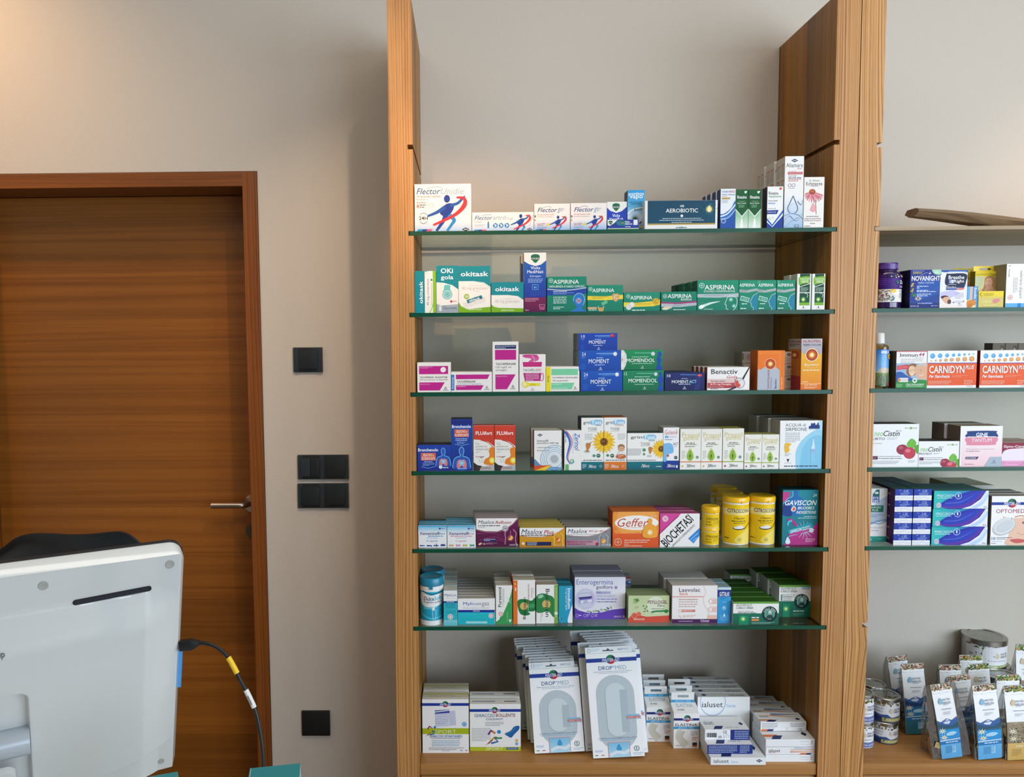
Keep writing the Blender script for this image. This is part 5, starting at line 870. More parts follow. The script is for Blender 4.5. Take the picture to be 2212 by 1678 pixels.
carton('large orange carton with a white oval name plate and a glowing torso', 1897, 308, xe, 622, .07, 'e86424', side='b84818', top='c8682c')
ZM(1380, 1030, 4.0218)
R(182, 318, 528, 606, 'f3f1f0'); Pg([(182, 318), (366, 318), (182, 498)], 'd8449c'); C(228, 362, 27, 'f0d8e4'); O(228, 362, 22, 3, 'd86c9c'); C(228, 362, 7, 'd86c9c'); 
for a in range(4): C(228 + 12 * math.cos(a * 1.57 + .8), 362 + 12 * math.sin(a * 1.57 + .8), 4, 'd86c9c')
T('BIOCHETASI', 165, 428, 500, 508, '141414', 2, 0, 0, 45); T('GRANULATO EFFERVESCENTE', 255, 500, 520, 518, '3c3c3c', 0, 0, 0, 44); L(0, 0, 1, 1, 1, 'ffffff'); ART.pop(); S([(196, 475), (345, 338)], 6, '8c2464', 0); Pg([(430, 535), (528, 443), (528, 510), (478, 578)], '2c8cdc'); S([(452, 545), (515, 488)], 4, 'c8e0f4', 0); S([(470, 560), (505, 528)], 4, 'c8e0f4', 0)
carton('white carton with black slanted lettering between pink and blue corners', 182, 318, 528, 606, .032, 'f3f1f0', side='c8c0c0', top='b04880', rows=3, dx=-.004, gap=.001, back='pink-topped slanted-lettering carton, # in its row from the front', group='slanted-lettering cartons')
YL = 'f4cc14'
def citro(label, x0, x1, ytop, ylid, ybot, small=False, back=None, lab_y=None, yfix=None):
    "yellow jar with a screw lid; widths and heights read from the photograph"
    xm = (x0 + x1) / 2; zb = CUR['z'] if lab_y is None else lab_y
    Xp, Yp = Zx + xm / Zs, Zy + ybot / Zs
    yf = yfix if yfix else (PZ(Xp, Yp, CUR['z']).y if lab_y is None else back)
    a, b = P(Zx + x0 / Zs, Yp, yf).x, P(Zx + x1 / Zs, Yp, yf).x; r = (b - a) / 2; yc = yf + r
    zt = P(Xp, Zy + (ytop + (x1 - x0) * .04) / Zs, yc).z; zl = P(Xp, Zy + ylid / Zs, yc - r).z
    t = empty('citrus_powder_jar', ((a + b) / 2, yc, zb + .0003), 0, label, 'jar', 'small yellow jars' if small else 'large yellow jars'); h = zl - zb
    H = ybot - ylid; R(x0, ylid, x1, ybot, 'f6f2e6'); R(x0, ylid + H * .04, x1, ybot - H * .03, YL, 'f0c818')
    if not small:
        R(x0, ylid + H * .14, x1, ylid + H * .29, 'f8ecb0', 'f6e28c'); T('CITROSODINA', xm - 92, ylid + H * .14, xm + 92, ylid + H * .235, '20201c', 2); T('Classica', xm - 46, ylid + H * .335, xm + 42, ylid + H * .385, '4c4010', 2, 1)
        L(xm - 65, ylid + H * .42, xm + 60, ylid + H * .45, 1, '6c5c10'); L(xm - 50, ylid + H * .47, xm + 50, ylid + H * .49, 1, '6c5c10')
        S([(xm + 40, ylid + H * .62), (xm + 75, ylid + H * .54), (xm + 115, ylid + H * .44)], 6, '3c3424'); E(xm - 5, ylid + H * .60, 50, 15, '3c3424'); B([(xm - 50, ylid + H * .59), (xm - 20, ylid + H * .545), (xm + 15, ylid + H * .535), (xm + 42, ylid + H * .58), (xm + 20, ylid + H * .61), (xm - 30, ylid + H * .615)], 'f0eeec')
        B([(xm + 110, ylid + H * .6), (xm + 20, ylid + H * .72), (xm - 40, ylid + H * .86), (xm - 20, ybot - H * .04), (xm + 110, ybot - H * .04)], 'f4dc6c'); bayer(xm, ylid + H * .875, 15, '5c5010'); L(xm - 105, ylid + H * .84, xm - 80, ylid + H * .87, 1, '4c4010')
    else:
        T('CITROSODINA', xm - 54, ylid + H * .28, xm + 50, ylid + H * .45, '20201c', 2); L(xm - 54, ylid + H * .56, xm - 14, ylid + H * .63, 1, '4c4010'); L(xm + 4, ylid + H * .5, xm + 60, ylid + H * .75, 3, '8c7c20'); L(xm - 54, ylid + H * .74, xm - 10, ylid + H * .8, 1, '4c4010')
    pr = [(0, 0), (r * .88, 0), (r * .97, h * .02), (r, h * .05), (r, h)]
    cylinder_pack('body', t, 0, 0, 0, r, h, take(), (x0, ylid, x1, ybot), 'f2ead8', M_gloss, prof=pr)
    lh = zt - zb - h; bm = bmesh.new(); lathe(bm, [(r * 1.02, 0), (r * 1.045, lh * .08), (r * 1.045, lh * .72), (r * 1.02, lh * .9), (r * .94, lh), (r * .86, lh * .97), (0, lh * .95)], 40, (0, 0, h + .0004)); bx(bm, r * .1, r * .45, -r * 1.1, -r * .98, h + lh * .02, h + lh * .35)
    obj('lid', bm, plain('yellow_lid_plastic', 'f0bc10', .32, coat=.2), t, smooth=True)
    return zt, yf
zt, y1 = citro('tall yellow jar printed with a spoonful of powder, front one of three in a row', 760, 985, 153, 230, 592)
citro('tall yellow jar printed with a spoonful of powder, middle of three in a row', 708, 928, 116, 193, 552, yfix=y1 + .0615)
citro('tall yellow jar printed with a spoonful of powder, hindmost of three in a row', 655, 872, 75, 150, 520, yfix=y1 + .123)
citro('tall yellow jar with a spoon of powder printed on it, beside the teal stomach carton', 994, 1213, 148, 226, 590)
zt, yf = citro('small yellow jar at the bottom of a pile of two', 567, 714, 425, 478, 594, True)
citro('small yellow jar stacked on top of another', 570, 718, 244, 322, 426, True, back=yf + .0005, lab_y=zt + .0005)
citro('small yellow jar mostly hidden behind the pile of two', 537, 660, 380, 430, 538, True, yfix=yf + .045)
R(1246, 120, 1558, 590, '1c8c9c', '107484'); Pg([(1246, 130), (1310, 130), (1295, 180), (1262, 215), (1246, 215)], 'c83c8c'); R(1246, 400, 1246.1, 401, 'ffffff')
B([(1330, 120), (1380, 120), (1378, 160), (1420, 190), (1440, 260), (1400, 330), (1300, 330), (1262, 330), (1250, 260), (1290, 190), (1332, 165)], '1c6cb4'); B([(1250, 250), (1290, 200), (1330, 330), (1250, 330)], '1c3c88'); S([(1330, 122), (1332, 165), (1285, 190), (1252, 230)], 4, '9cdcf0')
T('24', 1508, 146, 1544, 172, 'e8f4f8', 1, 1); T('GAVISCON', 1266, 202, 1546, 246, 'ffffff', 2, 1); B([(1342, 250), (1362, 270), (1355, 295), (1330, 298), (1320, 280)], 'f4e8e0'); B([(1342, 260), (1355, 275), (1348, 290), (1332, 290)], 'e0582c'); T('BRUCIORE E', 1377, 257, 1524, 281, 'ffffff', 1, 1); T('INDIGESTIONE', 1366, 294, 1541, 319, 'ffffff', 1, 1); L(1434, 340, 1542, 347, 1, 'c8e8ec'); L(1384, 354, 1542, 361, 1, 'c8e8ec')
Pg([(1558, 395), (1470, 470), (1330, 500), (1260, 590), (1558, 590)], 'b82c88'); Pg([(1390, 520), (1558, 440), (1558, 590), (1270, 590)], 'b02c80')
for a in range(0, 360, 24): q = math.radians(a); S([(1440, 460), (1440 + 95 * math.cos(q), 460 + 80 * math.sin(q))], 9, 'c4dce8', 0, 6, 1)
S([(1290, 380), (1320, 375), (1345, 390), (1370, 425)], 30, 'b82c88', 1, 26, 22); S([(1295, 420), (1300, 390), (1330, 378)], 16, '3cc4dc'); S([(1300, 490), (1510, 420)], 60, '1c9cb0', 0); S([(1305, 505), (1505, 450)], 22, 'b83c94', 0); T('GAVISCON', 1316, 450, 1418, 476, 'ffffff', 2, 1, 0, 14); T('BRUCIORE E', 1420, 428, 1490, 440, 'ffffff', 1, 0, 0, 14); T('INDIGESTIONE', 1422, 446, 1492, 458, 'ffffff', 1, 0, 0, 14); C(1502, 462, 20, 'd8ecf4'); B([(1295, 520), (1318, 560), (1308, 580), (1284, 580), (1275, 560)], 'd8ecf4'); S([(1285, 530), (1300, 518), (1360, 500)], 3, 'b8e4ec'); L(1450, 535, 1535, 565, 3, 'f0c8e0')
gv = ART[:]; ART.clear()
carton('tall teal and magenta carton with a bursting sachet, beside the upright', 1246, 112, 1560, 590, .05, '14808e', side='0c3c40', top='14444c', art=gv)

# ================================================================ lowest glass shelf
ZM(860, 1030, 4.0963); shelf(SH[5], auto=True)
def dulce(label, x0, x1, ytop, ylid, ybot, yfix=None):
    xm = (x0 + x1) / 2; Xp, Yp = Zx + xm / Zs, Zy + ybot / Zs; yf = yfix or PZ(Xp, Yp, CUR['z']).y
    a, b = P(Zx + x0 / Zs, Yp, yf).x, P(Zx + x1 / Zs, Yp, yf).x; r = (b - a) / 2; yc = yf + r; zt = P(Xp, Zy + (ytop + 8) / Zs, yc).z; zl = P(Xp, Zy + ylid / Zs, yf).z; h = zl - CUR['z']
    t = empty('powder_bottle', ((a + b) / 2, yc, CUR['z'] + .0003), 0, label, 'bottle', 'teal-capped bottles')
    H = ybot - ylid; R(x0, ylid, x1, ybot, 'f2f3f2'); R(x0, ylid + 45, x1, ybot - 42, '28b0cc', '1ca0c0'); B([(x0 + 20, ylid + 52), (xm, ylid + 75), (x1 - 8, ylid + 60), (x1, ylid + 110), (x1 - 20, ylid + 160), (xm, ylid + 178), (x0 + 25, ylid + 160)], 'eef2f2'); S([(x0 + 30, ylid + 42), (xm, ylid + 66), (x1 - 10, ylid + 52)], 14, '1478a0')
    T('Dulce', xm - 62, ylid + 88, xm + 26, ylid + 122, '1c3c6c', 2); T('Soft', xm + 28, ylid + 84, xm + 88, ylid + 120, '2cb0c8', 2); T('Irregolarità e gonfiore', xm - 62, ylid + 126, xm + 92, ylid + 148, '3c4c6c', 1); L(xm - 60, ylid + 178, xm + 50, ylid + 196, 2, 'c8ecf4')
    S([(x0, ybot - 110), (xm, ybot - 60), (x1, ybot - 80)], 12, '5cc8dc'); S([(xm + 10, ybot - 140), (xm + 16, ybot - 50), (xm + 38, ybot - 50), (xm + 42, ybot - 140)], 3, 'd8f0f8', 0); B([(xm + 6, ybot - 150), (xm + 30, ybot - 165), (xm + 26, ybot - 130)], 'f4f6f6')
    for k in range(3): O(xm + 78, ybot - 145 + 38 * k, 14, 3, '0c6c8c')
    cylinder_pack('body', t, 0, 0, 0, r, h, take(), (x0, ylid, x1, ybot), 'eeeeea', M_gloss, prof=[(0, 0), (r * .85, 0), (r * .96, h * .03), (r, h * .08), (r, h * .93), (r * .9, h)])
    lh = zt - CUR['z'] - h; bm = bmesh.new(); lathe(bm, [(r * .98, 0), (r * 1.04, lh * .06), (r * 1.04, lh * .8), (r * .99, lh * .95), (r * .9, lh), (r * .86, lh * .96), (0, lh * .96)], 44, (0, 0, h + .0003)); bx(bm, -r * .15, r * .15, -r * 1.07, -r * .98, h - lh * .3, h + lh * .3)
    obj('cap', bm, plain('teal_cap_plastic', '167c9c', .35, coat=.2), t, smooth=True); return yf
yd = dulce('white and turquoise bottle with a teal cap, in front of its twin', 188, 400, 864, 975, 1316)
dulce('white and turquoise bottle with a teal cap, standing behind its twin', 200, 408, 803, 900, 1262, yd + .058)
R(402, 1005, 525, 1100, 'f3f3f1'); T('Mylicon', 411, 1032, 516, 1064, '1c3c9c', 2); T('GOCCE', 420, 1070, 510, 1078, 'b8b8b8'); R(402, 1098, 525, 1114, '1c4494'); L(430, 1103, 496, 1109, 1, 'ffffff'); R(402, 1114, 525, 1265, '2cb8c8'); L(418, 1124, 510, 1160, 3, '1c6c8c'); L(418, 1180, 510, 1205, 3, '1c8c9c'); C(462, 1237, 24, 'e8e4e4'); O(462, 1237, 14, 4, 'd05850'); R(402, 1265, 525, 1316, '8cd0dc', '58c4d0')
carton('narrow white and aqua drops carton with lettering, front of its row', 402, 1003, 525, 1316, .036, '2cb8c8', side='98b4b8', top='c8c4b8', rows=5, dx=-.0008, gap=.0035, back='narrow white and aqua drops carton, # in its row from the front', group='narrow aqua drops cartons')
R(528, 1075, 856, 1178, 'f3f3f1'); T('Mylicon', 576, 1106, 735, 1143, '1c3c9c', 2); T('gas', 740, 1110, 806, 1150, 'a8a8ac', 2); T('40 mg compresse masticabili', 574, 1152, 806, 1168, '9cb8d0', 1); R(528, 1176, 856, 1197, '1c2c98'); T('SIMETICONE', 664, 1181, 721, 1192, 'ffffff', 1); R(528, 1197, 856, 1306, '24c0cc', '1cb4c4'); C(823, 1228, 22, 'e8e4e4'); O(823, 1228, 13, 4, 'd05850'); R(597, 1276, 790, 1297, '88d8dc'); T('Meteorismo, gastro-enterico, aerofagia', 604, 1280, 782, 1293, 'f4ffff', 1, 1)
carton('wide white and aqua carton with a navy rule, front of its row', 527, 1075, 858, 1306, .02, 'f3f3f1', side='a8b0b0', top='b0a8a0', rows=8, dx=-.0003, gap=.0025, back='wide white and aqua carton, # in its row from the front', group='wide white and aqua cartons')
R(864, 963, 1010, 1300, 'f3f2ee'); B([(1010, 990), (995, 1050), (965, 1130), (920, 1220), (868, 1270), (862, 1310), (1020, 1310), (1020, 990)], '3ca058'); B([(864, 1280), (900, 1250), (864, 1220), (850, 1250)], 'f3f2ee'); Pg([(864, 1302), (900, 1265), (930, 1240), (864, 1302)], '1c5c34'); T('Pursennid', 884, 977, 914, 1150, '2c2c30', 2, 0, 1); L(924, 985, 940, 1150, 2, '9c9c98', 1); C(907, 1211, 22, 'ecdcd4'); O(907, 1211, 14, 4, 'c87c60'); S([(960, 1060), (1000, 1120)], 3, 'c8e4cc', 0); S([(960, 1118), (1004, 1080)], 3, 'c8e4cc', 0); T('12mg compresse', 962, 1190, 970, 1280, 'd8f0d8', 1, 0, 1); B([(982, 1262), (1002, 1262), (994, 1284), (986, 1282)], 'f0f4f0')
carton('white carton with sideways black name and a green curved corner', 864, 960, 1011, 1302, .03, 'f3f2ee', side='b0b0a8', top='c0b8ac', rows=4, dx=-.001, gap=.003, back='white and green sideways-lettered carton, # in its row from the front', group='sideways-lettered white and green cartons')
R(1018, 915, 1056, 1300, 'e87428'); R(1034, 978, 1044, 1008, 'f8e8d8'); C(1035, 946, 6, 'f8e8d8'); R(1056, 915, 1214, 1300, 'f3f2ee'); B([(1060, 1090), (1130, 1080), (1180, 1095), (1214, 1070), (1214, 1180), (1150, 1190), (1170, 1210), (1140, 1225), (1085, 1215), (1060, 1160)], '1c7c40'); C(1112, 1142, 34, 'd8b86c'); T('Buscopan', 1104, 1065, 1138, 1258, '1c2420', 1, 0, 1); T('Compositum', 1144, 948, 1166, 1120, 'c03c3c', 1, 0, 1); L(1178, 980, 1198, 1066, 3, '9c9c98', 1); L(1148, 1120, 1156, 1180, 1, 'c8c8c4', 1); B([(1160, 1130), (1200, 1120), (1210, 1150), (1165, 1160)], '3ca060')
carton('white and orange-edged carton with sideways name over a green splash', 1016, 912, 1214, 1300, .038, 'f3f2ee', side='c8542c', top='c0b8a8', rows=2, dx=-.0015, gap=.006, back='white and orange-edged carton standing behind its twin', group='sideways-lettered splash cartons')
R(1222, 955, 1382, 1296, 'f3f2ee'); B([(1222, 1060), (1270, 1030), (1320, 1040), (1382, 1080), (1382, 1240), (1330, 1190), (1270, 1200), (1222, 1190)], '2c8448'); B([(1240, 1050), (1275, 1040), (1285, 1060), (1245, 1075)], '9cccac'); C(1312, 1125, 38, 'd8b86c'); T('Buscopan', 1294, 990, 1340, 1238, '20342c', 1, 0, -1); R(1382, 955, 1414, 1296, '7cac44'); L(1396, 975, 1402, 1190, 1, 'e4f0d4', 1); C(1398, 1206, 15, 'e8ece4'); T('30', 1392, 1225, 1404, 1240, 'f0f4ec', 1); L(1262, 1200, 1280, 1276, 2, 'a8a8a4', 1)
carton('white carton with sideways name over a green splash and lime right edge', 1221, 953, 1415, 1296, .03, 'f3f2ee', side='b0a8a0', top='a8a090', rows=3, dx=-.0008, gap=.003, back='white and lime-edged splash carton, # in its row from the front', group='lime-edged splash cartons')
R(1420, 970, 1484, 1290, '22a0bc'); R(1484, 970, 1543, 1290, '1c8cc0'); Pg([(1484, 970), (1543, 970), (1543, 1130), (1520, 1210), (1490, 1280), (1484, 1290), (1484, 970)], '2c9cd0'); B([(1543, 1130), (1525, 1180), (1500, 1280), (1545, 1300), (1550, 1130)], 'f0f4f4'); T('Imodium', 1500, 985, 1528, 1165, 'ffffff', 2, 0, -1); T('2 mg capsule rigide', 1480, 985, 1494, 1180, 'ffffff', 1, 0, -1); E(1440, 1266, 8, 20, '1474a4', rot=.4); S([(1424, 1240), (1450, 1290)], 3, '8cd0e0', 0)
carton('narrow turquoise-blue carton with sideways white name, beside the lilac box', 1420, 965, 1544, 1290, .03, '22a0bc', side='1c7484', top='1c7890', rows=2, dx=-.0008, gap=.006, back='narrow turquoise carton standing behind its twin', group='narrow turquoise cartons')
R(1563, 888, 2010, 1250, 'e6e4ee'); R(1563, 888, 2010, 1050, 'e2e4f0', 'eceaf0'); T('Enterogermina', 1577, 908, 1900, 965, '5468b0'); T('gonfiore', 1752, 957, 1897, 998, '4c4c8c', 1); C(1926, 976, 18, 'cdc4e4'); C(1926, 978, 8, '7c4cb0'); C(1660, 1075, 92, 'd4cce8'); C(1660, 1075, 72, 'c0b4e0'); S([(1650, 1000), (1660, 1145)], 105, 'd0d4e8', 0); S([(1655, 1060), (1660, 1110)], 104, '7464bc', 0); S([(1600, 1068), (1715, 1058)], 14, '3c3474', 0); S([(1612, 1100), (1712, 1090)], 26, 'e8e8f4', 0); O(1650, 1098, 8, 3, '5454ac'); O(1668, 1096, 8, 3, '5454ac'); S([(1590, 1030), (1712, 1020)], 3, '9ca0c0', 0)
R(1750, 1008, 1892, 1033, 'b0b4d8', 'e0e0f0', 1); T('TRIPLA AZIONE', 1756, 1012, 1876, 1030, '4c5cb0', 1); L(1766, 1042, 1930, 1060, 2, '8c90c0'); L(1766, 1072, 1935, 1085, 1, '8c90c0'); L(1766, 1095, 1930, 1108, 1, '8c90c0')
for k in range(3): S([(1754, 1046 + 25 * k), (1758, 1052 + 25 * k), (1763, 1044 + 25 * k)], 3, '6c6cb8', 0)
Pg([(1563, 1150), (1600, 1175), (1680, 1195), (1800, 1192), (1900, 1165), (2010, 1145), (2010, 1250), (1563, 1250)], '6844b8'); S([(1600, 1165), (1700, 1190), (1800, 1180), (1900, 1160), (2005, 1150)], 14, 'f0eef4')
for i, (a, b) in enumerate(((1680, 1184), (1706, 1190), (1730, 1186), (1752, 1178), (1775, 1182), (1800, 1170), (1830, 1168), (1858, 1156), (1885, 1150), (1850, 1172))): E(a, b, 14, 7, ('8ca87c', '5c6cac', 'a8b890')[i % 3], rot=.6 * (i % 3))
for k in range(3): O(1583 + 70 * k * (1 if k < 2 else .98), 1218, 12, 3, 'c8b8ec'); 
L(1598, 1212, 1622, 1222, 1, 'e4dcf8'); L(1668, 1208, 1696, 1226, 2, 'e4dcf8'); L(1742, 1208, 1765, 1226, 2, 'e4dcf8'); sanofi(1908, 2002, 1228)
carton('large lilac and violet carton with vials, lying on another of its kind', 1562, 886, 2012, 1250, .05, 'e6e4ee', side='8c84a8', top='a8a4b8', Y=-.33 + .0, z=P(1380, 1030 + 1250 / 4.0963 - 0, -.33).z if False else None, rows=2, dx=0, gap=.002, back='large lilac and violet carton standing behind its twin', group='large lilac cartons') if False else None
en = take()
carton('large lilac and violet carton printed with a pair of glass vials', 1562, 886, 2012, 1258, .055, 'e6e4ee', side='8c84a8', top='a8a4b8', ref=(1563, 888, 2010, 1250), art=en, rows=2, dx=.002, gap=.002, back='large lilac carton standing behind its twin, only its lid showing', group='large lilac cartons')
R(2012, 885, 2060, 1000, 'a8aab4'); R(2012, 885, 2060, 910, 'a83438'); C(2040, 965, 28, '2c6cb8'); C(2046, 960, 15, 'c8dcf0')
carton('grey carton with a red strip and blue disc, mostly hidden behind the lilac one', 1960, 885, 2060, 1100, .04, 'a8a8b0', side='6c6c74', ref=(1960, 885, 2060, 1290), Y=-.19)
xe = X1(266)
R(2036, 1052, xe, 1285, 'c4d4a0', 'd4dcb4'); C(2260 * 0 + X1(145), 1020 + 112, 75, 'e8ecdc'); C(X1(145), 1132, 66, 'dfe6cc'); L(2080, 1080, 2134, 1118, 3, '3c6c3c'); C(2112, 1090, 16, '5c8c50'); L(2096, 1148, 2130, 1164, 2, '6c8c5c')
for k, (a, b) in enumerate(((2170, 1140), (2185, 1165), (2200, 1148), (2180, 1190), (2205, 1185))): E(a, b, 10, 5, '4c7c44', rot=k)
T('PSYLLOGEL', X1(78), 1100 - 8, X1(248), 1122, '7c2454', 1); T('Fibra', X1(165), 1126, X1(222), 1148, '5c6c5c'); L(X1(110), 1164, X1(220), 1170, 1, '6c7c5c'); S([(X1(108), 1196), (X1(160), 1188), (X1(262), 1184)], 16, '3c8c4c', 1); C(X1(238), 1188, 16, '2c7c44')
Pg([(2036, 1255), (2060, 1228), (2130, 1222), (2200, 1236), (xe, 1225), (xe, 1290), (2036, 1290)], 'd8503c'); C(2090, 1225, 26, 'e0604c'); O(2090, 1225, 24, 4, 'f0a088'); C(2130, 1212, 20, 'e87458'); T('ARANCE ROSSE', 2084, 1250, 2180, 1266, 'f8ecd8', 1)
carton('pale green carton with a white disc and blood oranges along its foot', 2036, 1050, xe, 1286, .06, 'c8d6a8', side='8c9c74', top='8c9c70')
ZM(1380, 1030, 4.0218)
R(288, 945, 682, 1270, 'f3efed'); T('Laevolac', 347, 963, 532, 998, '4c2c5c', 1); T('Stick', 350, 1003, 428, 1026, 'd8604c', 1); R(288, 1037, 560, 1043, 'e0765c'); L(346, 1060, 512, 1132, 4, 'c8a49c'); T('Lattulosio 10 g/15 ml', 346, 1056, 512, 1072, 'c0988c'); R(344, 1152, 490, 1172, 'd8705c'); C(357, 1163, 14, 'f3efed'); O(357, 1163, 12, 2, 'd8705c'); L(372, 1158, 470, 1166, 1, 'f8e4dc'); T('10', 383, 1200, 407, 1220, 'c0a098'); L(414, 1200, 500, 1218, 2, 'd0a8a0'); S([(348, 1200), (370, 1225)], 8, 'e4c0b8', 0)
S([(560, 945), (580, 1000), (560, 1060), (570, 1110), (600, 1160), (620, 1230)], 3, 'ecc8bc')
for y in (1060, 1130): S([(690, y), (620, y), (605, y + 18), (620, y + 40), (690, y + 40)], 4, 'e8a494', 0); S([(690, y + 12), (640, y + 14), (640, y + 28), (690, y + 28)], 10, 'f0b8a8', 0)
R(600, 1200, 682, 1234, 'f0c0b0'); R(288, 1234, 682, 1270, '4c1c54'); L(345, 1250, 468, 1257, 1, 'd8c0dc'); T('Chiesi', 538, 1240, 612, 1256, 'f0e4f0', 2); L(540, 1259, 612, 1263, 1, 'b898bc')
carton('white and salmon carton with a purple foot, in front of one alike', 287, 943, 683, 1270, .058, 'f2eeec', side='b0a8a4', top='c8c0bc', rows=2, dx=-.006, gap=.004, back='white and salmon carton with purple foot, behind its twin', group='white and salmon cartons')
R(683, 960, 800, 1270, '3ca4dc', '2c90d0'); R(683, 958, 800, 980, 'c8dce4'); R(683, 980, 800, 1040, '1c3488'); T('GUTTALAX', 698, 998, 786, 1036, 'ffffff', 2); L(706, 1050, 775, 1062, 2, '1c4c9c'); L(730, 1084, 760, 1090, 1, 'a8d8f0'); C(742, 1138, 17, '6cc0e8'); O(742, 1138, 16, 2, 'b8e0f4'); C(738, 1134, 5, 'f0f8fc')
for k in range(4): S([(703, 1200 + 12 * k), (742, 1212 + 12 * k), (783, 1200 + 12 * k)], 3, '8cccec')
B([(738, 1190), (748, 1190), (750, 1212), (736, 1212)], 'd8f0fc')
carton('narrow sky-blue drops carton with a navy name panel, between the salmon and green packs', 683, 957, 800, 1270, .035, '3ca4dc', side='2c6c8c', top='8ca4ac', rows=2, dx=-.002, gap=.004, back='narrow sky-blue drops carton standing behind its twin', group='narrow sky-blue cartons')
def glicerolo(x0, y0, x1, y1, tx, ty, sub, kind, face):
    w, h = x1 - x0, y1 - y0; R(x0, y0, x1, y0 + 16, '6cac3c', '5c9c34'); R(x0, y0 + 16, x1, y0 + h * .52, 'f0f0ec'); R(x0, y0 + h * .5, x1, y1, '0e7458', '0a5c48'); T('GLICEROLO', tx, ty, tx + 138, ty + 19, '24503c', 1); T('CARLO ERBA', tx, ty + 24, tx + 150, ty + 44, '24503c', 1)
    T(sub, tx + 16, ty + 58, tx + 16 + len(sub) * 9.5, ty + 74, '6c7470'); L(tx + 16, ty + 80, tx + 130, ty + 88, 1, '9ca09c')
    fx, fy, fr = face; C(fx, fy, fr, '0c5448'); C(fx, fy, fr * .9, '0c2c2c'); C(fx, fy, fr * .62, '4c9488'); O(fx, fy, fr * .6, 3, 'c8d8d0')
    for i, ch in enumerate('CARLO ERBA'):
        if ch == ' ': continue
        a = math.radians(205 + (i * 130 / 9)); px_, py_ = fx + fr * .76 * math.cos(a), fy + fr * .76 * math.sin(a); T(ch, px_ - fr * .07, py_ - fr * .1, px_ + fr * .07, py_ + fr * .1, 'e8f0ec', 1, 0, 0, 90 - (360 + math.degrees(a) * -1 + 0) + 180 if False else -(math.degrees(a) + 90))
    B([(fx - fr * .1, fy - fr * .45), (fx + fr * .2, fy - fr * .4), (fx + fr * .2, fy), (fx, fy + fr * .15), (fx - fr * .15, fy - fr * .1)], 'c8d8d0'); B([(fx - fr * .4, fy + fr * .5), (fx - fr * .15, fy + fr * .1), (fx + fr * .25, fy + fr * .1), (fx + fr * .45, fy + fr * .5)], '1c4440'); S([(fx - fr * .05, fy - fr * .08), (fx + fr * .05, fy), (fx + fr * .15, fy - fr * .1)], 5, '24403c')
    R(x0 + w * .12, y0 + h * .58, x0 + w * .34, y1, '0f8460'); C(x0 + w * .22, y0 + h * .74, 26, '3ca464'); C(x0 + w * .22, y0 + h * .74, 15, 'b4dc70'); C(x0 + w * .22, y0 + h * .74, 7, 'f4f8c8')
glicerolo(820, 1085, 1215, 1284, 845, 1103, 'Adulti 2250 mg', 0, (1136, 1193, 70)); L(980, 1216, 1044, 1228, 1, 'f0f0ec'); R(980, 1232, 1044, 1250, 'e08c4c'); L(980, 1262, 1180, 1276, 2, 'a8ccc0'); L(862, 1176, 1020, 1188, 1, '8c9490'); g1 = take()
glicerolo(1217, 940, 1500, 1216, 1230, 958, 'Bambini 2,25 g', 0, (1419, 1083, 68)); R(1422, 954, 1492, 973, '6ca8d8'); T('BAMBINI', 1428, 957, 1486, 969, 'f0f4f8', 1); L(1254, 1034, 1330, 1074, 3, '9ca09c'); L(1346, 1160, 1440, 1170, 1, 'e0ece8'); L(1346, 1182, 1440, 1206, 3, '5c9c8c'); S([(1238, 1020), (1240, 1075)], 10, '3c8c74', 0); g2 = take()
glicerolo(792, 848, 1068, 1120, 805, 860, 'Adulti 6,75 g', 0, (990, 985, 66)); R(1000, 862, 1058, 880, 'e0a468'); g3 = take()
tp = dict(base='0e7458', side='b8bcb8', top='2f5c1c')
carton('wide green and white carton with bearded portrait seal, front of the low row', 818, 1084, 1216, 1284, .036, ref=(820, 1085, 1215, 1284), art=g1, rows=5, dx=-.0045, gap=.0018, back='wide green-topped seal carton, # in its low row from the front', group='wide seal cartons', **tp)
carton('taller green and white seal carton with a blue tag, front of its row', 1217, 940, 1500, 1216, .052, ref=(1217, 940, 1500, 1216), art=g2, rows=3, dx=-.0088, gap=.003, back='taller blue-tagged seal carton, # in its row from the front', group='taller seal cartons', **tp)
carton('green-topped seal carton with an orange tag, standing at the very back', 792, 848, 1068, 1110, .052, ref=(792, 848, 1068, 1120), art=g3, Y=-.135, **tp)
# ================================================================ bottom board of the middle unit
ZM(840, 1340, 3.95); shelf(BOARD, auto=True)
def globe(x, y, r):
    for k, c in enumerate(('c8283c', '1c4c9c', '1c7c4c', '2c2c54')):
        a0 = k * math.pi / 2 + .5; ART.append(([((x, y), (x + r * math.cos(a0 + j * .2618), y + r * math.sin(a0 + j * .2618)), (x + r * math.cos(a0 + (j + 1) * .2618), y + r * math.sin(a0 + (j + 1) * .2618))) for j in range(6)], c, None))
def maid(x0, x1, y, gx, r, bh=12): R(x0, y - bh, x1, y + bh, '1c3c98'); globe(gx, y - r * .1, r); T('MASTER-AID', gx - r * 1.8, y - r * .32, gx + r * 1.8, y + r * .36, 'ffffff', 2, 1)
def runner(x, y, s):
    q = lambda p: [(x + a * s, y + b * s) for a, b in p]
    C(x + .78 * s, y + .12 * s, .14 * s, '2c8cc8'); S(q([(.0, .32), (.2, .02), (.5, .22)]), .14 * s, '6c2c6c', 0, .14 * s); S(q([(.3, .1), (.5, .24)]), .12 * s, 'd87c3c', 0); S(q([(.5, .5), (.7, .58), (1.0, .56)]), .12 * s, '3c8c3c', 0); S(q([(.48, .5), (.25, .72), (-.2, 1.1)]), .15 * s, 'd8a030', 0, .12 * s, .02 * s); S(q([(.45, .52), (.7, .82), (.2, .95)]), .13 * s, '2c6ca8', 0); S(q([(.3, .7), (.0, .98)]), .07 * s, '8c2c54', 0)
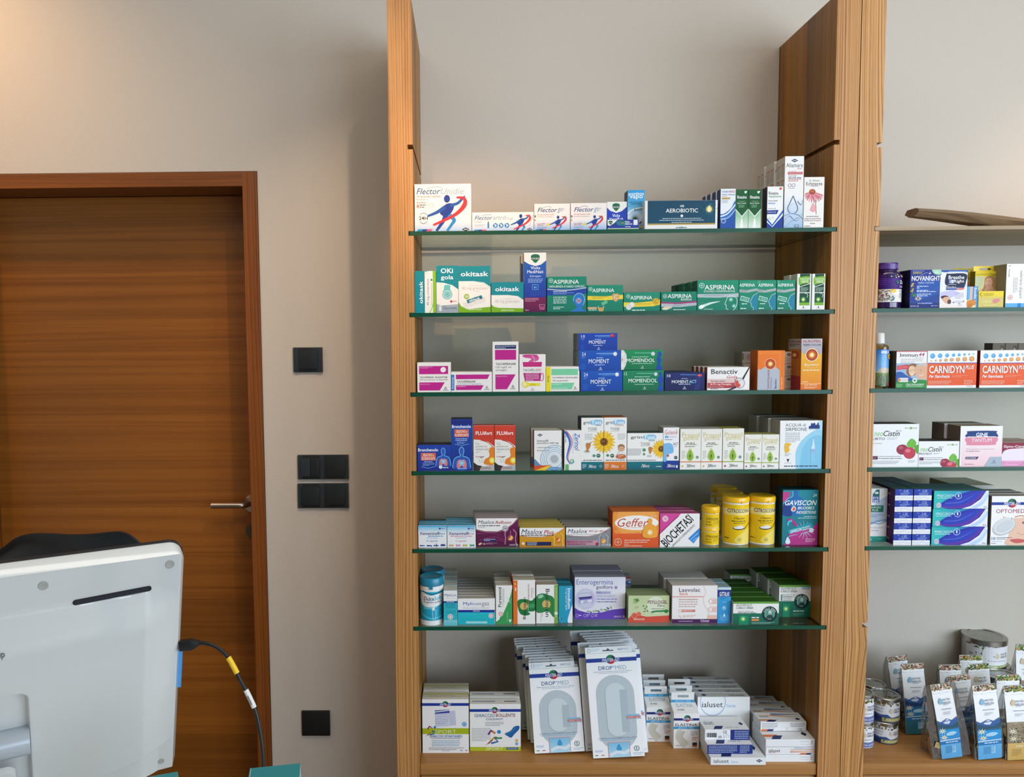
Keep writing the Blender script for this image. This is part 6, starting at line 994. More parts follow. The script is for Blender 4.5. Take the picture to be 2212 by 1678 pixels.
OL = 'a8b81c'
R(285, 672, 683, 1130, 'f3f2f1'); maid(285, 683, 716, 483, 26); S([(455, 760), (462, 905)], 128, 'dcdde8', 0); S([(540, 770), (548, 895)], 55, 'c8cce0', 0); S([(455, 762), (457, 792)], 125, '3c4c9c', 0); S([(455, 768), (456, 776)], 125, 'e8e8f0', 0); L(395, 800, 512, 880, 6, '98a0cc'); L(395, 880, 516, 900, 2, 'b8c0dc'); C(645, 884, 20, '4c9cd8'); O(645, 884, 11, 3, 'e8f0f8')
R(285, 918, 683, 968, OL); runner(330, 900, 80); T('SPORT', 392, 932, 576, 962, 'e8ecc8'); T('GHIACCIO ISTANTANEO', 346, 975, 628, 998, '4c84b8', 1); L(362, 1004, 612, 1010, 1, '8c8c98'); L(366, 1022, 606, 1072, 4, '7cacd0'); L(340, 1084, 642, 1104, 2, '8c8c90'); L(455, 1108, 520, 1114, 1, 'a8a8a8'); R(609, 1104, 628, 1110, '3c8c4c'); R(652, 1104, 670, 1110, 'c83c3c'); i1 = take()
R(0, 0, 1, .25, 'e4e0d4'); R(0, .25, 1, 1, 'cfc9b4'); R(0, .62, 1, .72, OL); L(.15, .3, .85, .5, 2, 'a8a090'); it = take()
carton('white instant-ice carton with two sachets over an olive stripe, front of two', 285, 672, 683, 1130, .045, 'f3f2f1', side='a8b020', top='cfc9b4', ref=(285, 672, 683, 1130), art=i1, top_art=(it, (0, 1, 1, 0)), rows=2, gap=.006, dx=0, back='white instant-ice carton with olive stripe, behind its twin', group='olive-striped ice cartons')
R(690, 712, 1126, 1112, 'f3f2f1'); maid(690, 1126, 767, 903, 27); T('GHIACCIO', 730, 795, 904, 824, '3c6c98', 1); T('BOLLENTE', 914, 793, 1080, 822, '8c3c38', 1); T('COLD/HOT', 830, 832, 976, 850, '4c5484', 1); L(822, 866, 980, 898, 3, '8c9098'); L(705, 918, 870, 1028, 9, 'a4a4b0'); runner(848, 935, 118); B([(990, 965), (1040, 940), (1070, 905), (1112, 898), (1110, 930), (1075, 965), (1045, 998), (1020, 988)], '1c64a4'); S([(1000, 970), (1045, 950), (1080, 912)], 4, '4c94c8'); C(1092, 1023, 13, 'e0b878'); C(1092, 1051, 13, '7cb0dc')
R(690, 1078, 1126, 1112, 'b8c02c'); T('SPORT', 828, 1080, 976, 1106, 'e8ecc8'); R(1002, 1082, 1104, 1100, '1c4488'); L(1010, 1087, 1098, 1095, 1, 'a8c4e4'); i2 = take()
R(0, 0, 1, 1, 'e8e6e2'); S([(.05, .5), (.5, .5)], .12, '4c5c9c', 0); S([(.68, .5), (.92, .5)], .14, '3c4450', 0); it2 = take()
carton('white cold-and-hot pack carton with a runner and a blue cushion, front of two', 690, 712, 1126, 1112, .030, 'f3f2f1', side='b8c060', top='e4e2dc', ref=(690, 712, 1126, 1112), art=i2, top_art=(it2, (0, 1, 1, 0)), rows=2, gap=.013, back='white cold-and-hot pack carton with a runner, behind its twin', group='runner-printed pack cartons')
def plaster_art(h0):
    "face of a dressing pack; drawn 0..420 wide, 0..H high"
    H = h0; R(0, 0, 420, H, 'f4f5f7'); maid(0, 420, 60 + 0 * H, 205, 40, 17); T('DROP', 98, 112, 215, 146, '2c5c94', 1); T('®', 218, 112, 230, 124, '2c5c94'); T('MED', 236, 112, 330, 146, '8cacc8'); T('MEDICAZIONE IN MORBIDO TESSUTO NON TESSUTO', 56, 156, 372, 165, '7c94b8'); L(96, 172, 336, 178, 1, 'a8b4c8')
    t0, t1 = 190, H - 60; w0 = 62
    def pill(x0, x1, y0, y1, c):
        r = (x1 - x0) / 2; p = [((x0 + x1) / 2 + r * math.cos(a), y0 + r + r * math.sin(a)) for a in [math.pi + math.pi * k / 14 for k in range(15)]] + [((x0 + x1) / 2 + r * math.cos(a), y1 - r + r * math.sin(a)) for a in [math.pi * k / 14 for k in range(15)]]; Pg(p, c)
    pill(w0, 376, t0, t1, 'b9c6cd'); pill(w0 + 70, 306, t0 + 72, t1 - 110, '9cb0ba'); pill(w0 + 76, 306, t0 + 70, t1 - 114, 'ccd8dc'); R(255, t0 + 130, 316, t1 - 150, 'aebdc6')
    R(300, H * .60, 405, H * .60 + 12, '7cbce0'); R(296, H * .60 + 14, 412, H * .60 + 32, 'b83c40'); T('DISINFETTANTE', 302, H * .60 + 17, 406, H * .60 + 29, 'f4e0e0', 1); L(296, H * .60 + 36, 424, H * .60 + 42, 1, '8c9cb0')
    T('CONTROLLA IL MICROAMBIENTE DELLA FERITA', 52, H - 168, 372, H - 156, '5c7ca8', 1); L(66, H - 150, 360, H - 140, 1, '9cb4d0'); R(126, H - 128, 306, H, 'd08c9c'); R(131, H - 123, 301, H, '7cc0e4', 'b4dcf0'); B([(216, H - 112), (238, H - 70), (216, H - 48), (194, H - 70)], '3c9cd0'); S([(140, H - 20), (200, H - 44), (260, H - 36), (300, H - 60)], 26, 'dce8f0'); O(360, H - 68, 20, 4, '2c6c54'); T('S', 352, H - 80, 367, H - 56, '2c6c9c', 1); R(20, H - 66, 80, H - 50, 'c8d8ec'); R(18, H - 26, 42, H - 20, '3c8c4c'); R(68, H - 26, 92, H - 20, 'c83c3c'); L(330, H - 32, 412, H - 14, 2, 'a8c4dc')
    return take()
def tab_art():
    "hanging tab: 390 wide, 50 high"
    R(0, 0, 390, 50, 'eceef2'); O(32, 27, 13, 3, '2c6c54'); L(50, 14, 118, 36, 3, '9cc0e0'); T('DROP', 270, 18, 312, 34, '4c70a8', 1); T('MED', 316, 18, 362, 34, '9cb4cc'); S([(145, 32), (235, 32)], 9, '50545c', 0); C(190, 26, 11, '50545c'); return take()
TAB = tab_art()
def dressing(label, name_px, H, Y=None, lean=20, roll=-3., yaw=0., thick=.011, ytop=None, art=None, n=0, group=None, x=None, w=None, h=None):
    "flat dressing pack with a hanging tab, leaning back on its neighbours"
    (x0, x1, yb) = name_px; Xp = Zx + (x0 + x1) / 2 / Zs
    base = PZ(Xp, Zy + yb / Zs, BOARD)
    if Y is None: Y = base.y
    a, b = P(Zx + x0 / Zs, Zy + yb / Zs, Y).x, P(Zx + x1 / Zs, Zy + yb / Zs, Y).x; w = w or b - a; lr = math.radians(lean)
    if h is None:
        h = .1
        while pix((Xp * 0 + (a + b) / 2, Y + h * math.sin(lr), BOARD + h * math.cos(lr)))[1] > Zy + ytop / Zs: h += .0005
    bm = bmesh.new(); lay = bm.loops.layers.float_color.new('print'); bx(bm, -w / 2, w / 2, 0, thick, 0, h)
    bmesh.ops.bevel(bm, geom=bm.edges[:], offset=.0006, segments=1, affect='EDGES')
    tw = w * .93; th = w * .118
    bx(bm, -w / 2, -w / 2 + tw, thick * .35, thick * .35 + .0008, h - .001, h + th)
    for f in bm.faces:
        for lp in f.loops: lp[lay] = colr('eef0f3')
    put_art(bm, lay, art, (0, 0, 420, H), lambda u, v, q: (-w / 2 + u * w, -q, h * (1 - v)))
    put_art(bm, lay, TAB, (0, 0, 390, 50), lambda u, v, q: (-w / 2 + u * tw, thick * .35 - q, h + th * (1 - v)))
    sd = [([((0, .0), (1, 0), (1, 1)), ((0, 0), (1, 1), (0, 1))], 'dfe2e6', None), ([((0, .08), (1, .08), (1, .12)), ((0, .08), (1, .12), (0, .12))], '1c3c98', None)]
    put_art(bm, lay, sd, (0, 0, 1, 1), lambda u, v, q: (-w / 2 - q, thick * (1 - u), h * (1 - v)))
    o = tag(obj('dressing_pack', bm, M_card), label, 'dressing pack', group)
    o.location = ((a + b) / 2, Y, BOARD + .0006 + thick * math.sin(lr + .03) + abs(math.sin(math.radians(roll))) * w / 2); o.rotation_euler = (-lr, math.radians(roll), math.radians(yaw))
    return o, w, h, Y
def dress_row(first, n, dx, dy, txt, group, jit=.004, steps=()):
    o, w, h, Y = first
    for k in range(1, n):
        c = o.copy(); COL.objects.link(c); c['label'] = txt.replace('#', ORD[k])
        c.location = (o.location.x + dx * k + (steps[k] if k < len(steps) else 0), Y + dy * k, o.location.z); c.rotation_euler = (o.rotation_euler[0] + math.radians(.35) * k, o.rotation_euler[1], o.rotation_euler[2] + random.uniform(-.006, .006))
f1 = dressing('white dressing pack with a grey pad outline, front of the shorter row', (1245, 1672, 1147), 720, ytop=428, art=plaster_art(720), group='shorter dressing packs', lean=14)
dress_row(f1, 11, -.0016, .0178, 'white dressing pack, # in the shorter row from the front', 'shorter dressing packs', steps=(0, .003, .006, -.001, -.006, -.001, .002, -.014, -.016, -.015, -.013))
f2 = dressing('larger white dressing pack with a long pad outline, front of the taller row', (1745, 2184, 1187), 890, ytop=297, art=plaster_art(890), group='taller dressing packs', lean=12)
dress_row(f2, 8, -.0012, .0175, 'larger white dressing pack, # in the taller row from the front', 'taller dressing packs', steps=(0, .014, -.012, .016, .014, .012, .008, -.016))
ZM(1360, 1340, 3.8807)
def elast(x0, y0, x1, y1):
    R(x0, y0, x1, y1, 'f3f2f1'); w = x1 - x0; R(x0, y0 + 40, x1, y0 + 60, '1c2c78'); globe(x0 + w * .53, y0 + 42, 28); T('MASTER-AID', x0 + w * .34, y0 + 36, x0 + w * .76, y0 + 54, 'ffffff', 2, 1); T('ELASTINA', x0 + w * .06, y0 + 84, x0 + w * .92, y0 + 107, '2c2c44', 1); R(x0, y0 + 110, x1, y0 + 132, '3c9cd0'); T('BRACCIO - PIEDE', x0 + w * .2, y0 + 115, x0 + w * .78, y0 + 127, 'c8e4f4', 1)
    S([(x0 + w * .32, y0 + 140), (x0 + w * .22, y0 + 200), (x0 + w * .5, y0 + 275)], 70, 'd8d4c8', 1, 66, 60)
    for k in range(6): S([(x0 + w * (.2 + .05 * k), y0 + 145), (x0 + w * (.12 + .045 * k), y0 + 200), (x0 + w * (.36 + .05 * k), y0 + 268 - 6 * k)], 2, 'b0aca0')
    L(x0 + w * .68, y0 + 150, x0 + w * .96, y0 + 190, 4, '8c8c94'); L(x0 + w * .72, y0 + 200, x0 + w * .96, y0 + 222, 2, 'c8785c'); R(x0 + w * .74, y0 + 245, x0 + w * .92, y0 + 282, '2c2c34'); R(x0 + w * .74, y0 + 268, x0 + w * .92, y0 + 282, 'c86c2c'); L(x0 + w * .1, y0 + 268, x0 + w * .3, y0 + 273, 1, '5c5c64'); return take()
def elastina(label, x0, x1, ybf, ytf, ybk, Y=None, dx=0., grp='elastic-net dressing cartons', src=[None]):
    "carton with a sloping shoulder and a hanging tab"
    w0, a = None, None; Xp = Zx + (x0 + x1) / 2 / Zs; yf = PZ(Xp, Zy + ybf / Zs, BOARD).y if Y is None else Y
    a, b = P(Zx + x0 / Zs, Zy + (ybf + ytf) / 2 / Zs, yf).x, P(Zx + x1 / Zs, Zy + (ybf + ytf) / 2 / Zs, yf).x; w = b - a; h = P(Xp, Zy + ytf / Zs, yf).z - BOARD; d = .036
    if src[0] is None:
        bm = bmesh.new(); lay = bm.loops.layers.float_color.new('print')
        prism(bm, [(0, 0), (d, 0), (d, h * 1.14), (0, h)], 'x', -w / 2, w / 2); bmesh.ops.bevel(bm, geom=bm.edges[:], offset=.0006, segments=1, affect='EDGES')
        th = h * .30
        # tab with a real hang hole: a frame of card round the slot
        for q in ((-w / 2 + .002, -w * .22, 0, th), (w * .22, w / 2 - .004, 0, th), (-w * .22, w * .22, 0, th * .48), (-w * .22, w * .22, th * .72, th)): bx(bm, q[0], q[1], d - .0009, d, h * 1.14 - .0005 + q[2], h * 1.14 + q[3])
        for f in bm.faces:
            for lp in f.loops: lp[lay] = colr('efeeec')
        put_art(bm, lay, elast(370, 780, 583, 1075), (370, 780, 583, 1075), lambda u, v, q: (-w / 2 + u * w, -q, h * (1 - v)))
        R(0, 0, 213, 20, '3c9cd0'); T('BRACCIO - PIEDE', 40, 4, 180, 16, 'a8d4ec', 1); put_art(bm, lay, take(), (0, 0, 213, 20), lambda u, v, q: (-w / 2 + .002 + u * (w - .006), d - .0009 - q, h * 1.14 + th * .26 * (1 - v)))
        T('ELASTINA', 40, 6, 180, 22, '8ca0b8'); L(40, 30, 100, 40, 1, 'b0b0b0'); put_art(bm, lay, take(), (0, 0, 213, 50), lambda u, v, q: (-w / 2 + u * w, d * (1 - v), h + h * .14 * (1 - v) + q))
        o = obj('dressing_carton', bm, M_card); src[0] = o; src.append((a + b) / 2)
    else: o = src[0].copy(); COL.objects.link(o)
    tag(o, label, 'dressing carton', grp); o.location = ((a + b) / 2, yf, BOARD + .0002); return yf
ye = elastina('white dressing carton with a bandaged arm, at the front by the flat navy boxes', 370, 583, 1072, 780, 0)
ys = ye
for k, q in enumerate(('second', 'third')): elastina('white dressing carton with a hang hole, %s of the row behind the front arm carton' % q, 370 - 12 * (k + 1), 583 - 22 * (k + 1), 1075, 770, 0, Y=ye + .040 * (k + 1))
yl = elastina('white dressing carton with a bandaged arm, beside the taller dressing packs', 150, 343, 1016, 730, 0)
for k, q in enumerate(('second', 'third')): elastina('white dressing carton with a hang hole, %s of the row beside the taller packs' % q, 140 - 8 * k, 325 - 12 * k, 1016, 730, 0, Y=yl + .038 * (k + 1))
# upright gauze cartons
def ial(x, y, s, c='20242c', sub='Garze', sc='9cc4e4'):
    T('ialuset', x, y, x + 178 * s, y + 44 * s, c); T(sub, x + 208 * s, y + 18 * s, x + 288 * s, y + 44 * s, sc, 1)
R(560, 640, 1007, 900, 'f4f5f6'); C(690, 680, 110, 'dde6f2'); C(686, 672, 106, 'f4f6f8'); O(690, 680, 108, 4, '7c9cc8'); R(560, 560, 1007, 640, 'f4f5f6'); ial(597, 677, 1.0); gz = take()
T('ialuset', .62, .25, .92, .8, '50545c'); Pg([(.08, .5), (.14, .25), (.2, .5), (.14, .75)], '20306c'); gt = take()
ART.append(None); ART.clear()
carton('upright white gauze carton with a pale blue ring, front of its row', 568, 640, 1007, 960, .023, 'f2f3f4', side='b8bcc0', top='d4d4d2', ref=(560, 640, 1007, 980), art=gz, top_art=(gt, (0, 0, 1, 1)), Y=-.222, rows=5, dx=-.0016, gap=.003, back='upright white gauze carton, # in its row from the front', group='upright gauze cartons')
def flat(label, x0, y0, x1, y1, depth, z, Y=None, top=None, **k):
    return carton(label, x0, y0, x1, y1, depth, 'f2f3f5', side='dcdfe3', top='eceef0', top_art=(top, (0, 0, 1, 1)) if top else None, z=z, Y=Y, **k)[0]
def ial_top(c1='20306c', c2='e8eef4', nm='40444c'):
    C(.12, .42, .2, c2); T('ialuset', .06, .30, .28, .62, nm); Pg([(.2, .95), (.28, .72), (.46, .72), (.38, .95)], c1); Pg([(.84, .55), (.89, .42), (.94, .55), (.89, .68)], '20306c'); L(.5, .8, .8, .86, 1, 'a8b4c4'); return take()
tp1 = ial_top()
ial(703, 1162, .72); iba(1088, 1176, 28, '1c2c60')
def zt_(x, y, Y): return P(1360 + x / Zs, 1340 + y / Zs, Y).z
o = flat('white flat gauze box with front lettering, bottom box overhanging the board edge', 678, 1150, 1143, 1212, .112, BOARD, top=tp1); Yb = o.location.y; z1 = zt_(900, 1150, Yb) + .0004
R(650, 1040, 1033, 1117, '1c3080'); L(662, 1050, 900, 1108, 5, 'b8c4e0'); L(925, 1050, 1005, 1108, 5, 'b8c4e0'); Y2 = Yb + .018
flat('flat gauze box with a navy printed edge, second box from the bottom', 650, 1040, 1033, 1117, .094, z1, top=tp1, Y=Y2); z2 = zt_(840, 1040, Y2) + .0004
R(845, 915, 1008, 990, '1c3080'); L(880, 925, 998, 982, 5, 'b8c4e0')
for j in range(14): R(645 + j * 6.2, 938, 648 + j * 6.2 + (j % 3), 970, '30343c')
T('CE', 784, 922, 816, 944, '4c5058'); O(822, 962, 12, 2, '9ca0a8'); S([(790, 955), (795, 978)], 3, '8c9098', 0); R(748, 958, 772, 974, 'b0b4ba'); Y3 = Y2 + .022
flat('flat gauze box with barcode and half navy edge, third box from the bottom', 630, 915, 1008, 990, .070, z2, top=tp1, Y=Y3)
# orange-accented flat boxes
def ot(): S([(0, .8), (.3, .8)], .12, 'e07838', 0); Pg([(.12, .98), (.22, .78), (.4, .78), (.3, .98)], '20306c'); S([(.35, .2), (.95, .25)], .22, '7c94b8', 0, .12, .02); S([(.3, .32), (.9, .5)], .14, 'e8a478', 0, .1, .02); C(.16, .4, .14, 'e8ddd4'); T('ialuset', .07, .3, .26, .5, '3c3c44'); Pg([(.8, .7), (.86, .58), (.92, .7), (.86, .82)], '20243c'); return take()
to = ot()
L(1430, 1142, 1500, 1150, 1, 'c0c4cc'); L(1434, 1162, 1500, 1170, 1, 'd0d4da'); L(1516, 1132, 1540, 1170, 3, '6c7078')
zz = BOARD; Yo = PZ(1360 + 1350 / Zs, 1340 + 1186 / Zs, BOARD).y
flat('flat orange-accented box, bottom of the front stack of three', 1140, 1126, 1553, 1186, .093, zz, Y=Yo); zA = P(1360 + 1350 / Zs, 1340 + 1126 / Zs, Yo).z + .0005
S([(1350, 1085), (1557, 1085)], 10, 'e8b8a0', 0); R(1345, 1098, 1557, 1106, 'd8703c', 'f0c0a0', 1); Pg([(1420, 1125), (1440, 1112), (1490, 1112), (1475, 1125)], 'e07838'); Pg([(1475, 1125), (1490, 1112), (1530, 1112), (1515, 1125)], '20306c'); T('ialuset', 1166, 1076, 1262, 1104, '20242c'); T('PLUS', 1166, 1104, 1220, 1113, 'd8703c', 1); S([(1380, 1068), (1557, 1072)], 8, '9cb0d0', 0, 8, 2)
flat('flat box with lettering and orange streaks, middle of the front stack of three', 1140, 1062, 1556, 1126, .093, zA, Y=Yo); zB2 = P(1360 + 1350 / Zs, 1340 + 1062 / Zs, Yo).z + .0009
L(1430, 1012, 1500, 1020, 1, 'c0c4cc'); L(1434, 1036, 1500, 1044, 1, 'd0d4da'); L(1520, 1008, 1538, 1040, 3, '5c5c64')
flat('flat orange-accented box with streaked lid, top of the front stack of three', 1140, 997, 1557, 1062, .093, zB2, Y=Yo, top=to); zC = P(1360 + 1350 / Zs, 1340 + 997 / Zs, Yo).z + .0012
L(1110, 860, 1240, 904, 4, '7c8088'); L(1348, 860, 1470, 890, 3, '7c8088'); Pg([(1100, 925), (1108, 910), (1160, 910), (1150, 925)], 'e07838'); Pg([(1150, 925), (1160, 910), (1210, 910), (1200, 925)], '20306c'); T('CE', 1414, 902, 1446, 922, '30343c'); S([(1320, 895), (1320, 918)], 3, '8c9098', 0)
Yq = Yo + .040
flat('flat box with small print and CE mark on its edge, on the front stack', 1097, 850, 1483, 926, .052, zC, Y=Yq, top=to)
for (x0, x1, ye_, dy_, lab) in ((1046, 1423, 806, .154 - .054, 'flat orange-accented box just behind the one with the CE mark'), (1016, 1373, 750, .150, 'flat orange-accented box, last but one of the pile towards the wall'), (1000, 1262, 702, .206, 'flat orange-accented box, hindmost of the pile against the wall')):
    flat(lab, x0, ye_, x1, ye_ + 80, .053, BOARD + .0003, Y=Yo + dy_, top=to)
# ================================================================ neighbouring unit: second row of goods
ZM(1860, 420, 6.284); shelf(SH2[1], .008)
CUR['auto'] = False
def flora(x, y, n, rx, ry, cols):
    for i in range(n): E(x + random.uniform(-rx, rx), y + random.uniform(-ry, ry), random.uniform(5, 13), random.uniform(4, 9), random.choice(cols), rot=random.uniform(0, 3), n=9)
def bottle_thing(name, label, cx_, r_px, y0, yb, Y, cat='bottle'):
    a, b = P(Zx + (cx_ - r_px) / Zs, Zy + (y0 + yb) / 2 / Zs, Y).x, P(Zx + (cx_ + r_px) / Zs, Zy + (y0 + yb) / 2 / Zs, Y).x; r = (b - a) / 2
    return empty(name, ((a + b) / 2, Y + r, CUR['z'] + .0003), 0, label, cat), r, (lambda y: P(Zx + cx_ / Zs, Zy + y / Zs, Y).z - CUR['z'])
R(218, 1060, 300, 1340, 'f0dc30'); R(218, 1340, 300, 1560, 'f0ecc8')
carton('yellow and cream carton edge peeping out behind the dark purple bottle', 216, 1060, 300, 1560, .05, 'f0e468', side='c8b43c', Y=-.20)
t, r, hz = bottle_thing('supplement_bottle', 'dark purple bottle with a violet cap and a flower-printed label', 440, 190, 910, 1555, -DEP + .010)
R(250, 1040, 630, 1140, '2c1258'); R(250, 1140, 630, 1290, '4a1c84', '3c1470'); R(250, 1285, 630, 1460, 'e8e4dc'); flora(330, 1370, 60, 60, 70, ['6c3c48', '8c5c6c', '5c7c3c', 'e4b4a4', '4c6484']); E(440, 1310, 42, 26, 'f0c838'); E(470, 1335, 60, 30, 'f4f0e4'); E(440, 1308, 36, 22, 'ecc02c'); flora(400, 1410, 20, 60, 30, ['3c7c3c', '5c6c9c']); flora(500, 1110, 14, 100, 22, ['f4f0e4', 'f0d040', 'f4f0e4']); B([(475, 1175), (520, 1172), (516, 1200), (498, 1218), (478, 1200)], '2c6c5c'); T('ZzzQuil', 532, 1165, 700, 1222, 'ffffff', 2); T('NATURA', 530, 1235, 690, 1268, 'd8c8f0', 1); T('Melatonina', 532, 1300, 640, 1318, '4c3c6c', 1); L(532, 1335, 640, 1400, 4, '7c6c8c')
for k in range(5): L(275, 1105 + 28 * k, 350, 1111 + 28 * k, 1, '8c54b4')
M_pl = plain('purple_plastic', '2a1048', .12, coat=.6); h1 = hz(1040); hn = hz(1030)
bm = bmesh.new(); lathe(bm, [(r * .9, 0), (r, r * .08), (r, hz(1090)), (r * .93, hz(1058)), (r * .7, hz(1040)), (r * .66, hz(1000))], 48); obj('body', bm, M_pl, t, smooth=True)
cylinder_pack('bottle_label', t, 0, 0, hz(1465), r * 1.006, hz(1085) - hz(1465), take(), (250, 1085, 630, 1465), '3c1470', M_card, prof=[(r * 1.006, 0), (r * 1.006, hz(1085) - hz(1465))], seg=48)
bm = bmesh.new(); c0 = hz(1012); c1 = hz(918); lathe(bm, [(r * .74, c0), (r * .76, c0 + .001), (r * .76, c1 - .003), (r * .72, c1), (0, c1)], 60)
for i in range(60): a = 2 * math.pi * i / 60; bx(bm, r * .755 * math.cos(a) - .0003, r * .755 * math.cos(a) + .0003, r * .755 * math.sin(a) - .0003, r * .755 * math.sin(a) + .0003, c0 + .002, c1 - .004)
obj('cap', bm, plain('violet_cap', '48187c', .3, coat=.2), t)
R(672, 1022, 1070, 1540, '202c84', '1c3c98'); C(930, 1300, 170, '2c5cb4'); C(950, 1290, 150, '2454a8'); Pg([(672, 1450), (800, 1430), (1070, 1340), (1070, 1540), (672, 1540)], '1c4494'); R(672, 1470, 1070, 1540, '182c78')
T('NOVANIGHT', 690, 1105, 1066, 1172, 'ffffff', 2); T('TRIPLA AZIONE', 766, 1188, 984, 1208, 'c8d4f0', 1); B([(960, 1022), (1070, 1022), (1070, 1088), (1000, 1085), (970, 1060)], 'a8d8b8'); T('MAX', 990, 1042, 1050, 1072, 'e4f4e8', 1); T('RAPIDO+', 702, 1050, 826, 1078, 'd8c83c', 2, 1); L(700, 1036, 850, 1044, 1, 'a8b8e0'); S([(800, 1100), (860, 1070), (900, 1064)], 3, 'c8d8f0'); S([(928, 1050), (928, 1092)], 4, 'ffffff', 0); S([(908, 1072), (948, 1072)], 4, 'ffffff', 0)
for y, x1 in ((1240, 912), (1262, 800), (1296, 912), (1312, 1015), (1346, 958), (1368, 910)): L(760, y, x1, y + 14, 1, 'd0dcf4')
flora(700, 1230, 10, 20, 26, ['f0c838', 'e4b828']); flora(700, 1300, 10, 20, 30, ['e8c040', '3c5c28']); flora(720, 1360, 14, 26, 26, ['3c8c4c', '5cac5c'])
for a in range(0, 360, 36): q = math.radians(a); S([(780 + 12 * math.cos(q), 1410 + 10 * math.sin(q)), (780 + 50 * math.cos(q), 1410 + 36 * math.sin(q))], 12, 'e4e8f4', 0, 12, 2)
C(780, 1408, 18, '8c6c4c'); sanofi(680, 786, 1513); R(820, 1465, 980, 1486, '2c4cac'); T('NON CREA ABITUDINE', 775, 1468, 964, 1482, 'e0e8f8', 1); T('30', 956, 1504, 980, 1518, 'e0e8f8', 1); L(984, 1506, 1044, 1514, 1, 'b0c0e0')
carton('dark blue sleep-aid carton with a daisy, a green corner leaf and white capitals', 660, 1020, 1080, 1546, .07, '202c84', ref=(668, 1022, 1076, 1540), side='10103c', top='1c2050')
R(1068, 1025, 1440, 1545, 'ecebf2'); R(1068, 1025, 1440, 1090, '2450a4'); B([(1080, 1080), (1120, 1055), (1440, 1058), (1440, 1110), (1440, 1545), (1080, 1545)], 'edebf3'); L(1180, 1040, 1420, 1052, 1, 'a8c4ec'); B([(1150, 1082), (1190, 1075), (1420, 1078), (1420, 1190), (1390, 1232), (1150, 1234)], '1c2444'); T('Breathe', 1182, 1100, 1396, 1150, 'ffffff', 1); T('Right', 1256, 1158, 1396, 1210, 'ffffff', 1); R(1186, 1158, 1250, 1206, '3c6cc4', 'f4f4fc', 1); S([(1180, 1222), (1290, 1222)], 4, 'ffffff', 0)
Pg([(1150, 1245), (1420, 1230), (1395, 1270), (1150, 1270)], '1c2c5c'); T('RespiraBene', 1156, 1250, 1288, 1266, 'ffffff', 1); R(1150, 1276, 1298, 1298, '2c50a4'); Pg([(1298, 1276), (1410, 1268), (1385, 1298), (1298, 1298)], 'e07874'); Pg([(1080, 1330), (1250, 1300), (1350, 1340), (1200, 1420), (1080, 1400)], 'c8c4e8'); L(1278, 1340, 1398, 1420, 5, 'a0a0b4')
B([(1090, 1400), (1130, 1385), (1180, 1390), (1215, 1430), (1220, 1480), (1185, 1500), (1130, 1460)], 'e0b090'); B([(1085, 1400), (1100, 1380), (1150, 1375), (1190, 1390), (1140, 1395), (1105, 1415)], '3c2820'); B([(1180, 1440), (1215, 1430), (1228, 1470), (1205, 1495), (1180, 1490)], '5c4034'); B([(1080, 1470), (1140, 1480), (1250, 1500), (1350, 1500), (1400, 1545), (1080, 1545)], 'f0e4dc'); B([(1250, 1470), (1300, 1445), (1400, 1450), (1380, 1480), (1300, 1475)], 'd4d0d8'); T('30', 1328, 1480, 1350, 1496, '6c6c84'); L(1326, 1502, 1380, 1520, 2, '9c9cac'); C(1260, 1472, 8, '1c3c8c'); C(1398, 1456, 8, '1c3c8c')
carton('white carton with a dark name plate and a sleeping man, beside the blue sleep-aid one', 1068, 1024, 1440, 1546, .055, 'ecebf2', side='1c3c84', top='1c3c84')
R(1432, 1250, 1586, 1540, '4c90d0'); R(1477, 1250, 1512, 1420, 'e8b898'); R(1444, 1250, 1477, 1420, '68b0e0'); Pg([(1432, 1440), (1480, 1420), (1560, 1440), (1560, 1540), (1425, 1540)], 'f0e4a0'); B([(1440, 1450), (1490, 1430), (1550, 1440), (1555, 1500), (1480, 1520), (1430, 1500)], 'd88838'); B([(1450, 1490), (1500, 1480), (1510, 1530), (1440, 1536)], 'c87830'); T('Scudo', 1534, 1262, 1568, 1420, 'ffffff', 2, 0, -1)
carton('small blue carton with orange blobs and sideways lettering, in front of the yellow blister packs', 1432, 1248, 1586, 1542, .03, '4c90d0', side='2c5c94')
R(1540, 970, 1882, 1120, 'ecd02c'); R(1540, 1112, 1882, 1340, 'e4dca0'); T('Classic', 1718, 1066, 1862, 1104, '4c4010', 0, 1); T('12', 1556, 1074, 1584, 1100, '4c4010'); L(1590, 1074, 1712, 1092, 2, '8c7c20'); L(1756, 984, 1866, 1020, 4, '8c7c20'); B([(1550, 1120), (1640, 1120), (1620, 1250), (1540, 1240)], 'c8d0a8')
B([(1680, 1130), (1720, 1108), (1790, 1110), (1830, 1140), (1835, 1220), (1810, 1300), (1780, 1340), (1640, 1340), (1640, 1300), (1665, 1240), (1670, 1170)], 'b8905c'); B([(1685, 1160), (1710, 1135), (1760, 1140), (1780, 1190), (1760, 1250), (1715, 1262), (1685, 1230), (1675, 1195)], 'e8b898'); C(1700, 1180, 5, '4c3424'); C(1735, 1176, 5, '4c3424'); S([(1702, 1228), (1720, 1234), (1738, 1222)], 6, 'b85850'); B([(1700, 1250), (1770, 1240), (1810, 1300), (1800, 1350), (1660, 1350)], 'e0ac8c'); S([(1790, 1120), (1822, 1180), (1800, 1260)], 18, 'c8a06c')
ya = -DEP + .045
o = carton('yellow blister card with hang hole and a blonde woman, over a small yellow carton', 1542, 1040, 1882, 1540, .02, 'ecd02c', side='a08c20', ref=(1540, 1040, 1882, 1540), Y=ya, name='hanging_pack')[0]
for q0, q1, z0_, z1_ in ((1545, 1630, 968, 1040), (1790, 1880, 968, 1040), (1630, 1790, 968, 1012), (1630, 1690, 1012, 1040), (1755, 1790, 1012, 1040)):
    pass
